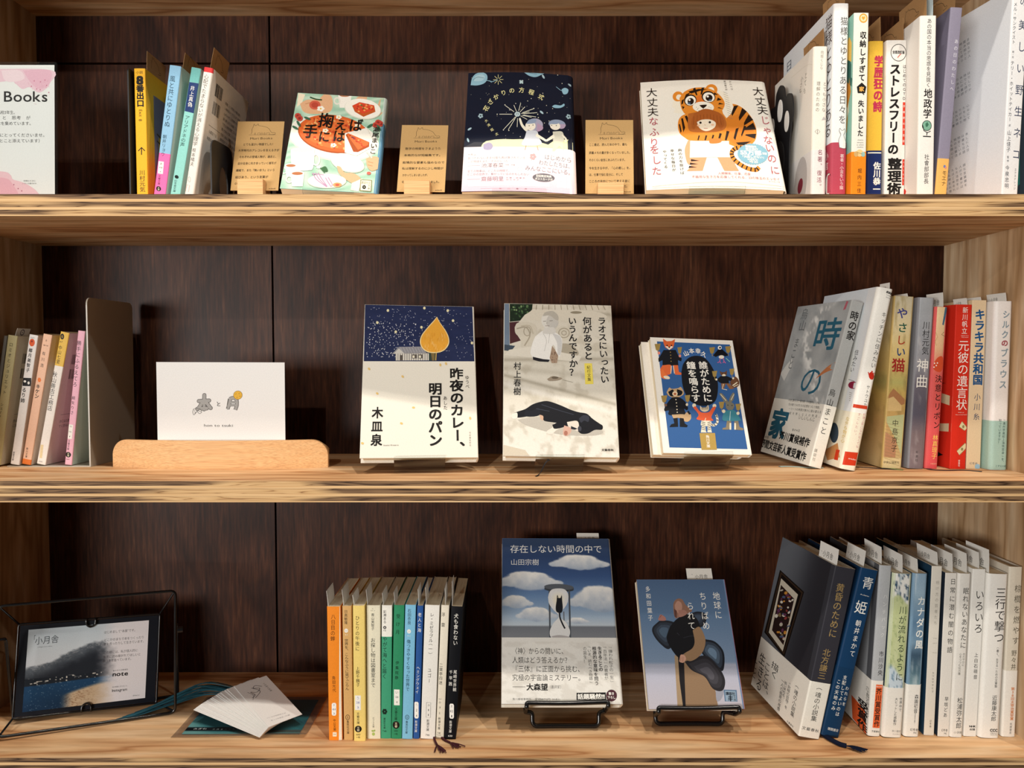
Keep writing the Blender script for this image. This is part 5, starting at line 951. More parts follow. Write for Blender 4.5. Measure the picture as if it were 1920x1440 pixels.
# 4 house and golden tree, middle shelf
def f4(A, B):
    q = [(170, 125), (1000, 140), (140, 1275), (1025, 1270)]
    A.P([(164, 550), (300, 546), (500, 552), (700, 547), (1014, 550), (1030, 1300), (130, 1300)], '#e9e3d5')
    A.grid([(172, 120), (1000, 134), (165, 552), (1014, 552)], 50, 30, lambda U, V: mixc(hexv('#1f2848'), hexv('#2a3358'), vnoise(U * 3, V * 14, 4, 31)))
    A.dots([(random.uniform(185, 1000), random.uniform(140, 540)) for _ in range(230)], 2.6, '#b9bccb'); A.dots([(random.uniform(185, 560), random.uniform(260, 520)) for _ in range(150)], 3.4, '#d5d6dc')
    for x, y in ((265, 258), (405, 328), (600, 293), (622, 146), (840, 242), (800, 165), (345, 165), (983, 412)): A.E(x, y, 10, 11, '#e6ddb4', 0, 8)
    A.P([(375, 498), (428, 443), (600, 440), (640, 490), (415, 494)], '#8e8d92'); A.P([(388, 495), (430, 455), (472, 493)], '#c9c5be'); A.P([(404, 494), (655, 488), (655, 545), (404, 547)], '#9a958f')
    for x in range(410, 655, 17): A.R(x, 494, x + 8, 545, '#e3ded2')
    for i in range(8): A.L([(440 + i * 22, 446), (460 + i * 22, 488)], 2, '#c2c1c4')
    A.R(436, 505, 458, 545, '#5a534d'); A.R(528, 500, 566, 530, '#5a534d'); A.R(532, 508, 548, 526, '#e6dfc8'); A.R(575, 500, 608, 530, '#5a534d'); A.R(580, 508, 596, 526, '#e6dfc8'); A.P([(655, 488), (715, 480), (712, 545), (655, 547)], '#39453f'); A.P([(672, 490), (700, 485), (698, 546), (680, 547)], '#7d6a42'); A.L([(712, 482), (708, 545)], 6, '#d9b25a')
    A.P([(717, 212), (742, 258), (785, 320), (808, 375), (806, 425), (770, 470), (715, 488), (650, 484), (607, 455), (588, 408), (600, 355), (645, 295), (690, 245)], '#f0d9a0', True); A.P([(716, 220), (740, 262), (780, 322), (802, 375), (799, 422), (766, 464), (715, 481), (653, 477), (612, 450), (595, 408), (606, 358), (650, 298), (692, 252)], '#e6a53c', True)
    for i in range(60): x = random.uniform(625, 780); y = random.uniform(330, 465); A.L([(x, y), (x + random.uniform(-4, 4), y + 22)], 3, random.choice(['#eeb45a', '#dd9830', '#f0c070']))
    for x, y in ((205, 610), (458, 668), (268, 795), (540, 900), (450, 1018), (742, 580), (785, 570), (965, 980), (160, 1165)): A.E(x, y, 12, 8, '#e3c078', random.uniform(0, 90), 8)
    A.T('昨夜のカレー、', 862, 600, 872, 1250, 104, '#1d1b1a', .035); A.T('明日のパン', 703, 712, 704, 1192, 104, '#1d1b1a', .035); A.T('木皿泉', 272, 888, 262, 1192, 86, '#1d1b1a', .03); A.T('ゆうべ', 943, 658, 946, 758, 32, '#1d1b1a'); A.T('あした', 777, 812, 780, 918, 32, '#1d1b1a'); A.Hz('Izumi Kizara', 316, 1180, 430, 1178, 15, '#6a6560'); A.T('河出書房新社', 962, 1078, 964, 1190, 14, '#9a958c')
faceout('F4', (-103.4, 47.3, -116.4), 7.9, 24.9, 0.7, 132, 193, 20, 'hardcover_book', 'face out hardback with a golden drop shaped tree over a snowy house', GF, one('#e6e0d2'),
        rc=1.2, bulge=0.6, hard=True, front='#e9e3d5', fquad=q4((170, 120), (1000, 134), (140, 1275), (1025, 1270)), art_front=f4)

# 5 statue and sleeping dog, middle shelf
def f5(A, B):
    q = [(135, 117), (950, 130), (138, 1255), (1005, 1275)]
    def f(U, V):
        n = vnoise(U * 3, V * 4, 5, 41); c = ramp(V, [(0, '#cfc8b8'), (.2, '#d6d0c2'), (.38, '#cfc9ba'), (.5, '#dad4c6'), (.62, '#d3ccbd'), (.75, '#ded8cb'), (1, '#e6e1d6')])
        c = mixc(c, hexv('#b3aa98'), sstep(.5, .72, n) * .5)
        for (a, b, w, k) in ((.385, -.02, .012, .5), (.545, .18, .012, .55), (.46, .06, .02, .25), (.05, .02, .012, .5)):
            c = mixc(c, hexv('#8f8675'), np.exp(-((V - a - b * (U - .3)) / w) ** 2) * k)
        c = mixc(c, hexv('#f0ece4'), sstep(.03, .0, np.abs(V - .60 - .18 * (U - .3))) * .5)
        return c
    A.grid(q, 90, 120, f)
    A.P([(176, 120), (350, 122), (345, 170), (290, 205), (255, 250), (178, 258)], '#1d2b1f')
    for i in range(40): x, y = random.uniform(185, 330), random.uniform(128, 245); A.E(x, y, 8, 6, random.choice(['#3d5a3a', '#55724a', '#2a3f2a', '#7d9468']), random.uniform(0, 90), 7) if y < 350 - x * .5 else None
    A.P([(176, 262), (250, 255), (225, 300), (230, 350), (262, 400), (180, 425)], '#4a2a2e'); A.P([(135, 120), (172, 120), (178, 440), (200, 445), (136, 450)], '#6d7d90'); A.P([(135, 430), (220, 440), (190, 480), (136, 475)], '#3f4b58')
    # carved pedestal
    sh = '#a59c8a'; wh = '#e6e2d8'
    A.P([(350, 160), (760, 170), (900, 200), (880, 235), (560, 250), (300, 235)], '#d3ccbc', True); [A.L([(380 + i * 46, 128), (376 + i * 48, 165)], 5, '#8d8471') for i in range(12)]; A.E(680, 185, 44, 10, '#8d8471')
    A.P([(215, 300), (240, 265), (330, 262), (380, 300), (375, 400), (350, 450), (270, 455), (262, 390), (222, 345)], '#cdc6b6', True); A.L([(230, 310), (300, 300), (330, 360), (290, 440)], 10, sh, True); A.L([(262, 290), (330, 290), (355, 350)], 8, '#b8af9c', True); A.E(310, 330, 26, 34, sh, 0, 20, 7)
    A.E(585, 345, 60, 55, '#cfc8b8'); A.E(588, 342, 40, 36, sh, 0, 20, 7); A.E(588, 342, 18, 16, sh, 0, 16, 6); A.P([(530, 420), (640, 430), (700, 500), (620, 530), (540, 500)], '#aaa18f', True)
    A.P([(175, 470), (330, 445), (480, 470), (720, 520), (700, 560), (140, 510)], '#d9d3c5')
    # broken figure
    A.P([(370, 370), (430, 325), (500, 330), (560, 365), (575, 420), (560, 510), (530, 515), (520, 450), (500, 440), (485, 545), (430, 558), (360, 540), (350, 525), (335, 490), (350, 420)], '#e7e5e0', True); A.P([(500, 345), (560, 370), (572, 430), (560, 505), (540, 500), (535, 420)], '#c9c8c6', True)
    A.P([(352, 522), (430, 540), (482, 545), (470, 562), (400, 558), (355, 545)], '#232228'); A.P([(498, 440), (520, 470), (545, 515), (535, 570), (495, 570), (480, 530)], '#a58d78'); A.dots([(random.uniform(492, 535), random.uniform(480, 562)) for _ in range(20)], 4, '#7d6656')
    A.E(478, 245, 62, 70, '#d9d6ce'); A.E(500, 255, 46, 56, '#c2bfb8'); A.P([(425, 215), (445, 185), (500, 175), (540, 205), (545, 245), (520, 240), (480, 210)], '#b3aea3', True); A.L([(430, 255), (452, 252)], 4, '#77736b'); A.L([(478, 250), (502, 248)], 4, '#77736b'); A.L([(460, 258), (456, 275)], 4, '#a5a198'); A.L([(446, 288), (478, 288)], 4, '#8d7f78'); A.P([(440, 305), (510, 300), (520, 345), (430, 345)], '#d3d0c9', True)
    A.L([(430, 345), (455, 400), (440, 480)], 3, '#b5b3ae', True); A.L([(480, 345), (470, 420)], 3, '#b5b3ae')
    A.P([(460, 690), (500, 668), (545, 675), (575, 685), (545, 700), (480, 705)], '#9d8f7d', True); A.E(520, 680, 26, 9, '#6d6152'); A.L([(575, 695), (655, 715)], 3, '#8f8675')
    # sleeping dog
    DG = '#15161c'
    A.P([(240, 990), (420, 975), (640, 1060), (870, 1075), (820, 1110), (560, 1100), (330, 1040)], '#b9b2a6', True)
    A.P([(205, 945), (245, 930), (300, 912), (350, 880), (410, 860), (470, 855), (560, 885), (640, 920), (700, 938), (760, 950), (800, 985), (850, 1020), (878, 1040), (872, 1068), (820, 1070), (770, 1095), (720, 1098), (690, 1075), (680, 1045), (640, 1040), (580, 1040), (520, 1015), (440, 1000), (420, 960), (330, 965), (240, 975)], DG, True)
    A.P([(300, 915), (345, 925), (400, 905), (400, 960), (300, 965)], '#1a1c24', True); A.P([(205, 945), (238, 940), (238, 978), (206, 984), (198, 965)], '#e6ddd0', True); A.P([(405, 955), (432, 965), (430, 998), (412, 985)], '#c9a58c', True)
    A.P([(515, 1015), (560, 1020), (560, 1050), (525, 1075), (500, 1098), (465, 1095), (462, 1075), (500, 1050)], '#e3dacd', True); A.P([(500, 1030), (580, 1000), (600, 1040), (520, 1060)], DG, True); A.P([(610, 1010), (690, 1005), (695, 1075), (650, 1060), (620, 1040)], '#d9cfc2', True); A.P([(590, 1035), (640, 1055), (640, 1085), (615, 1112), (588, 1108), (580, 1085)], '#cda593', True); A.E(602, 1092, 14, 18, '#a8705f'); A.P([(640, 1040), (690, 1060), (670, 1068), (640, 1062)], '#23252e')
    A.P([(700, 985), (735, 960), (775, 970), (770, 1010), (740, 1000), (715, 1015)], '#31333d', True); A.L([(720, 1050), (760, 1060)], 4, '#0f1016'); A.E(705, 1060, 14, 20, '#3c3d46'); A.L([(420, 880), (540, 920), (660, 955)], 5, '#343742', True); A.L([(380, 910), (480, 930)], 5, '#343742')
    A.P([(140, 1175), (300, 1215), (330, 1255), (140, 1255)], '#cfc4b0')
    A.T('ラオスにいったい', 874, 218, 898, 725, 66, '#17171a', .02); A.T('何があると', 762, 218, 774, 548, 70, '#17171a', .02); A.T('いうんですか？', 650, 218, 662, 672, 66, '#17171a', .02); A.P([(742, 572), (800, 572), (810, 728), (748, 730)], '#e6d35e'); A.T('紀行文集', 773, 588, 780, 708, 28, '#3a3520', .01); A.T('村上春樹', 238, 560, 238, 812, 58, '#17171a', .01); A.Hz('文藝春秋', 868, 1218, 960, 1219, 18, '#3a3733', .02)
faceout('F5', (55.1, 41.3, -114.4), 2.5, 24.9, 1.2, 130, 192, 19, 'hardcover_book', 'face out hardback photo cover with a black dog asleep below a white statue', GF, one('#d6d0c2'),
        rc=1.0, bulge=0.5, hard=True, front='#d6d0c2', fquad=q4((135, 117), (950, 130), (138, 1255), (1005, 1275)), art_front=f5)

# 6 animals ringing bells, middle shelf
def f6(A, B):
    bl = '#345f98'; go = '#a3894c'; k_ = '#14161c'; cr = '#e9dcc0'
    A.P([(250, 190), (905, 225), (1065, 1160), (360, 1150)], bl)
    A.P([(470, 470), (490, 390), (545, 335), (620, 322), (690, 350), (745, 420), (790, 520), (800, 620), (780, 720), (720, 765), (640, 770), (560, 735), (510, 670), (480, 580)], k_, True)
    def bell(x, y, w, h, r=0): A.P([(x - w * .45, y - h / 2), (x + w * .5, y - h / 2 - 4), (x + w * .3, y + h * .35), (x, y + h / 2), (x - w * .25, y + h * .35)], go); A.L([(x + w * .05, y + h / 2), (x + w * .08, y + h * .9)], 5, go)
    # fox
    A.P([(305, 165), (340, 190), (385, 188), (415, 170), (405, 225), (395, 250), (362, 268), (325, 245), (310, 205)], '#df6a3a'); A.P([(325, 235), (362, 268), (398, 240), (380, 232), (362, 250), (342, 232)], '#f0e7d6'); A.dots([(342, 228), (382, 228), (362, 244)], 7, k_)
    A.P([(310, 268), (420, 268), (445, 320), (475, 345), (470, 372), (440, 360), (445, 408), (300, 408), (300, 360), (265, 375), (262, 345), (285, 310)], k_); A.P([(300, 405), (378, 405), (375, 480), (320, 490), (285, 470), (280, 440)], '#df6a3a', True); A.P([(395, 405), (440, 405), (448, 465), (472, 475), (470, 492), (415, 490)], '#df6a3a'); A.P([(280, 470), (300, 440), (325, 480), (365, 515), (330, 530), (290, 515)], '#e6763f', True); A.E(338, 515, 30, 14, cr, 15); A.L([(380, 410), (375, 480)], 7, cr); A.L([(398, 410), (408, 480)], 7, cr)
    bell(255, 245, 58, 62); bell(455, 275, 44, 58); A.E(268, 295, 12, 14, '#dd8a7a'); A.E(458, 322, 11, 13, '#dd8a7a'); A.dots([(372, 288), (374, 315), (376, 342), (378, 370)], 5, go)
    # bird
    A.E(815, 252, 17, 18, W_); A.E(818, 252, 8, 9, k_); A.P([(800, 268), (840, 268), (895, 320), (862, 330), (850, 322), (805, 322), (780, 335), (755, 320)], k_); A.E(830, 335, 24, 16, '#e8dfcf'); A.L([(820, 345), (815, 375), (795, 385)], 6, '#cf5f8f'); A.L([(815, 375), (828, 392)], 5, '#cf5f8f'); A.L([(845, 345), (855, 375), (868, 390)], 6, '#cf5f8f'); A.L([(855, 375), (842, 388)], 5, '#cf5f8f'); A.L([(870, 345), (905, 378)], 7, '#7fb5a8'); bell(745, 278, 54, 56); bell(888, 272, 54, 60)
    # squirrel
    A.P([(812, 458), (835, 470), (858, 470), (880, 455), (878, 495), (850, 508), (825, 495)], '#6a4630'); A.E(852, 498, 16, 11, cr); A.dots([(842, 482), (866, 482)], 4, k_); A.P([(822, 505), (880, 505), (935, 530), (930, 552), (895, 545), (898, 572), (830, 572), (800, 552), (795, 530)], k_); A.P([(828, 570), (870, 570), (850, 622), (832, 622)], '#8a5e3e'); A.P([(870, 570), (900, 570), (945, 618), (905, 622)], '#8a5e3e'); A.L([(848, 575), (838, 620), (880, 628)], 6, cr); A.P([(905, 560), (950, 510), (985, 545), (985, 590), (945, 610), (920, 590)], '#6a4630', True); A.L([(930, 590), (972, 560)], 9, cr); A.L([(940, 600), (980, 580)], 6, cr); bell(768, 488, 50, 54); bell(922, 470, 48, 56); A.E(785, 535, 9, 9, cr); A.E(935, 525, 9, 9, cr)
    # raccoon
    A.P([(335, 650), (360, 608), (385, 618), (440, 612), (465, 602), (490, 640), (488, 668), (450, 692), (400, 698), (355, 680)], '#c2a27a', True); A.P([(350, 645), (395, 625), (405, 680), (370, 682)], k_, True); A.P([(430, 620), (478, 640), (470, 672), (432, 676)], k_, True); A.E(412, 662, 24, 22, '#e4cfae'); A.E(412, 664, 12, 11, '#b5653c')
    A.P([(385, 695), (450, 695), (505, 735), (530, 790), (518, 812), (495, 800), (500, 855), (360, 855), (355, 815), (320, 820), (315, 795), (350, 735)], k_, True); A.P([(382, 852), (500, 850), (540, 895), (505, 905), (440, 880), (400, 885)], '#c2a27a', True); A.P([(488, 862), (530, 820), (555, 850), (555, 890), (525, 915), (490, 905)], '#c2a27a', True); A.P([(520, 825), (535, 815), (556, 845), (540, 852)], k_); A.P([(395, 885), (435, 880), (440, 962), (360, 965), (375, 940), (405, 930)], k_); A.P([(455, 880), (490, 885), (500, 930), (528, 950), (520, 965), (455, 962)], k_); bell(312, 712, 60, 64); bell(524, 708, 52, 62); A.dots([(420, 715), (425, 745), (428, 775), (430, 805), (432, 830)], 6, cr); A.E(328, 765, 11, 13, '#7d5a4a'); A.E(520, 760, 11, 13, cr)
    # cat
    A.P([(640, 770), (655, 785), (690, 785), (712, 765), (716, 808), (685, 825), (655, 818), (640, 800)], '#e6d3b4', True); [A.L([(658 + i * 12, 775), (655 + i * 13, 806)], 5, k_) for i in range(5)]; A.E(585, 768, 17, 18, cr); A.E(768, 772, 17, 18, cr); A.P([(575, 785), (600, 778), (645, 828), (715, 828), (752, 785), (780, 785), (740, 870), (752, 905), (612, 895), (625, 850)], '#e2603a', True); A.L([(690, 880), (682, 905)], 6, cr)
    A.P([(650, 905), (735, 908), (725, 950), (650, 950)], '#e6dcc6', True); A.P([(655, 940), (685, 940), (690, 1000), (700, 1012), (645, 1012)], '#e6dcc6'); A.P([(705, 940), (730, 940), (745, 1012), (705, 1010)], '#e6dcc6'); [A.L([(652, 915 + i * 16), (686, 925 + i * 16)], 5, k_) for i in range(5)]; [A.L([(705, 925 + i * 16), (735, 915 + i * 16)], 5, k_) for i in range(5)]; TL_ = bez([(735, 940), (770, 945), (795, 915), (790, 870), (782, 848)], 6); A.L(TL_, 20, '#e6dcc6'); [A.L([(TL_[i][0] - 9, TL_[i][1] - 5), (TL_[i][0] + 9, TL_[i][1] + 4)], 8, k_) for i in range(2, len(TL_), 4)]
    # rabbit
    A.P([(808, 660), (835, 660), (880, 715), (895, 750), (860, 740)], '#7a7668', True); A.P([(948, 660), (930, 655), (900, 710), (900, 750), (935, 720)], '#7a7668', True); A.L([(822, 668), (872, 725)], 5, cr); A.L([(942, 668), (915, 720)], 5, cr); A.P([(868, 745), (905, 735), (945, 760), (935, 800), (905, 815), (872, 790)], '#7a7668', True); A.dots([(888, 765), (925, 768)], 5, k_); A.P([(868, 815), (945, 812), (1000, 890), (990, 905), (850, 905), (845, 850)], '#3f8494', True); A.L([(910, 820), (905, 905)], 4, '#cfe0dc'); A.P([(880, 905), (918, 908), (910, 965), (895, 985), (838, 985), (842, 970), (870, 965)], '#8a7d66'); A.P([(945, 908), (980, 905), (992, 960), (1030, 975), (1022, 990), (945, 985)], '#8a7d66'); A.R(903, 925, 918, 985, cr); A.R(945, 925, 960, 985, cr); bell(830, 768, 52, 62); bell(978, 785, 52, 60); A.E(850, 820, 15, 16, cr); A.E(978, 838, 14, 15, cr)
    for c, x, y, r in (('山', 512, 300, 22), ('本', 562, 278, 6), ('幸', 620, 280, -8), ('久', 672, 310, -28)): A.C(c, x, y, 50, W_, r, .02)
    A.T('誰がために', 662, 372, 712, 738, 82, W_, .02); A.T('鐘を鳴らす', 552, 372, 606, 738, 82, W_, .02)
    A.P([(632, 1018), (772, 1016), (790, 1168), (652, 1170)], '#b5964f'); A.T('角川文庫', 704, 1035, 715, 1150, 34, W_, .01)
faceout('F6', (223.2, 61.2, -113.9), 7.9, 27.5, 2.4, 105, 149, 9, 'pocket_paperback', 'face out white bordered blue paperback with animals ringing bells', GF, one('#ece6da'),
        rc=0.5, bulge=0.3, front='#f1ece2', fquad=q4((188, 152), (930, 190), (305, 1200), (1105, 1210)), art_front=f6)

# 7 hourglass in the clouds, bottom shelf
def f7(A, B):
    q = [(110, 98), (800, 105), (103, 1170), (885, 1165)]
    def f(U, V):
        c = ramp(V, [(0, '#3a4a66'), (.12, '#2f4266'), (.25, '#3b5480'), (.38, '#6885aa'), (.5, '#9db0c4'), (.555, '#b9c3cb'), (.562, '#6d7178'), (.62, '#7a7d82'), (1, '#7a7d82')])
        n = vnoise(U * 5, V * 7, 4, 52)
        def cloud(cx, cy, rx, ry, tip):
            d = np.full_like(U, -1.0)
            for (dx, dy, s) in ((0, 0, 1), (-.45, .18, .6), (.45, .2, .62), (-.15, -.35, .62), (.2, -.3, .6), (-.75, .32, .38), (.8, .33, .38), (.1, .25, .9)):
                d = np.maximum(d, 1 - np.hypot((U - cx - dx * rx) / (rx * s * .8), (V - cy - dy * ry) / (ry * s)))
            m = sstep(.02, .22, d + (n - .5) * .25) * (V < .56); sh = np.clip((V - cy) / ry * .45 + .35, 0, 1)
            return m, mixc(hexv('#e9e6e0'), hexv('#8d9db3'), sh + (n - .5) * .5)
        for p in ((.70, .155, .27, .052, 0), (.23, .275, .30, .062, 0), (.86, .385, .27, .085, 0), (.12, .41, .15, .042, 0), (.30, .485, .18, .045, 0), (.66, .525, .1, .02, 0)):
            m, cc = cloud(*p); c = mixc(c, hexv('#000000'), 0 * m); c = c * (1 - m[:, None]) + cc * m[:, None]
        return c
    A.grid(q, 130, 190, f)
    dk = '#4c5158'
    A.E(476, 428, 95, 16, '#33373d', 2); A.P([(382, 415), (570, 418), (570, 432), (382, 430)], '#3f444b'); A.E(475, 413, 95, 20, '#565b62', 2)
    A.L([(414, 435), (418, 745)], 11, dk); A.L([(541, 435), (548, 755)], 11, dk); A.L([(506, 570), (511, 720)], 8, '#6d7278')
    A.P([(405, 478), (415, 445), (440, 425), (500, 424), (528, 445), (536, 480), (525, 525), (495, 565), (482, 590), (485, 612), (520, 640), (545, 690), (540, 730), (510, 755), (455, 755), (420, 730), (418, 690), (440, 645), (470, 612), (470, 590), (440, 560), (412, 520)], '#d9d8d6', True)
    A.grid([(420, 440), (525, 440), (430, 550), (510, 550)], 10, 12, lambda U, V: mixc(hexv('#efe3c2'), hexv('#dcdcdc'), np.hypot(U - .5, V - .5) * 1.8)); A.P([(425, 730), (480, 722), (545, 735), (512, 752), (455, 752)], '#a9a4a2', True)
    A.P([(462, 470), (470, 482), (486, 482), (494, 470), (496, 500), (500, 545), (495, 572), (482, 580), (460, 572), (454, 545), (460, 500)], '#1d1f24', True); A.P([(462, 472), (465, 462), (474, 484)], '#1d1f24'); A.P([(486, 482), (492, 462), (496, 478)], '#1d1f24'); A.L([(478, 575), (482, 610), (498, 650), (514, 680)], 10, '#1d1f24', True)
    A.Hz('存在しない時間の中で', 160, 167, 752, 170, 56, '#e3e2dd'); A.Hz('山田宗樹', 163, 252, 348, 253, 42, '#dddcd8')
    B.grid([(104, 765), (850, 765), (100, 1172), (890, 1168)], 60, 40, lambda U, V: mixc(hexv('#e4e0d8'), hexv('#d8d3ca'), sstep(.5, .6, vnoise(U * 5, V * 5, 3, 61))))
    for t, y, x1 in (('〈神〉からの問いに、', 825, 525), ('人類はどう答えるか？', 884, 548), ('『三体』に正面から挑む、', 940, 632), ('究極の宇宙論ミステリー。', 997, 636)): B.Hz(t, 172, y, x1, y, 46, '#23211f')
    B.L([(175, 1058), (258, 1058)], 3, '#23211f'); B.Hz('大森望', 264, 1058, 404, 1058, 48, '#23211f', .035); B.Hz('（書評家）', 404, 1057, 500, 1057, 24, '#4a4744'); B.Hz('角川春樹事務所', 174, 1137, 296, 1137, 17, '#4a4744'); B.Hz('定価1870円', 318, 1137, 420, 1137, 19, '#3a3734'); B.Hz('（10%税込）', 420, 1137, 492, 1137, 15, '#3a3734')
    B.T('『嫌われ松子の一生』', 803, 790, 815, 1030, 27, '#3a3734'); B.T('『百年法』の著者が', 768, 790, 780, 1010, 27, '#3a3734'); B.T('生きることの', 735, 795, 745, 955, 28, '#23211f', .03); B.T('根源的な意味を問う', 700, 795, 718, 1045, 28, '#23211f', .02); B.T('「いま、読むべき物語」', 668, 790, 682, 1035, 25, '#3a3734'); B.T('の誕生！', 640, 795, 645, 905, 24, '#3a3734')
    B.P([(588, 1094), (775, 1090), (778, 1140), (588, 1142)], '#1d1b1b'); B.Hz('話題騒然!!!', 594, 1118, 770, 1116, 38, W_, .03); B.E(812, 1110, 35, 38, '#4d2b33'); B.Hz('書き', 792, 1097, 830, 1097, 20, W_, .02); B.Hz('下ろし', 786, 1122, 838, 1122, 20, W_, .02)
faceout('F7', (57.3, 50.0, -398.8), 1.7, 35.6, 0.8, 138.5, 198.5, 22, 'hardcover_book', 'face out hardback with a black cat in an hourglass among clouds, on wire stand', GF, one('#d8d4cc'),
        rc=3.0, bulge=0.6, hard=True, front='#5f7a9c', obi=(74, '#e1ddd5'), fquad=q4((110, 98), (800, 105), (103, 1170), (885, 1165)), art_front=f7)

# 8 figure in dark billowing shapes, bottom shelf
def f8(A, B):
    q = [(100, 198), (798, 198), (195, 1230), (960, 1225)]
    A.grid(q, 20, 90, lambda U, V: ramp(V, [(0, '#4d6484'), (.3, '#5d7796'), (.66, '#7f93ad'), (.675, '#aaaebf'), (.8, '#b5b4c2'), (1, '#bdb6bd')]))
    bz = '#8f7358'
    A.P([(400, 800), (480, 790), (640, 950), (720, 1050), (750, 1228), (425, 1228)], bz); A.P([(400, 800), (432, 800), (445, 1000), (470, 1228), (425, 1228)], '#a38a6c'); A.P([(428, 810), (475, 815), (490, 1228), (470, 1228), (440, 1000)], '#1c191d')
    A.P([(725, 1050), (790, 1080), (770, 1150), (735, 1160)], '#9a9aa5', True)
    def blob(pts, c0, c1):
        A.P(pts, c0, True); m = np.mean(np.array(pts, float), 0)
        for k, t in ((.82, .3), (.6, .6), (.36, 1.0)):
            a, b = hexv(c0), hexv(c1); c = a * (1 - t) + b * t; P = [(m[0] + (x - m[0]) * k - 10 * (1 - k), m[1] + (y - m[1]) * k - 14 * (1 - k)) for x, y in pts]; A.P(P, '#%02x%02x%02x' % tuple(int(v * 255) for v in c), True)
    blob([(640, 670), (720, 690), (785, 760), (798, 850), (780, 925), (720, 880), (640, 810), (600, 740)], '#1c1f27', '#6b8299')
    blob([(480, 850), (640, 800), (740, 880), (798, 980), (795, 1060), (760, 1085), (700, 1060), (640, 970), (540, 920)], '#272529', '#55535a')
    blob([(280, 525), (360, 525), (420, 560), (400, 680), (355, 750), (290, 710), (235, 640), (225, 580)], '#23252c', '#4d5f72')
    blob([(520, 470), (580, 452), (640, 465), (655, 510), (625, 570), (560, 570)], '#23242b', '#3f4b5c')
    A.P([(365, 570), (420, 510), (500, 470), (560, 490), (600, 560), (600, 690), (545, 750), (470, 790), (430, 815), (370, 740), (338, 660)], '#17171b', True); A.L([(470, 660), (540, 645), (590, 660)], 4, '#2f3038', True); A.L([(420, 620), (440, 640)], 4, '#33343c')
    A.P([(545, 600), (600, 575), (645, 670), (630, 760), (580, 820), (515, 845), (470, 795), (540, 745), (560, 690)], '#97785a', True); A.P([(440, 830), (450, 795), (480, 800), (492, 830), (470, 858), (440, 850)], '#c99a84', True); A.L([(452, 815), (448, 845)], 4, '#a5705c'); A.L([(468, 812), (466, 850)], 4, '#a5705c')
    A.P([(275, 500), (290, 475), (325, 495), (332, 520), (300, 525), (272, 518)], '#a8746a', True); A.L([(282, 500), (298, 480)], 5, '#7f4f48')
    A.P([(395, 470), (392, 390), (420, 352), (460, 355), (490, 400), (540, 445), (500, 470), (470, 480), (420, 505), (405, 500)], '#8f6a58', True); A.P([(402, 400), (425, 368), (455, 385), (460, 430), (440, 470), (410, 440)], '#b58a78', True); A.P([(430, 440), (480, 440), (500, 470), (440, 495)], '#a5786a', True); A.P([(398, 430), (418, 445), (420, 505), (400, 490)], '#5f3f38')
    for t, p in (('地球に', (728, 292, 752, 515)), ('ちりばめ', (620, 292, 656, 602)), ('られて', (522, 370, 540, 602))): A.T(t, *p, 58, W_)
    A.T('多和田葉子', 186, 245, 212, 530, 40, W_)
    A.P([(790, 1072), (893, 1075), (900, 1168), (800, 1166)], '#5b7590'); A.P([(800, 1082), (884, 1084), (892, 1166), (808, 1164)], '#8fa3b5'); A.Hz('講談社', 806, 1103, 882, 1105, 28, '#131a26', .03); A.L([(842, 1118), (846, 1165)], 8, '#131a26'); [A.L([(825, 1130 + i * 12), (862, 1126 + i * 12)], 6, '#131a26') for i in range(3)]; A.T('文庫', 875, 1118, 880, 1165, 22, '#131a26')
faceout('F8', (210.2, 48.0, -403.5), 1.0, 33.7, 0.2, 109.8, 148.5, 13, 'pocket_paperback', 'face out grey blue paperback showing a figure in dark balloon shapes', GF, one('#cf3f38'),
        rc=0.6, bulge=0.3, front='#6d85a3', fquad=q4((100, 198), (798, 198), (195, 1230), (960, 1225)), art_front=f8)
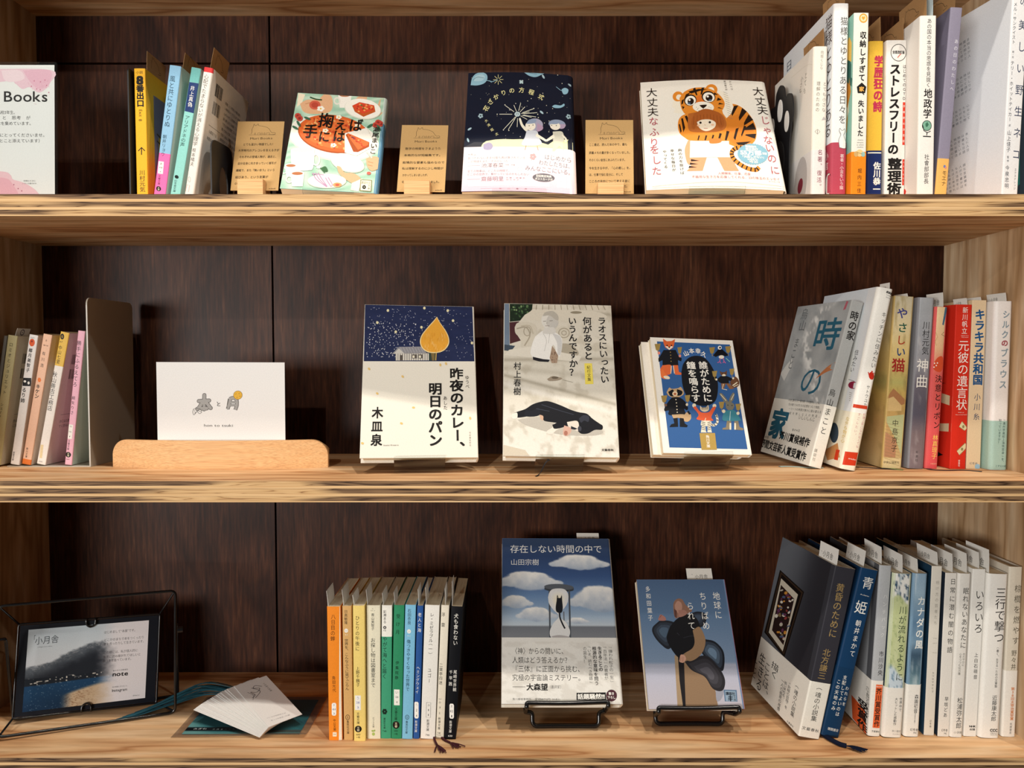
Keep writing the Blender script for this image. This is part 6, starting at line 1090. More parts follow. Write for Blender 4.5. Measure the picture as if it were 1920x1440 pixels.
# ------------------------------------------------ stands under the face out books
def strip2(mb, pts, th, x0, x1):
    """a sheet of thickness th bent along the (d, z) polyline, x0..x1 wide"""
    P = [np.array(p, float) for p in pts]; L = []; R_ = []
    for i, p in enumerate(P):
        ds = []
        if i > 0: ds.append((P[i] - P[i - 1]) / np.linalg.norm(P[i] - P[i - 1]))
        if i < len(P) - 1: ds.append((P[i + 1] - P[i]) / np.linalg.norm(P[i + 1] - P[i]))
        t = sum(ds); t /= np.linalg.norm(t) + 1e-9; n = np.array([-t[1], t[0]]); k = th / 2 / max(0.4, abs(t @ ds[0]))
        L.append(p + n * k); R_.append(p - n * k)
    mb.extrude([tuple(p) for p in L + R_[::-1]], 0, x0, x1)
def rig(M, name):
    o = empty(name); place(o, M); return o
def acrylic_stand(key, o, yaw, tilt, t, sh, wid, label, up=70, off=0, roll=0, bow=0):
    sz = SH[sh]; lift = o[2] - sz; c, s_ = math.cos(rad(tilt)), math.sin(rad(tilt))
    f = lambda y, z: (y * c + z * s_, lift - y * s_ + z * c)
    Mr = Matrix.Translation((o[0] * S, o[1] * S, (sz + H0) * S)) @ Matrix.Rotation(rad(yaw), 4, 'Z')
    r = rig(Mr, 'acrylic_book_stand'); tag(r, label, 'book stand', 'clear book stands')
    lw = -1.6 - (wid / 2 + abs(off)) * math.sin(rad(roll)); yf = -1.7 - bow; lip = f(yf, 1.6); fr = f(yf, lw); bk = f(t + 1.9, lw); tp = f(t + 1.9, up)
    m = MB(); strip2(m, [lip, fr, bk, tp], 2.0, off - wid / 2, off + wid / 2); m.build('cradle', M_ACRYLIC, r)
    m = MB(); strip2(m, [(tp[0] + 2.6, tp[1] - 3), (tp[0] + 24, 1.1)], 2.0, off - wid / 2, off + wid / 2)
    q = (fr[0] + 2.2, fr[1] - 2.8); strip2(m, [(q[0] + (q[1] - 1.1) / (math.tan(rad(tilt)) + .6), 1.1), q], 2.0, off - wid / 2, off + wid / 2); m.build('foot', M_ACRYLIC, r)
acrylic_stand('F1', (-202.3, 46.0, 179.3), 5.0, 29.5, 17, 't', 55, 'clear acrylic stand behind the paperback with the tart', roll=2.5)
acrylic_stand('F2', (7.9, 50.7, 177.6), 1.3, 29.3, 14, 't', 60, 'clear acrylic stand behind the night sky book', roll=1.5, bow=3.4)
acrylic_stand('F3', (221.8, 34.4, 177.2), -3.3, 34.8, 12, 't', 60, 'clear acrylic stand behind the tiger book', roll=1.4, bow=3.8)
acrylic_stand('F4', (-103.4, 47.3, -116.4), 7.9, 24.9, 20, 'm', 57, 'clear acrylic stand under the golden tree book', roll=.7)
acrylic_stand('F5', (55.1, 41.3, -114.4), 2.5, 24.9, 19, 'm', 54, 'clear acrylic stand under the sleeping dog book', off=-2, roll=1.2)
acrylic_stand('F6', (223.2, 61.2, -113.9), 7.9, 27.5, 19.5, 'm', 58, 'clear acrylic stand under the blue animal paperback', roll=2.4)

# the blue animal paperback's rear boards sit a little lower and to the left of its front cover
r, bk, M = BK['F6']
b = MB(); bb = Book(10.0, 146, 106, 4.0, 1.0); bb.wrap(b, 0, 146, [(0, 1, '#efe8dc')], 0.4); o_ = b.build('rear_cover', M_JACKET, r, 40); o_.location = (9.5 * S, 8 * S, 1.0 * S)
b = MB(); bb.pages(b, False, 0.4); o_ = b.build('page_block', M_PAGES, r); o_.location = (9.5 * S, 8 * S, 1.0 * S)

def wire_stand(o, yaw, tilt, t, lip0, lip1, foot0, foot1, footy, label):
    sz = SH['b']; Mf = faceM(o, yaw, tilt, 0); P = lambda x, y, z: tuple(np.array((Mf @ Vector((x * S, y * S, z * S)))[:]) / S - np.array((0, 0, H0)))
    r = rig(Matrix.Translation((o[0] * S, (o[1] + 20) * S, (sz + H0) * S)), 'wire_book_stand'); tag(r, label, 'book stand', 'black wire book stands'); R0 = 2.55
    fz = sz + R0
    a, b2 = P(lip0, t + 3.3, -R0 - 1.0), P(lip1, t + 3.3, -R0 - 1.0)
    m = MB(); m.tube(fillet([a, P(lip0, -R0 - .8, -R0 - 1.0), P(lip0, -R0 - .8, 1.2), P((lip0 * .6 + lip1 * .4), -R0 - .8, .4), P((lip0 * .4 + lip1 * .6), -R0 - .8, .4), P(lip1, -R0 - .8, 1.2), P(lip1, -R0 - .8, -R0 - 1.0), b2], 7), R0, n=10)
    world_child(m, 'lip', M_WIRE, r, 60)
    m = MB(); m.tube(fillet([a, (foot0, footy + 4, fz + 14), (foot0, footy, fz), (foot0 * .7 + foot1 * .3, footy + 1, fz), (foot0 * .3 + foot1 * .7, footy + 1, fz), (foot1, footy, fz), (foot1, footy + 4, fz + 14), b2], 8), R0, n=10)
    world_child(m, 'foot', M_WIRE, r, 60)
    m = MB(); m.tube(fillet([a, P(lip0, t + 3.3, 110), P(lip1, t + 3.3, 110), b2], 10), R0, n=10); world_child(m, 'back_frame', M_WIRE, r, 60)
    q0, q1 = P(lip0 + 12, t + 5.4, 106), P(lip1 - 12, t + 5.4, 106); by = min(195, q0[1] + 42)
    m = MB(); m.tube(fillet([q0, (q0[0], by, fz), (q1[0], by, fz), q1], 10), R0, n=10); world_child(m, 'rear_leg', M_WIRE, r, 60)
wire_stand((57.3, 50.0, -398.8), 1.7, 35.6, 22, -40.8, 52.0, 23.5, 101.0, 63.0, 'black wire stand holding the hourglass book')
wire_stand((210.2, 48.0, -403.5), 1.0, 33.7, 13, -44.5, 47.5, 167.5, 246.0, 68.0, 'black wire stand holding the grey blue figure paperback')

# ------------------------------------------------ paper slips standing out of books
CAT = [(0, 0), (3, -8), (2, -22), (6, -33), (8, -45), (13, -38), (19, -40), (24, -46), (27, -38), (38, -36), (55, -32), (68, -24), (76, -12), (82, -6), (92, -7), (95, -2), (88, 2), (70, 3)]
def slip(key, frac, y0, wid, up, label, kraft=False, stamp=None, colr=None, side=-1, curl=1.5):
    """a card stuck between the pages; side is the face seen (-1 looks left, +1 looks right)"""
    r, bk, M = BK[key]; x = -bk.t / 2 + bk.t * frac
    Ms = M @ Matrix.Translation((x * S, y0 * S, (bk.h - 4.0) * S))
    o = empty('bookmark_slip'); place(o, Ms); tag(o, label, 'bookmark', 'kraft slips standing out of books' if kraft else 'white paper slips standing out of books')
    c = '#a98257' if kraft else colr or '#ece9e2'; h = up + 4.0; n = 6; m = MB(); th = 0.3
    xs = lambda z, y=0: side * curl * (np.asarray(z, float) / h) ** 2
    for i in range(n):
        z0, z1 = h * i / n, h * (i + 1) / n; a, b_ = float(xs(z0)), float(xs(z1))
        v = [(a - th / 2, 0, z0), (a + th / 2, 0, z0), (a + th / 2, wid, z0), (a - th / 2, wid, z0), (b_ - th / 2, 0, z1), (b_ + th / 2, 0, z1), (b_ + th / 2, wid, z1), (b_ - th / 2, wid, z1)]
        f = [(0, 1, 5, 4), (1, 2, 6, 5), (2, 3, 7, 6), (3, 0, 4, 7)]
        if i == 0: f.append((3, 2, 1, 0))
        if i == n - 1: f.append((4, 5, 6, 7))
        m.add(v, f, c)
    # print on the side that is seen: a runs left to right as seen, b up
    fn = (lambda a, b, e: np.stack([xs(b) - th / 2 - e, wid - a, b], -1)) if side < 0 else (lambda a, b, e: np.stack([xs(b) + th / 2 + e, a, b], -1))
    A = Art(m, wid, h, fn, [(0, 0), (wid, 0), (0, h), (wid, h)])
    if kraft: A.L([(wid * .22 + x_ * wid * .0055, up * .62 + y_ * .3) for x_, y_ in CAT], .5, '#4a3a26')
    elif stamp: A.E(wid * .45, up * .55, up * .36, up * .36, '#55505a', 0, 20, up * .12); A.Hz('本', wid * .38, up * .55, wid * .52, up * .55, up * .3, '#55505a')
    elif colr is None:
        k = min(wid * .2, up * .42); A.T('「', wid * .12, up * .42, wid * .12, up * .42 + k, k * .5, '#4a4743')
        A.Hz('小月舎', wid * .2, up * .66, wid * .2 + 3 * k, up * .64, k * 1.05, '#4a4743')
    m.build('card', M_MATTE, o, 60)
for key, lab, fr, y0, wd_, up in (('b1', 'the orange spined paperback', .05, 1.5, 30, 17), ('b2', 'the thin tan paperback', .09, 1.5, 30, 18), ('b3', 'the pale yellow paperback', .06, 1.5, 30, 11), ('b4', 'the cream paperback with the plant mark', .05, 1.5, 30, 17),
                               ('b5', 'the white topped green paperback', .12, 1.5, 30, 13), ('b6', 'the deep green paperback', .06, 1.5, 24, 14), ('b8', 'the thin navy paperback', .2, 1.5, 26, 18), ('b9', 'the thick white paperback', .06, 1.5, 26, 19), ('b10', 'the narrow cream paperback', .5, 1.5, 26, 18), ('b11', 'the black paperback', .06, 2, 24, 27)):
    slip(key, fr, y0, wd_, up, 'small white slip standing out of ' + lab)
for key, lab, fr, y0, wd_, up in (('A', 'the leaning charcoal hardback', .12, 2.5, 40, 18), ('B', 'the leaning navy hardback', .3, 6, 40, 18), ('C', 'the grey hardback with the orange panel', .35, 6, 40, 19), ('D', 'the green marbled book', .55, 3, 42, 20), ('E', 'the blue cloud patterned book', .45, 4, 42, 15),
                               ('F', 'the thin cream hardback with navy front', .7, 3, 42, 15), ('G', 'the narrow white book with a dark slate front', .75, 3, 42, 21), ('H', 'the white book with a grey subtitle', .75, 3, 42, 22), ('I', 'the white book with handwritten characters', .6, 3, 42, 18), ('J', 'the thickest white book', .12, 3, 42, 26)):
    slip(key, fr, y0, wd_, up, 'white printed slip standing out of ' + lab)
for key, lab, fr, y0, wd_, up in (('m2', 'the tall leaning softcover with the teapot', .9, 6, 22, 8), ('m3', 'the ochre illustrated hardback', .8, 4, 30, 4), ('m5', 'the coral hardback', .75, 3, 34, 17), ('m6', 'the bright red hardback', .8, 3, 26, 8), ('m7', 'the beige hardback with blue characters', .75, 3, 30, 4), ('m8', 'the white hardback with mint band', .72, 3, 34, 10)):
    slip(key, fr, y0, wd_, up, 'white slip standing out of ' + lab)
slip('l1', .5, 4, 24, 9, 'grey slip with a round stamp in the olive beige paperback', stamp=1, side=1)
for key, lab, fr, y0, wd_, up, sd in (('t1', 'the yellow book with the 8', .6, 14, 45, 25, 1), ('t2', 'the light blue and pink paperback', .75, 10, 45, 19, 1), ('t4', 'the white book with barcodes', .25, 10, 45, 26, 1), ('r1', 'the cream softcover beside the paw', .8, 3, 55, 21, -1), ('r2', 'the tall white cat softcover', .82, 4, 55, 26, -1), ('r4', 'the yellow and navy book', .9, 4, 55, 28, -1),
                               ('r5', 'the heavy lettered white book', .92, 4, 55, 26, -1), ('r6', 'the white book with the globe', .5, 4, 55, 30, -1), ('r7', 'the mauve grey book', .5, 4, 55, 24, -1)):
    slip(key, fr, y0, wd_, up, 'kraft paper slip standing out of ' + lab, kraft=True, side=sd, curl=0.8)
slip('r6', .95, 6, 50, 24, 'pale blue slip standing out of the white globe book', colr='#c9dbe0', curl=.4)
# slips behind the two books on wire stands
for key, x0, wd_, up, lab in (('F7', 28, 29, 12, 'hourglass book'), ('F8', 10, 32, 16, 'grey blue figure paperback')):
    r, bk, M = BK[key]; Ms = M @ Matrix.Translation((0, (bk.w / 2 - x0) * S, (bk.h - 4) * S)); o = empty('bookmark_slip'); place(o, Ms); tag(o, 'white printed slip showing above the ' + lab, 'bookmark', 'white paper slips standing out of books')
    m = MB(); m.box(-.15, .15, -wd_, 0, 0, up + 4, '#e3dfd6'); A = Art(m, wd_, up + 4, lambda a, b, e: np.stack([-.15 - e + 0 * a, -a, b], -1), [(0, 0), (wd_, 0), (0, up + 4), (wd_, up + 4)])
    A.T('「', wd_ * .2, up * .38, wd_ * .2, up * .38 + 4, 3, '#4a4743'); A.Hz('小月舎', wd_ * .3, up * .66, wd_ * .82, up * .63, 5.5, '#4a4743'); m.build('card', M_MATTE, o)

# ------------------------------------------------ ribbons that belong to books
def ribbon(key, pts, w, mat, name='bookmark_ribbon', strands=0):
    m = MB()
    if strands:
        m.tube(bez(pts[:2], 4) if len(pts) == 2 else bez(pts, 5), w, n=6)
        e = np.array(pts[-1]); d = e - np.array(pts[-2]); d /= np.linalg.norm(d)
        for i in range(strands):
            v = np.array([random.uniform(-.6, .6), random.uniform(-.3, .3), 0]); q = e + (d + v * .8) * random.uniform(9, 17); q[2] = pts[-1][2] + random.uniform(-.1, .3)
            m.tube(bez([tuple(e), tuple((e + q) / 2 + (0, 0, .8)), tuple(q)], 4), .6, n=5)
    else:
        P = [np.array(p, float) for p in bez(pts, 6)]; V = []; F = []
        for i, p in enumerate(P):
            t = P[min(i + 1, len(P) - 1)] - P[max(i - 1, 0)]; n = np.cross(t, (0, 0, 1.0)); n = n / (np.linalg.norm(n) + 1e-6) * w / 2
            V += [p + n, p - n, p - n - (0, 0, .35), p + n - (0, 0, .35)]
        for i in range(len(P) - 1):
            for k in range(4): F.append((4 * i + k, 4 * i + (k + 1) % 4, 4 * i + 4 + (k + 1) % 4, 4 * i + 4 + k))
        m.add(V, F)
    o = m.build(name, mat, PB[key], 60); o.matrix_parent_inverse = ROOTM[BK[key][0].name].inverted() @ Matrix.Translation((0, 0, H0 * S))   # bound into the page block
zm = SH['m']; zb = SH['b']
M_MINT = plain('mint_ribbon', '#a9c4be', 0.6); M_BLACKRIB = plain('black_ribbon', '#1d1c20', 0.6); M_GREENRIB = plain('green_ribbon', '#6f7f4a', 0.6)
ribbon('m1', [(318, 98, zm + .7), (330, 100, zm + .6), (350, 92, zm + .6), (366, 88, zm + .8)], 5, M_MINT)
ribbon('m3', [(398, 100, zm + .6), (418, 92, zm + .6), (436, 80, zm + .5), (446, 76, zm + .5)], 4, M_BLACKRIB)
ribbon('m3', [(442, 88, zm + .6), (447, 77, zm + .6), (452, 73, zm + .5)], 5, M_GREENRIB)
ribbon('m5', [(490, 90, zm + .6), (486, 76, zm + .6), (500, 70, zm + .5), (520, 72, zm + .5), (536, 62, zm + .5)], 5, M_BLACKRIB)
ribbon('F5', [(46, 48, zm + 17), (38, 38, zm + 15), (32, 34, zm + 5), (29, 33, zm + 1.2), (26, 27, zm + 1.0)], 2.2, M_BLACKRIB)
ribbon('B', [(352, 45, zb + 2.6), (356, 34, zb + 2.8), (362, 24, zb + 2.6), (368, 20, zb + 2.5)], 2.4, M_NAVYTHREAD, 'tassel', 46)
ribbon('b9', [(-88, 40, zb + 1.6), (-86, 32, zb + 1.8), (-83, 24, zb + 1.5)], 1.3, M_PLUMTHREAD, 'tassel', 22)
ribbon('b10', [(-79.5, 40, zb + 1.5), (-75, 34, zb + 1.6), (-69, 29, zb + 1.4)], 1.1, M_PLUMTHREAD, 'tassel', 16)

# ------------------------------------------------ kraft cards in wooden blocks, top shelf
def logo(A, x, y, k, col='#3a2e20'):
    A.L([(x + a * k, y + b * k) for a, b in CAT], 1.1 * k, col, True); A.L([(x - 8 * k, y + 4 * k), (x + 98 * k, y + 3 * k)], .9 * k, col)
    for a, w in ((14, 3), (26, 9), (40, 4), (50, 4), (60, 12)): A.L([(x + a * k, y + 3 * k), (x + a * k, y - 4 * k), (x + (a + w) * k, y - 5 * k), (x + (a + w) * k, y + 3 * k)], .9 * k, col, True)
    A.Hz('Mori Books', x - 2 * k, y + 20 * k, x + 86 * k, y + 18 * k, 14 * k, col)
def kraft_card(name, o, yaw, tilt, roll, bx, lines, label):
    W, H = 55, 91; r = rig(faceM(o, yaw, tilt, roll), 'comment_card'); tag(r, label, 'card', 'handwritten kraft cards on the top shelf')
    m = MB(); m.box(-W / 2, W / 2, 0, .45, 0, H, '#c29d68'); A = Art(m, W, H, lambda a, b, e: np.stack([a - W / 2, -e + 0 * a, b], -1), [(0, 0), (W, 0), (0, H), (W, H)])
    logo(A, 17, 17.0, .30)
    for t, y, x0, x1 in lines: A.Hz(t, x0, y, x1, y - .6, 3.6, '#2d2118', .008)
    A.Hz('m.book', 44, 88.6, 52, 88.3, 3, '#2d2118'); m.build('paper', M_MATTE, r)
    d0 = o[2] - SH['t']; tt = math.tan(rad(tilt)); top = d0 + 11
    rb = rig(Matrix.Translation((o[0] * S, o[1] * S, (SH['t'] + H0) * S)) @ Matrix.Rotation(rad(yaw), 4, 'Z'), 'card_block'); tag(rb, label.replace('handwritten kraft card', 'small beech block').replace(' with', ' holding the card with'), 'card holder', 'wooden card blocks on the top shelf')
    g = .75; pr = [(-9, .1), (16, .1), (16, top), (.9 + g + 11 * tt, top), (.9 + g, d0 - .3), (-g - .2, d0 - .3), (-g - .2 + 11 * tt, top), (-9, top)]
    m = MB(); m.extrude(pr, 0, bx - 14.5, bx + 14.5); m.build('block', M_BEECH, rb)
kraft_card('C1', (-296.7, 83.0, 187.8), 0, 17.4, 0, -1.6, [('とても温かい物語でした！', 31, 9, 46), ('大学時代のアレコレを言える子が', 39, 4, 52), ('それぞれの登場人物が、過去と、', 47.5, 6, 51), ('自分自身に向き合っていく描写が', 56, 5, 50), ('繊細で、また『掬い合う』という', 65, 4, 49), ('結びあう、という言葉が', 74, 4, 42), ('心に', 82, 4, 9)], 'handwritten kraft card beside the tart paperback with slanting shade')
kraft_card('C2', (-104.5, 77.8, 185.1), -.9, 20.7, .8, -3.2, [('数学の時間をさまようた', 33, 6, 48), ('本格的なSF短編集です。', 42, 5, 50), ('叙情的な要素も強めなので', 52, 4, 53), ('私は理解するのに少し時間が', 60, 4, 52), ('かかってしまいましたが、', 69, 5, 36), ('切ない結末が、心にしみました。', 78, 5, 50)], 'handwritten kraft card with lines between tart paperback and night sky book')
kraft_card('C3', (111.2, 74.4, 182.3), -2.0, 12.3, .7, .4, [('ここ最近、読んだ本の中で、最も', 31, 4, 48), ('読書メモの量が多くなっていました。', 41, 4, 53), ('そのくらい金言にあふれています。', 50, 4, 47), ('今を生きる中が、「心の癒し」を、', 60, 4, 53), ('は、仕事で悩む自分に、そして', 68, 4, 43), ('こころの自由について考える昔に', 76, 4, 51), ('た。', 82, 44, 49)], 'handwritten kraft card with lines beside the tiger book')

# ------------------------------------------------ acrylic sign, top shelf left
r = rig(Matrix.Translation((-554.5 * S, 41 * S, (168.2 + H0) * S)) @ Matrix.Rotation(-rad(2), 4, 'X'), 'acrylic_sign_holder'); tag(r, 'clear acrylic sign holder at the left end of the top shelf', 'sign holder')
for y0, y1, nm in ((0, 1.6, 'pane'), (2.3, 3.9, 'pane')):
    m = MB(); m.box(-55, 55, y0, y1, 0.2, 151); m.build(nm, M_ACRYLIC, r)
m = MB(); m.box(-55, 55, -1, 20, -1.2, .1); m.build('base', M_ACRYLIC, r)
rs = rig(ROOTM[r.name] @ Matrix.Translation((0, 1.8 * S, .4 * S)), 'printed_sheet'); tag(rs, 'white and pink watercolour sign sheet reading Books', 'sign')
m = MB(); m.box(-52.5, 52.5, 0, .25, 0, 148, '#eeeae6'); A = Art(m, 105, 148, lambda a, b, e: np.stack([a - 52.5, -e + 0 * a, np.clip(b, .2, 147.8)], -1), q4((-259, 365), (275, 365), (-238, 1127), (296, 1127)))
A.P([(-200, 390), (252, 392), (252, 470), (230, 500), (190, 520), (140, 490), (100, 500), (60, 470), (20, 455), (-200, 480)], '#ecc6cf', True); A.P([(100, 395), (250, 395), (250, 470), (200, 500), (150, 470)], '#e8b6c4', True); A.P([(-20, 395), (80, 395), (110, 440), (50, 460), (0, 450)], '#f1d6da', True)
A.dots([(165, 455), (200, 460), (225, 450), (180, 500), (200, 505), (235, 480), (150, 485), (248, 520)], 4, '#cf7f95'); A.dots([(random.uniform(120, 255), random.uniform(450, 590)) for _ in range(24)], 1.8, '#d893a6')
A.P([(-200, 960), (0, 965), (45, 985), (60, 1010), (110, 1025), (160, 1050), (200, 1085), (200, 1127), (-200, 1127)], '#eec3c9', True); A.P([(-200, 1010), (0, 1000), (60, 1040), (80, 1127), (-200, 1127)], '#e9b0ba', True); A.dots([(65, 1040), (90, 1062), (110, 1075)], 4, '#b9677a')
A.Hz('Mori Books', -215, 541, 244, 541, 84, '#2f2c2b', .012)
for t, x0, x1, y, h in (('小月通りの本屋、高校2年生。', -200, 74, 632, 23), ('好き　と　思考　が', -90, 150, 662, 23), ('詰まった本を集めています。', -130, 166, 694, 23), ('気になる本は手にとってくださいませ。', -190, 244, 760, 23), ('（本にひとこと添えています）', -120, 220, 792, 23)): A.Hz(t, x0, y, x1, y, h, '#4a4644')
A.Hz('＠読むたびに', 118, 1018, 188, 1018, 10, '#4a4644'); A.Hz('いろいろ書きます', 112, 1033, 192, 1033, 9, '#4a4644'); m.build('paper', M_MATTE, rs)

# ------------------------------------------------ bookends
def plate(name, label, x, y0, pts, hole, mat, shelf, group=None, pads=(), flip=0, foot=(0, 0), lift=0):
    """upright plate parallel to the side boards; pts outline in (depth, height)"""
    r = rig(Matrix.Translation((x * S, y0 * S, (SH[shelf] + .1 + H0) * S)), name); tag(r, label, 'bookend', group)
    m = MB()
    if hole:
        tri = tessellate_polygon([[Vector((*p, 0)) for p in pts], [Vector((*p, 0)) for p in hole]]); al = pts + hole; n = len(pts); k = len(hole)
        for xx, fl in ((0, 1), (1.6, 0)): m.add([(xx, p[0], p[1]) for p in al], [tuple(t[::-1]) if fl else tuple(t) for t in tri])
        for ring in (pts, hole):
            q = len(ring); m.add([(0, *p) for p in ring] + [(1.6, *p) for p in ring], [(i, (i + 1) % q, q + (i + 1) % q, q + i) for i in range(q)])
    else: m.extrude(pts, 0, 0, 1.6)
    up_ = m.build('upright', mat, r)
    for i, (cy, cz, ry, rz, col) in enumerate(pads):
        p = MB(); p.extrude([(cy + ry * math.cos(a), cz + rz * math.sin(a)) for a in np.linspace(0, 2 * math.pi, 28, endpoint=False)], 0, -.5, 0, col); p.build('toe_pad', M_MATTE, up_)
    if foot[0] != foot[1]:
        f = MB(); f.box(foot[0], foot[1], pts[0][0], max(p[0] for p in pts), 0, 1.2); f.build('foot', mat, r)
    return r
def rrect(w, h, rr): return fillet([(0, 0), (0, h), (w, h), (w, 0)], rr, 6)
plate('metal_bookend', 'warm grey metal bookend holding the middle shelf paperbacks', -502.5, 98, rrect(104, 201, 9), None, M_GREYMETAL, 'm', foot=(-98, 0))
plate('black_bookend', 'tall black bookend at the left of the yellow book', -428.5, 60, rrect(95, 152, 4), None, M_BLACKMETAL, 't', 'black bookends on the top shelf', foot=(-26, 0))
arch = fillet([(0, 0), (0, 74), (62, 78), (62, 0)], 14, 6); hole = [(34 + 13 * math.cos(a), 28 + 22 * math.sin(a)) for a in np.linspace(0, 2 * math.pi, 24, endpoint=False)]
plate('black_bookend', 'low black bookend with an oval opening beside the barcode book', -336.0, 56, arch, hole, M_BLACKMETAL, 't', 'black bookends on the top shelf', foot=(0, 18))
paw = bez([(8, 0), (10, 60), (6, 92), (0, 108), (4, 128), (16, 134), (24, 132), (30, 146), (42, 152), (54, 146), (58, 133), (70, 134), (80, 126), (84, 110), (76, 92), (66, 78), (62, 40), (62, 0)], 5)
plate('paw_bookend', 'black bookend shaped like a cat paw beside the cream softcover', 318.5, 74, paw, None, M_BLACKMETAL, 't', 'black bookends on the top shelf', foot=(-22, 0),
      pads=((40, 122, 8, 13, '#efece6'), (18, 103, 7, 12, '#efece6'), (66, 110, 7, 11, '#efece6'), (40, 62, 16, 24, '#2b292a')))

# ------------------------------------------------ wooden card holder with its card, middle shelf
r = rig(Matrix.Translation((-346 * S, 84 * S, (zm + H0) * S)), 'card_holder'); tag(r, 'long curved beech card holder with rounded ends on the middle shelf', 'card holder')
X0, X1, HT = -473.5, -218.0, 33.5; fy = lambda x: 75.5 + 19.5 * ((x + 343) / 127.0) ** 2
def ztop(x):
    d = min(x - X0, X1 - x); R_ = 19.0; return HT if d >= R_ else HT - R_ + math.sqrt(max(0, R_ * R_ - (R_ - d) ** 2))
def curved(mb, y0, y1, xs, z0, zf):
    n = len(xs); V = []; F = []
    for x in xs: V += [(x, fy(x) + y0, z0), (x, fy(x) + y1, z0), (x, fy(x) + y1, max(z0 + .2, zf(x))), (x, fy(x) + y0, max(z0 + .2, zf(x)))]
    for i in range(n - 1):
        for k in range(4): F.append((4 * i + k, 4 * i + 4 + k, 4 * i + 4 + (k + 1) % 4, 4 * i + (k + 1) % 4))
    F += [(0, 1, 2, 3), tuple(4 * n - 4 + k for k in (3, 2, 1, 0))]; mb.add(V, F)
t_ = np.linspace(0, 1, 15); XS = sorted(set([X0 + 19 * (1 - math.cos(a * math.pi / 2)) for a in t_] + list(np.linspace(X0 + 19, X1 - 19, 25)) + [X1 - 19 * (1 - math.cos(a * math.pi / 2)) for a in t_]))
m = MB(); curved(m, 0, 5, XS, zm + .05, lambda x: zm + ztop(x)); curved(m, 13, 19, XS[5:-5], zm + .05, lambda x: zm + ztop(x) - 4); curved(m, 4.9, 13.1, XS[5:-5], zm + .05, lambda x: zm + 17)
world_child(m, 'holder', M_BEECH, r, 50)
rc_ = rig(faceM((-341, 88.0, zm + 17.6), .4, -0.3, .2), 'display_card'); tag(rc_, 'white card with grey drawing and small moon standing in the beech holder', 'card')
W, H = 149.5, 107; m = MB(); m.box(-W / 2, W / 2, 0, .45, 0, H, '#f0eeeb'); A = Art(m, W, H, lambda a, b, e: np.stack([a - W / 2, -e + 0 * a, b], -1), q4((372, 170), (1425, 175), (395, 805), (1442, 808)), b0=15.5)
gy = '#a9a7a4'; ln = '#55524f'
for pts in ([(772, 440), (772, 555)], [(728, 488), (812, 484)], [(770, 480), (728, 545), (716, 552)], [(776, 480), (820, 540), (826, 545)], [(752, 548), (794, 548)]): A.L(pts, 33, ln); A.E(pts[0][0], pts[0][1], 16.5, 16.5, ln); A.E(pts[-1][0], pts[-1][1], 16.5, 16.5, ln)
for pts in ([(772, 440), (772, 555)], [(728, 488), (812, 484)], [(770, 480), (728, 545), (716, 552)], [(776, 480), (820, 540), (826, 545)], [(752, 548), (794, 548)]): A.L(pts, 25, gy); A.E(pts[0][0], pts[0][1], 12.5, 12.5, gy); A.E(pts[-1][0], pts[-1][1], 12.5, 12.5, gy)
A.dots([(760, 518), (782, 518)], 3, ln); A.L([(752, 530), (766, 530)], 2.5, ln); A.L([(778, 532), (792, 528)], 2.5, ln)
A.L([(680, 575), (690, 550), (735, 552), (752, 575), (720, 568), (690, 600), (678, 575)], 3, ln, True); A.L([(695, 590), (715, 575), (735, 590), (755, 578)], 3, ln, True); A.L([(690, 555), (700, 585)], 2, ln)
A.L([(878, 495), (888, 512)], 6, gy); A.L([(902, 505), (886, 515), (882, 525), (904, 527)], 6, gy, True); A.L([(876, 493), (889, 514)], 2.5, ln); A.L([(903, 503), (884, 515), (884, 527), (906, 528)], 2.5, ln, True)
for w_, c in ((30, ln), (22, gy)):
    A.L([(985, 470), (978, 510), (966, 552)], w_, c, True); A.L([(978, 472), (1010, 462), (1036, 478), (1040, 520), (1028, 560)], w_, c, True); A.L([(985, 498), (1030, 498)], w_ * .6, c); A.L([(982, 522), (1032, 522)], w_ * .6, c)
A.L([(968, 468), (960, 520), (962, 555), (978, 552)], 2.5, ln, True); A.E(1047, 440, 37, 36, '#8a6a2a'); A.E(1047, 440, 34, 33, '#e8b544')
for a, b_ in ((1030, 430), (1058, 425), (1040, 458), (1065, 448)): A.L([(a - 6, b_), (a + 4, b_ + 6), (a + 2, b_ - 5)], 2.5, '#8a6a2a')
A.Hz('hon to tsuki', 772, 685, 1012, 686, 30, '#6a6764'); m.build('paper', M_MATTE, rc_)

# ------------------------------------------------ wire frame with a laminated photo, bottom shelf left
yw = rad(20.9); ex = np.array([math.cos(yw), math.sin(yw), 0]); ey = np.array([-math.sin(yw), math.cos(yw), 0])
Mo = faceM((-490.1, 64.7, zb + 3.6), 20.9, 2.4, 1.0)
PW = lambda x, y, z: tuple(np.array((Mo @ Vector((x * S, y * S, z * S)))[:]) / S - np.array((0, 0, H0)))
r = rig(Matrix.Translation((-500 * S, 90 * S, (zb + H0) * S)), 'wire_frame_stand'); tag(r, 'black wire display frame standing on the bottom shelf', 'display frame')
ow, oh = 90.5, 146.5; rr = 1.7
m = MB(); m.tube(fillet([PW(-ow, 0, 0), PW(ow, 0, 0), PW(ow, 0, oh), PW(-ow, 0, oh)], 7, 5, True), rr, n=8, closed=True); world_child(m, 'outer_frame', M_WIRE, r, 60)
Ms = faceM((-511.1, 95.0, -426.9), 20.9, 10.7, 2.35); sw, shh = 148.7, 103.4
PS = lambda x, y, z: tuple(np.array((Ms @ Vector((x * S, y * S, z * S)))[:]) / S - np.array((0, 0, H0)))
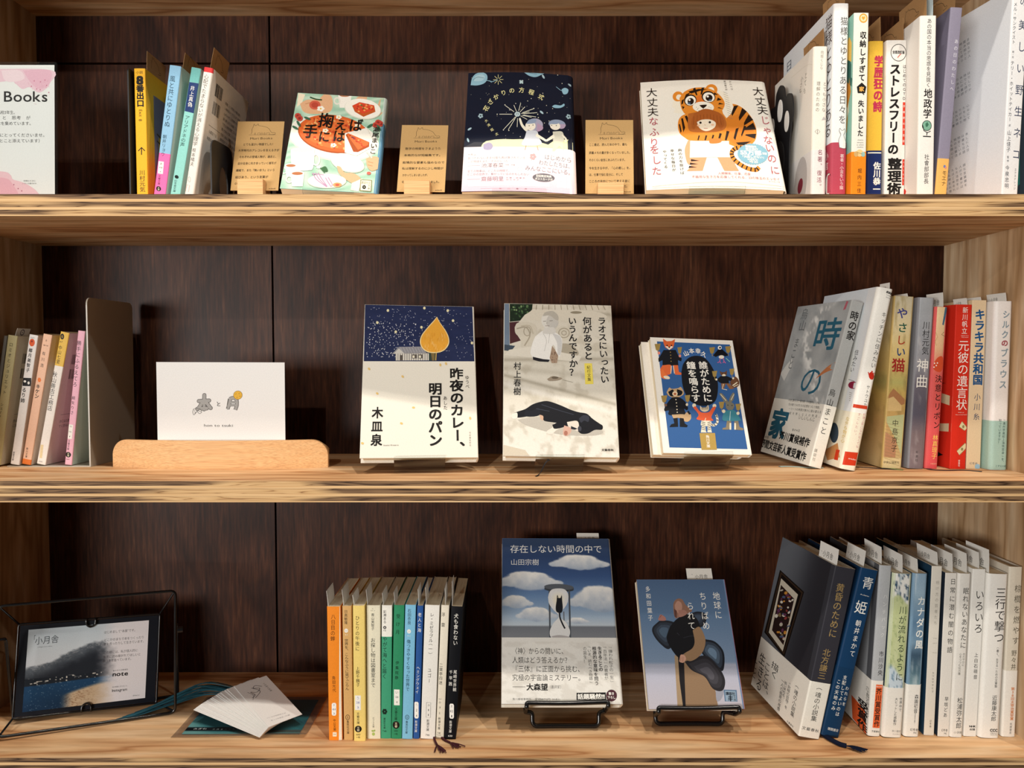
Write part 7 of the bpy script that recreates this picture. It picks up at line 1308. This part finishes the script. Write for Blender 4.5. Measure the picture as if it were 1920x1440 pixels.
iw = sw / 2 + 1.6; m = MB(); m.tube(fillet([PS(-iw, .6, -1.6), PS(iw, .6, -1.6), PS(iw, .6, shh + 1.6), PS(-iw, .6, shh + 1.6)], 3, 4, True), 1.3, n=8, closed=True); world_child(m, 'inner_frame', M_WIRE, r, 60)
for sx in (-1, 1):
    for z0, z1 in ((0, -1.6), (oh, shh + 1.6)):
        m = MB(); m.tube([PW(sx * (ow - 2), 0, z0 + (2 if z0 == 0 else -2)), PS(sx * iw, .6, z1)], 1.2, n=8); world_child(m, 'strut', M_WIRE, r, 60)
for z0, dz in ((shh + 1.5, -1), (-1.5, 1)):
    m = MB(); m.tube(bez([PS(-5, 3, z0), PS(-5, -1.6, z0), PS(-4.4, -1.8, z0 + dz * 6), PS(0, -1.8, z0 + dz * 9), PS(4.4, -1.8, z0 + dz * 6), PS(5, -1.6, z0), PS(5, 3, z0)], 5), 1.2, n=8); world_child(m, 'clip', M_WIRE, r, 60)
for sx in (-1, 1):
    top = np.array(PW(sx * (ow - .3), 1.5, oh * .74)); bot = top + ey * 42 + ex * (8 * sx * -0.2); bot[2] = zb + 2
    b2 = np.array(PS(sx * iw, 4, 14))
    m = MB(); m.tube(fillet([tuple(top), tuple(top + ey * 26 + (0, 0, -8)), tuple(bot), tuple(bot + ex * (-sx * 38))], 6), 1.7, n=8); world_child(m, 'rear_leg', M_WIRE, r, 60)
m = MB(); kx = np.array(PW(ow + 2, 2, oh * .67)); m.tube([tuple(kx), tuple(kx + ex * 6)], 3.6, n=14); world_child(m, 'pivot_knob', M_WIRE, r, 40)
rp = rig(Ms, 'laminated_photo'); tag(rp, 'glossy black bordered photo of a seaside mountain held in the wire frame', 'photo')
m = MB(); m.box(-sw / 2, sw / 2, 0, .8, 0, shh, '#14161d'); A = Art(m, sw, shh, lambda a, b, e: np.stack([a - sw / 2, -e + 0 * a, b], -1), q4((178, 390), (1375, 290), (120, 1180), (1355, 1055)))
pq = [(248, 425), (1290, 335), (190, 1135), (1265, 1020)]
def sea(U, V):
    n = vnoise(U * 6, V * 6, 4, 71); n2 = vnoise(U * 14, V * 22, 6, 72); n3 = vnoise(U * 60, V * 60, 1, 73, 1); sky = ramp(V, [(0, '#b9c4cb'), (.25, '#cbd2d6'), (.5, '#d3d5d8')])
    ridge = .47 - .26 * np.exp(-((U - .58) / .22) ** 2) - .08 * np.exp(-((U - .3) / .15) ** 2) + .06 * (U < 0) + (n - .5) * .06
    mt = mixc(mixc(hexv('#5f666d'), hexv('#22262d'), sstep(0, .22, V - ridge)), hexv('#8d8f92'), sstep(.55, .7, n2) * sstep(.12, 0, V - ridge))
    c = mixc(sky, mt, sstep(-.015, .03, V - ridge))
    town = sstep(.60, .615, V) * sstep(.69, .67, V + .05 * (U - .4)); c = mixc(c, hexv('#1d2229'), town); c = mixc(c, hexv('#d5cfc4'), town * sstep(.72, .85, n3) * sstep(.72, .6, U))
    s0 = sstep(.67, .685, V + .05 * (U - .4)); w = mixc(hexv('#1d3f5f'), hexv('#132b44'), sstep(.7, 1, V)); w = mixc(w, hexv('#9db6c6'), sstep(.7, .8, n2) * .5); c = mixc(c, w, s0)
    bx = .9 - .45 * U - .12 * np.sin(U * 4); b = sstep(0, .05, V - .72 - np.clip((.62 - U), 0, 1) ** 1.2 * .42) * sstep(.28, .4, U); c = mixc(c, mixc(hexv('#c2a98a'), hexv('#8d6a4c'), sstep(.5, .7, n2) * sstep(.7, .3, U)), b)
    return mixc(c, hexv('#e0dadb'), sstep(.55, .76, U + .06 * (n - .5)))
A.grid(pq, 220, 165, sea); tx = '#3a3536'
A.C('「', 288, 500, 40, '#3a4046', 0, 0, 60); A.Hz('小月舎', 300, 520, 505, 500, 72, '#3a4046'); A.Hz('chigetsu-sha', 322, 572, 448, 562, 12, '#3a4046')
for t, x0, y0, x1, y1 in (('はじめまして“本屋”です。', 895, 443, 1185, 420), ('どこかのまちで本をつくったり', 895, 510, 1250, 482), ('本を売ったりして生きています。', 892, 546, 1262, 516), ('この棚には、私が個人的に', 890, 620, 1195, 596), ('後世に読み継がれてほしいと', 888, 657, 1222, 632), ('願う本を並べています。', 886, 692, 1152, 670)): A.Hz(t, x0, y0, x1, y1, 27, tx)
A.Hz('書き手の活動報告', 975, 778, 1112, 765, 14, tx); A.Hz('note', 972, 808, 1112, 798, 52, '#1d1b1c', .03); A.Hz('店の情報と日々のこと', 970, 922, 1105, 910, 13, tx); A.Hz('Instagram', 968, 952, 1104, 940, 34, '#1d1b1c', .015); A.Hz('@chigetsu', 1155, 998, 1215, 992, 12, tx)
m.build('sheet', M_FILM, rp)

# ------------------------------------------------ teal laminated sheet, its tassel and the fan of cards
r = rig(Matrix.Translation((-310 * S, 90 * S, (zb + H0) * S)), 'laminated_sheet'); tag(r, 'teal laminated sheet lying under the fan of white cards', 'laminated sheet')
def lam(a, b, e):   # a: -76..76, b: 0 front .. 100 back
    z = zb + .8 + 4.2 * np.clip(1 - b / 16, 0, 1) ** 2 * (.55 + .45 * np.sin(a / 40)) + e; return np.stack([-309 + a + 0 * b, 40 + b + 0 * a, z], -1)
m = MB()
def lgrid(m, x0, x1, y0, y1, fn, e, nx=14, ny=10):
    U, V = np.meshgrid(np.linspace(0, 1, nx + 1), np.linspace(0, 1, ny + 1)); U = U.ravel(); V = V.ravel(); k = nx + 1
    m.add(lam(x0 + (x1 - x0) * U, y0 + (y1 - y0) * V, e), [(j * k + i, j * k + i + 1, (j + 1) * k + i + 1, (j + 1) * k + i) for j in range(ny) for i in range(nx)], lin(np.clip(fn(U, V), 0, 1)))
def teal(U, V):
    n = vnoise(U * 3, V * 3, 3, 81); c = mixc(hexv('#2f6b73'), hexv('#1d3f52'), sstep(.25, .75, V + (n - .5) * .5)); c = mixc(c, hexv('#86b9b4'), sstep(.34, .1, U + V * .5) * .7)
    c = mixc(c, hexv('#6fa3a0'), sstep(.09, .0, V) * .8); c = mixc(c, hexv('#11161b'), sstep(.2, .17, V) * sstep(.07, .1, V) * sstep(.52, .4, U)); return c
lgrid(m, -67, 67, 8, 92, teal, .12, 90, 60)
A = Art(m, 134, 84, lambda a, b, e: lam(a - 67, b + 8, .12 + e), [(0, 84), (134, 84), (0, 0), (134, 0)]); A.Hz('みぎわ', 8, 12, 24, 12, 4, '#d9e2e0'); A.Hz('小月舎のしおり', 30, 11, 62, 11, 2.4, '#9fb3b0')
world_child(m, 'print', M_GLOSS, r)
m = MB(); lgrid(m, -76, 76, 0, 100, lambda U, V: np.ones((len(U), 3)), 0.0); world_child(m, 'film', M_LAMINATE, r)
m = MB(); kn = np.array([-322, 150, zb + 7]); m.tube(bez([(-316, 138, zb + 1.5), (-320, 146, zb + 9), (-328, 150, zb + 7), (-322, 154, zb + 4)], 6), 1.6, n=7)
for i in range(26):
    u = random.uniform(-1, 1); v = random.uniform(0, 1)
    p = [(-326, 148, zb + 6), (-345 + u * 3, 140 + u * 4, zb + 4 + 6 * v), (-385 + u * 5, 132 + u * 9, zb + 5 + 17 * v), (-412 + u * 5, 117 + u * 13, zb + 2 + 14 * v), (-440 + u * 9, 100 + u * 16, zb + 1.2 + 5 * v), (-458 + u * 14, 92 + u * 18, zb + 1.0 + v)]
    m.tube(bez(p, 5), .62, n=5)
world_child(m, 'tassel', M_TASSEL, r, 60)
FA = [158.5, 157.6, 156.9, 155.0, 154.2, 151.0, 150.2, 147.6, 146.9, 144.0, 143.2, 141.6, 138.6, 137.4, 132.6]; NC = 15
for i in range(NC):
    f = i / (NC - 1); ang = FA[i]; L_, Wc = 97.0, 41.0
    # long edge starts at the front pivot and runs back to the left
    px_, py_ = -283 + 9 * f, 36.0 + 2.5 * f; z0 = zb + 3.4 + i * .75
    Mc = Matrix.Translation((px_ * S, py_ * S, (z0 + H0) * S)) @ Matrix.Rotation(rad(ang), 4, 'Z') @ Matrix.Rotation(-rad(8.5), 4, 'Y') @ Matrix.Rotation(rad(-1.5 - 2.2 * (1 - f)), 4, 'X')
    o = empty('shop_card'); place(o, Mc); tag(o, 'topmost white shop card of the fan, with grey script print' if i == NC - 1 else 'white shop card fanned out beneath the printed top card', 'card', 'shop cards fanned on the teal sheet')
    m = MB(); m.box(0, L_, -Wc, 0, -.18, .18, '#edeae6')
    A = Art(m, L_, Wc, lambda a, b, e: np.stack([a, b - Wc, .18 + e + 0 * a], -1), [(0, Wc), (L_, Wc), (0, 0), (L_, 0)])
    if i in (NC - 1, 4):
        A.L([(78, 14), (84, 20), (80, 24), (76, 18), (70, 24), (74, 30), (66, 28), (62, 33)], .7, '#5a5a60', True); A.L([(82, 26), (70, 20), (60, 30)], .6, '#5a5a60', True); A.L([(76, 33), (66, 30), (58, 34)], .5, '#77777c', True)
        A.T('小月舎の本棚', 84, 10, 62, 9, 2.6, '#6a6a70'); A.vscribble(16, 36, 13, 14, 2.2, '#9a979a'); A.vscribble(9, 34, 7, 12, 2.2, '#9a979a')
    m.build('paper', M_MATTE, o)
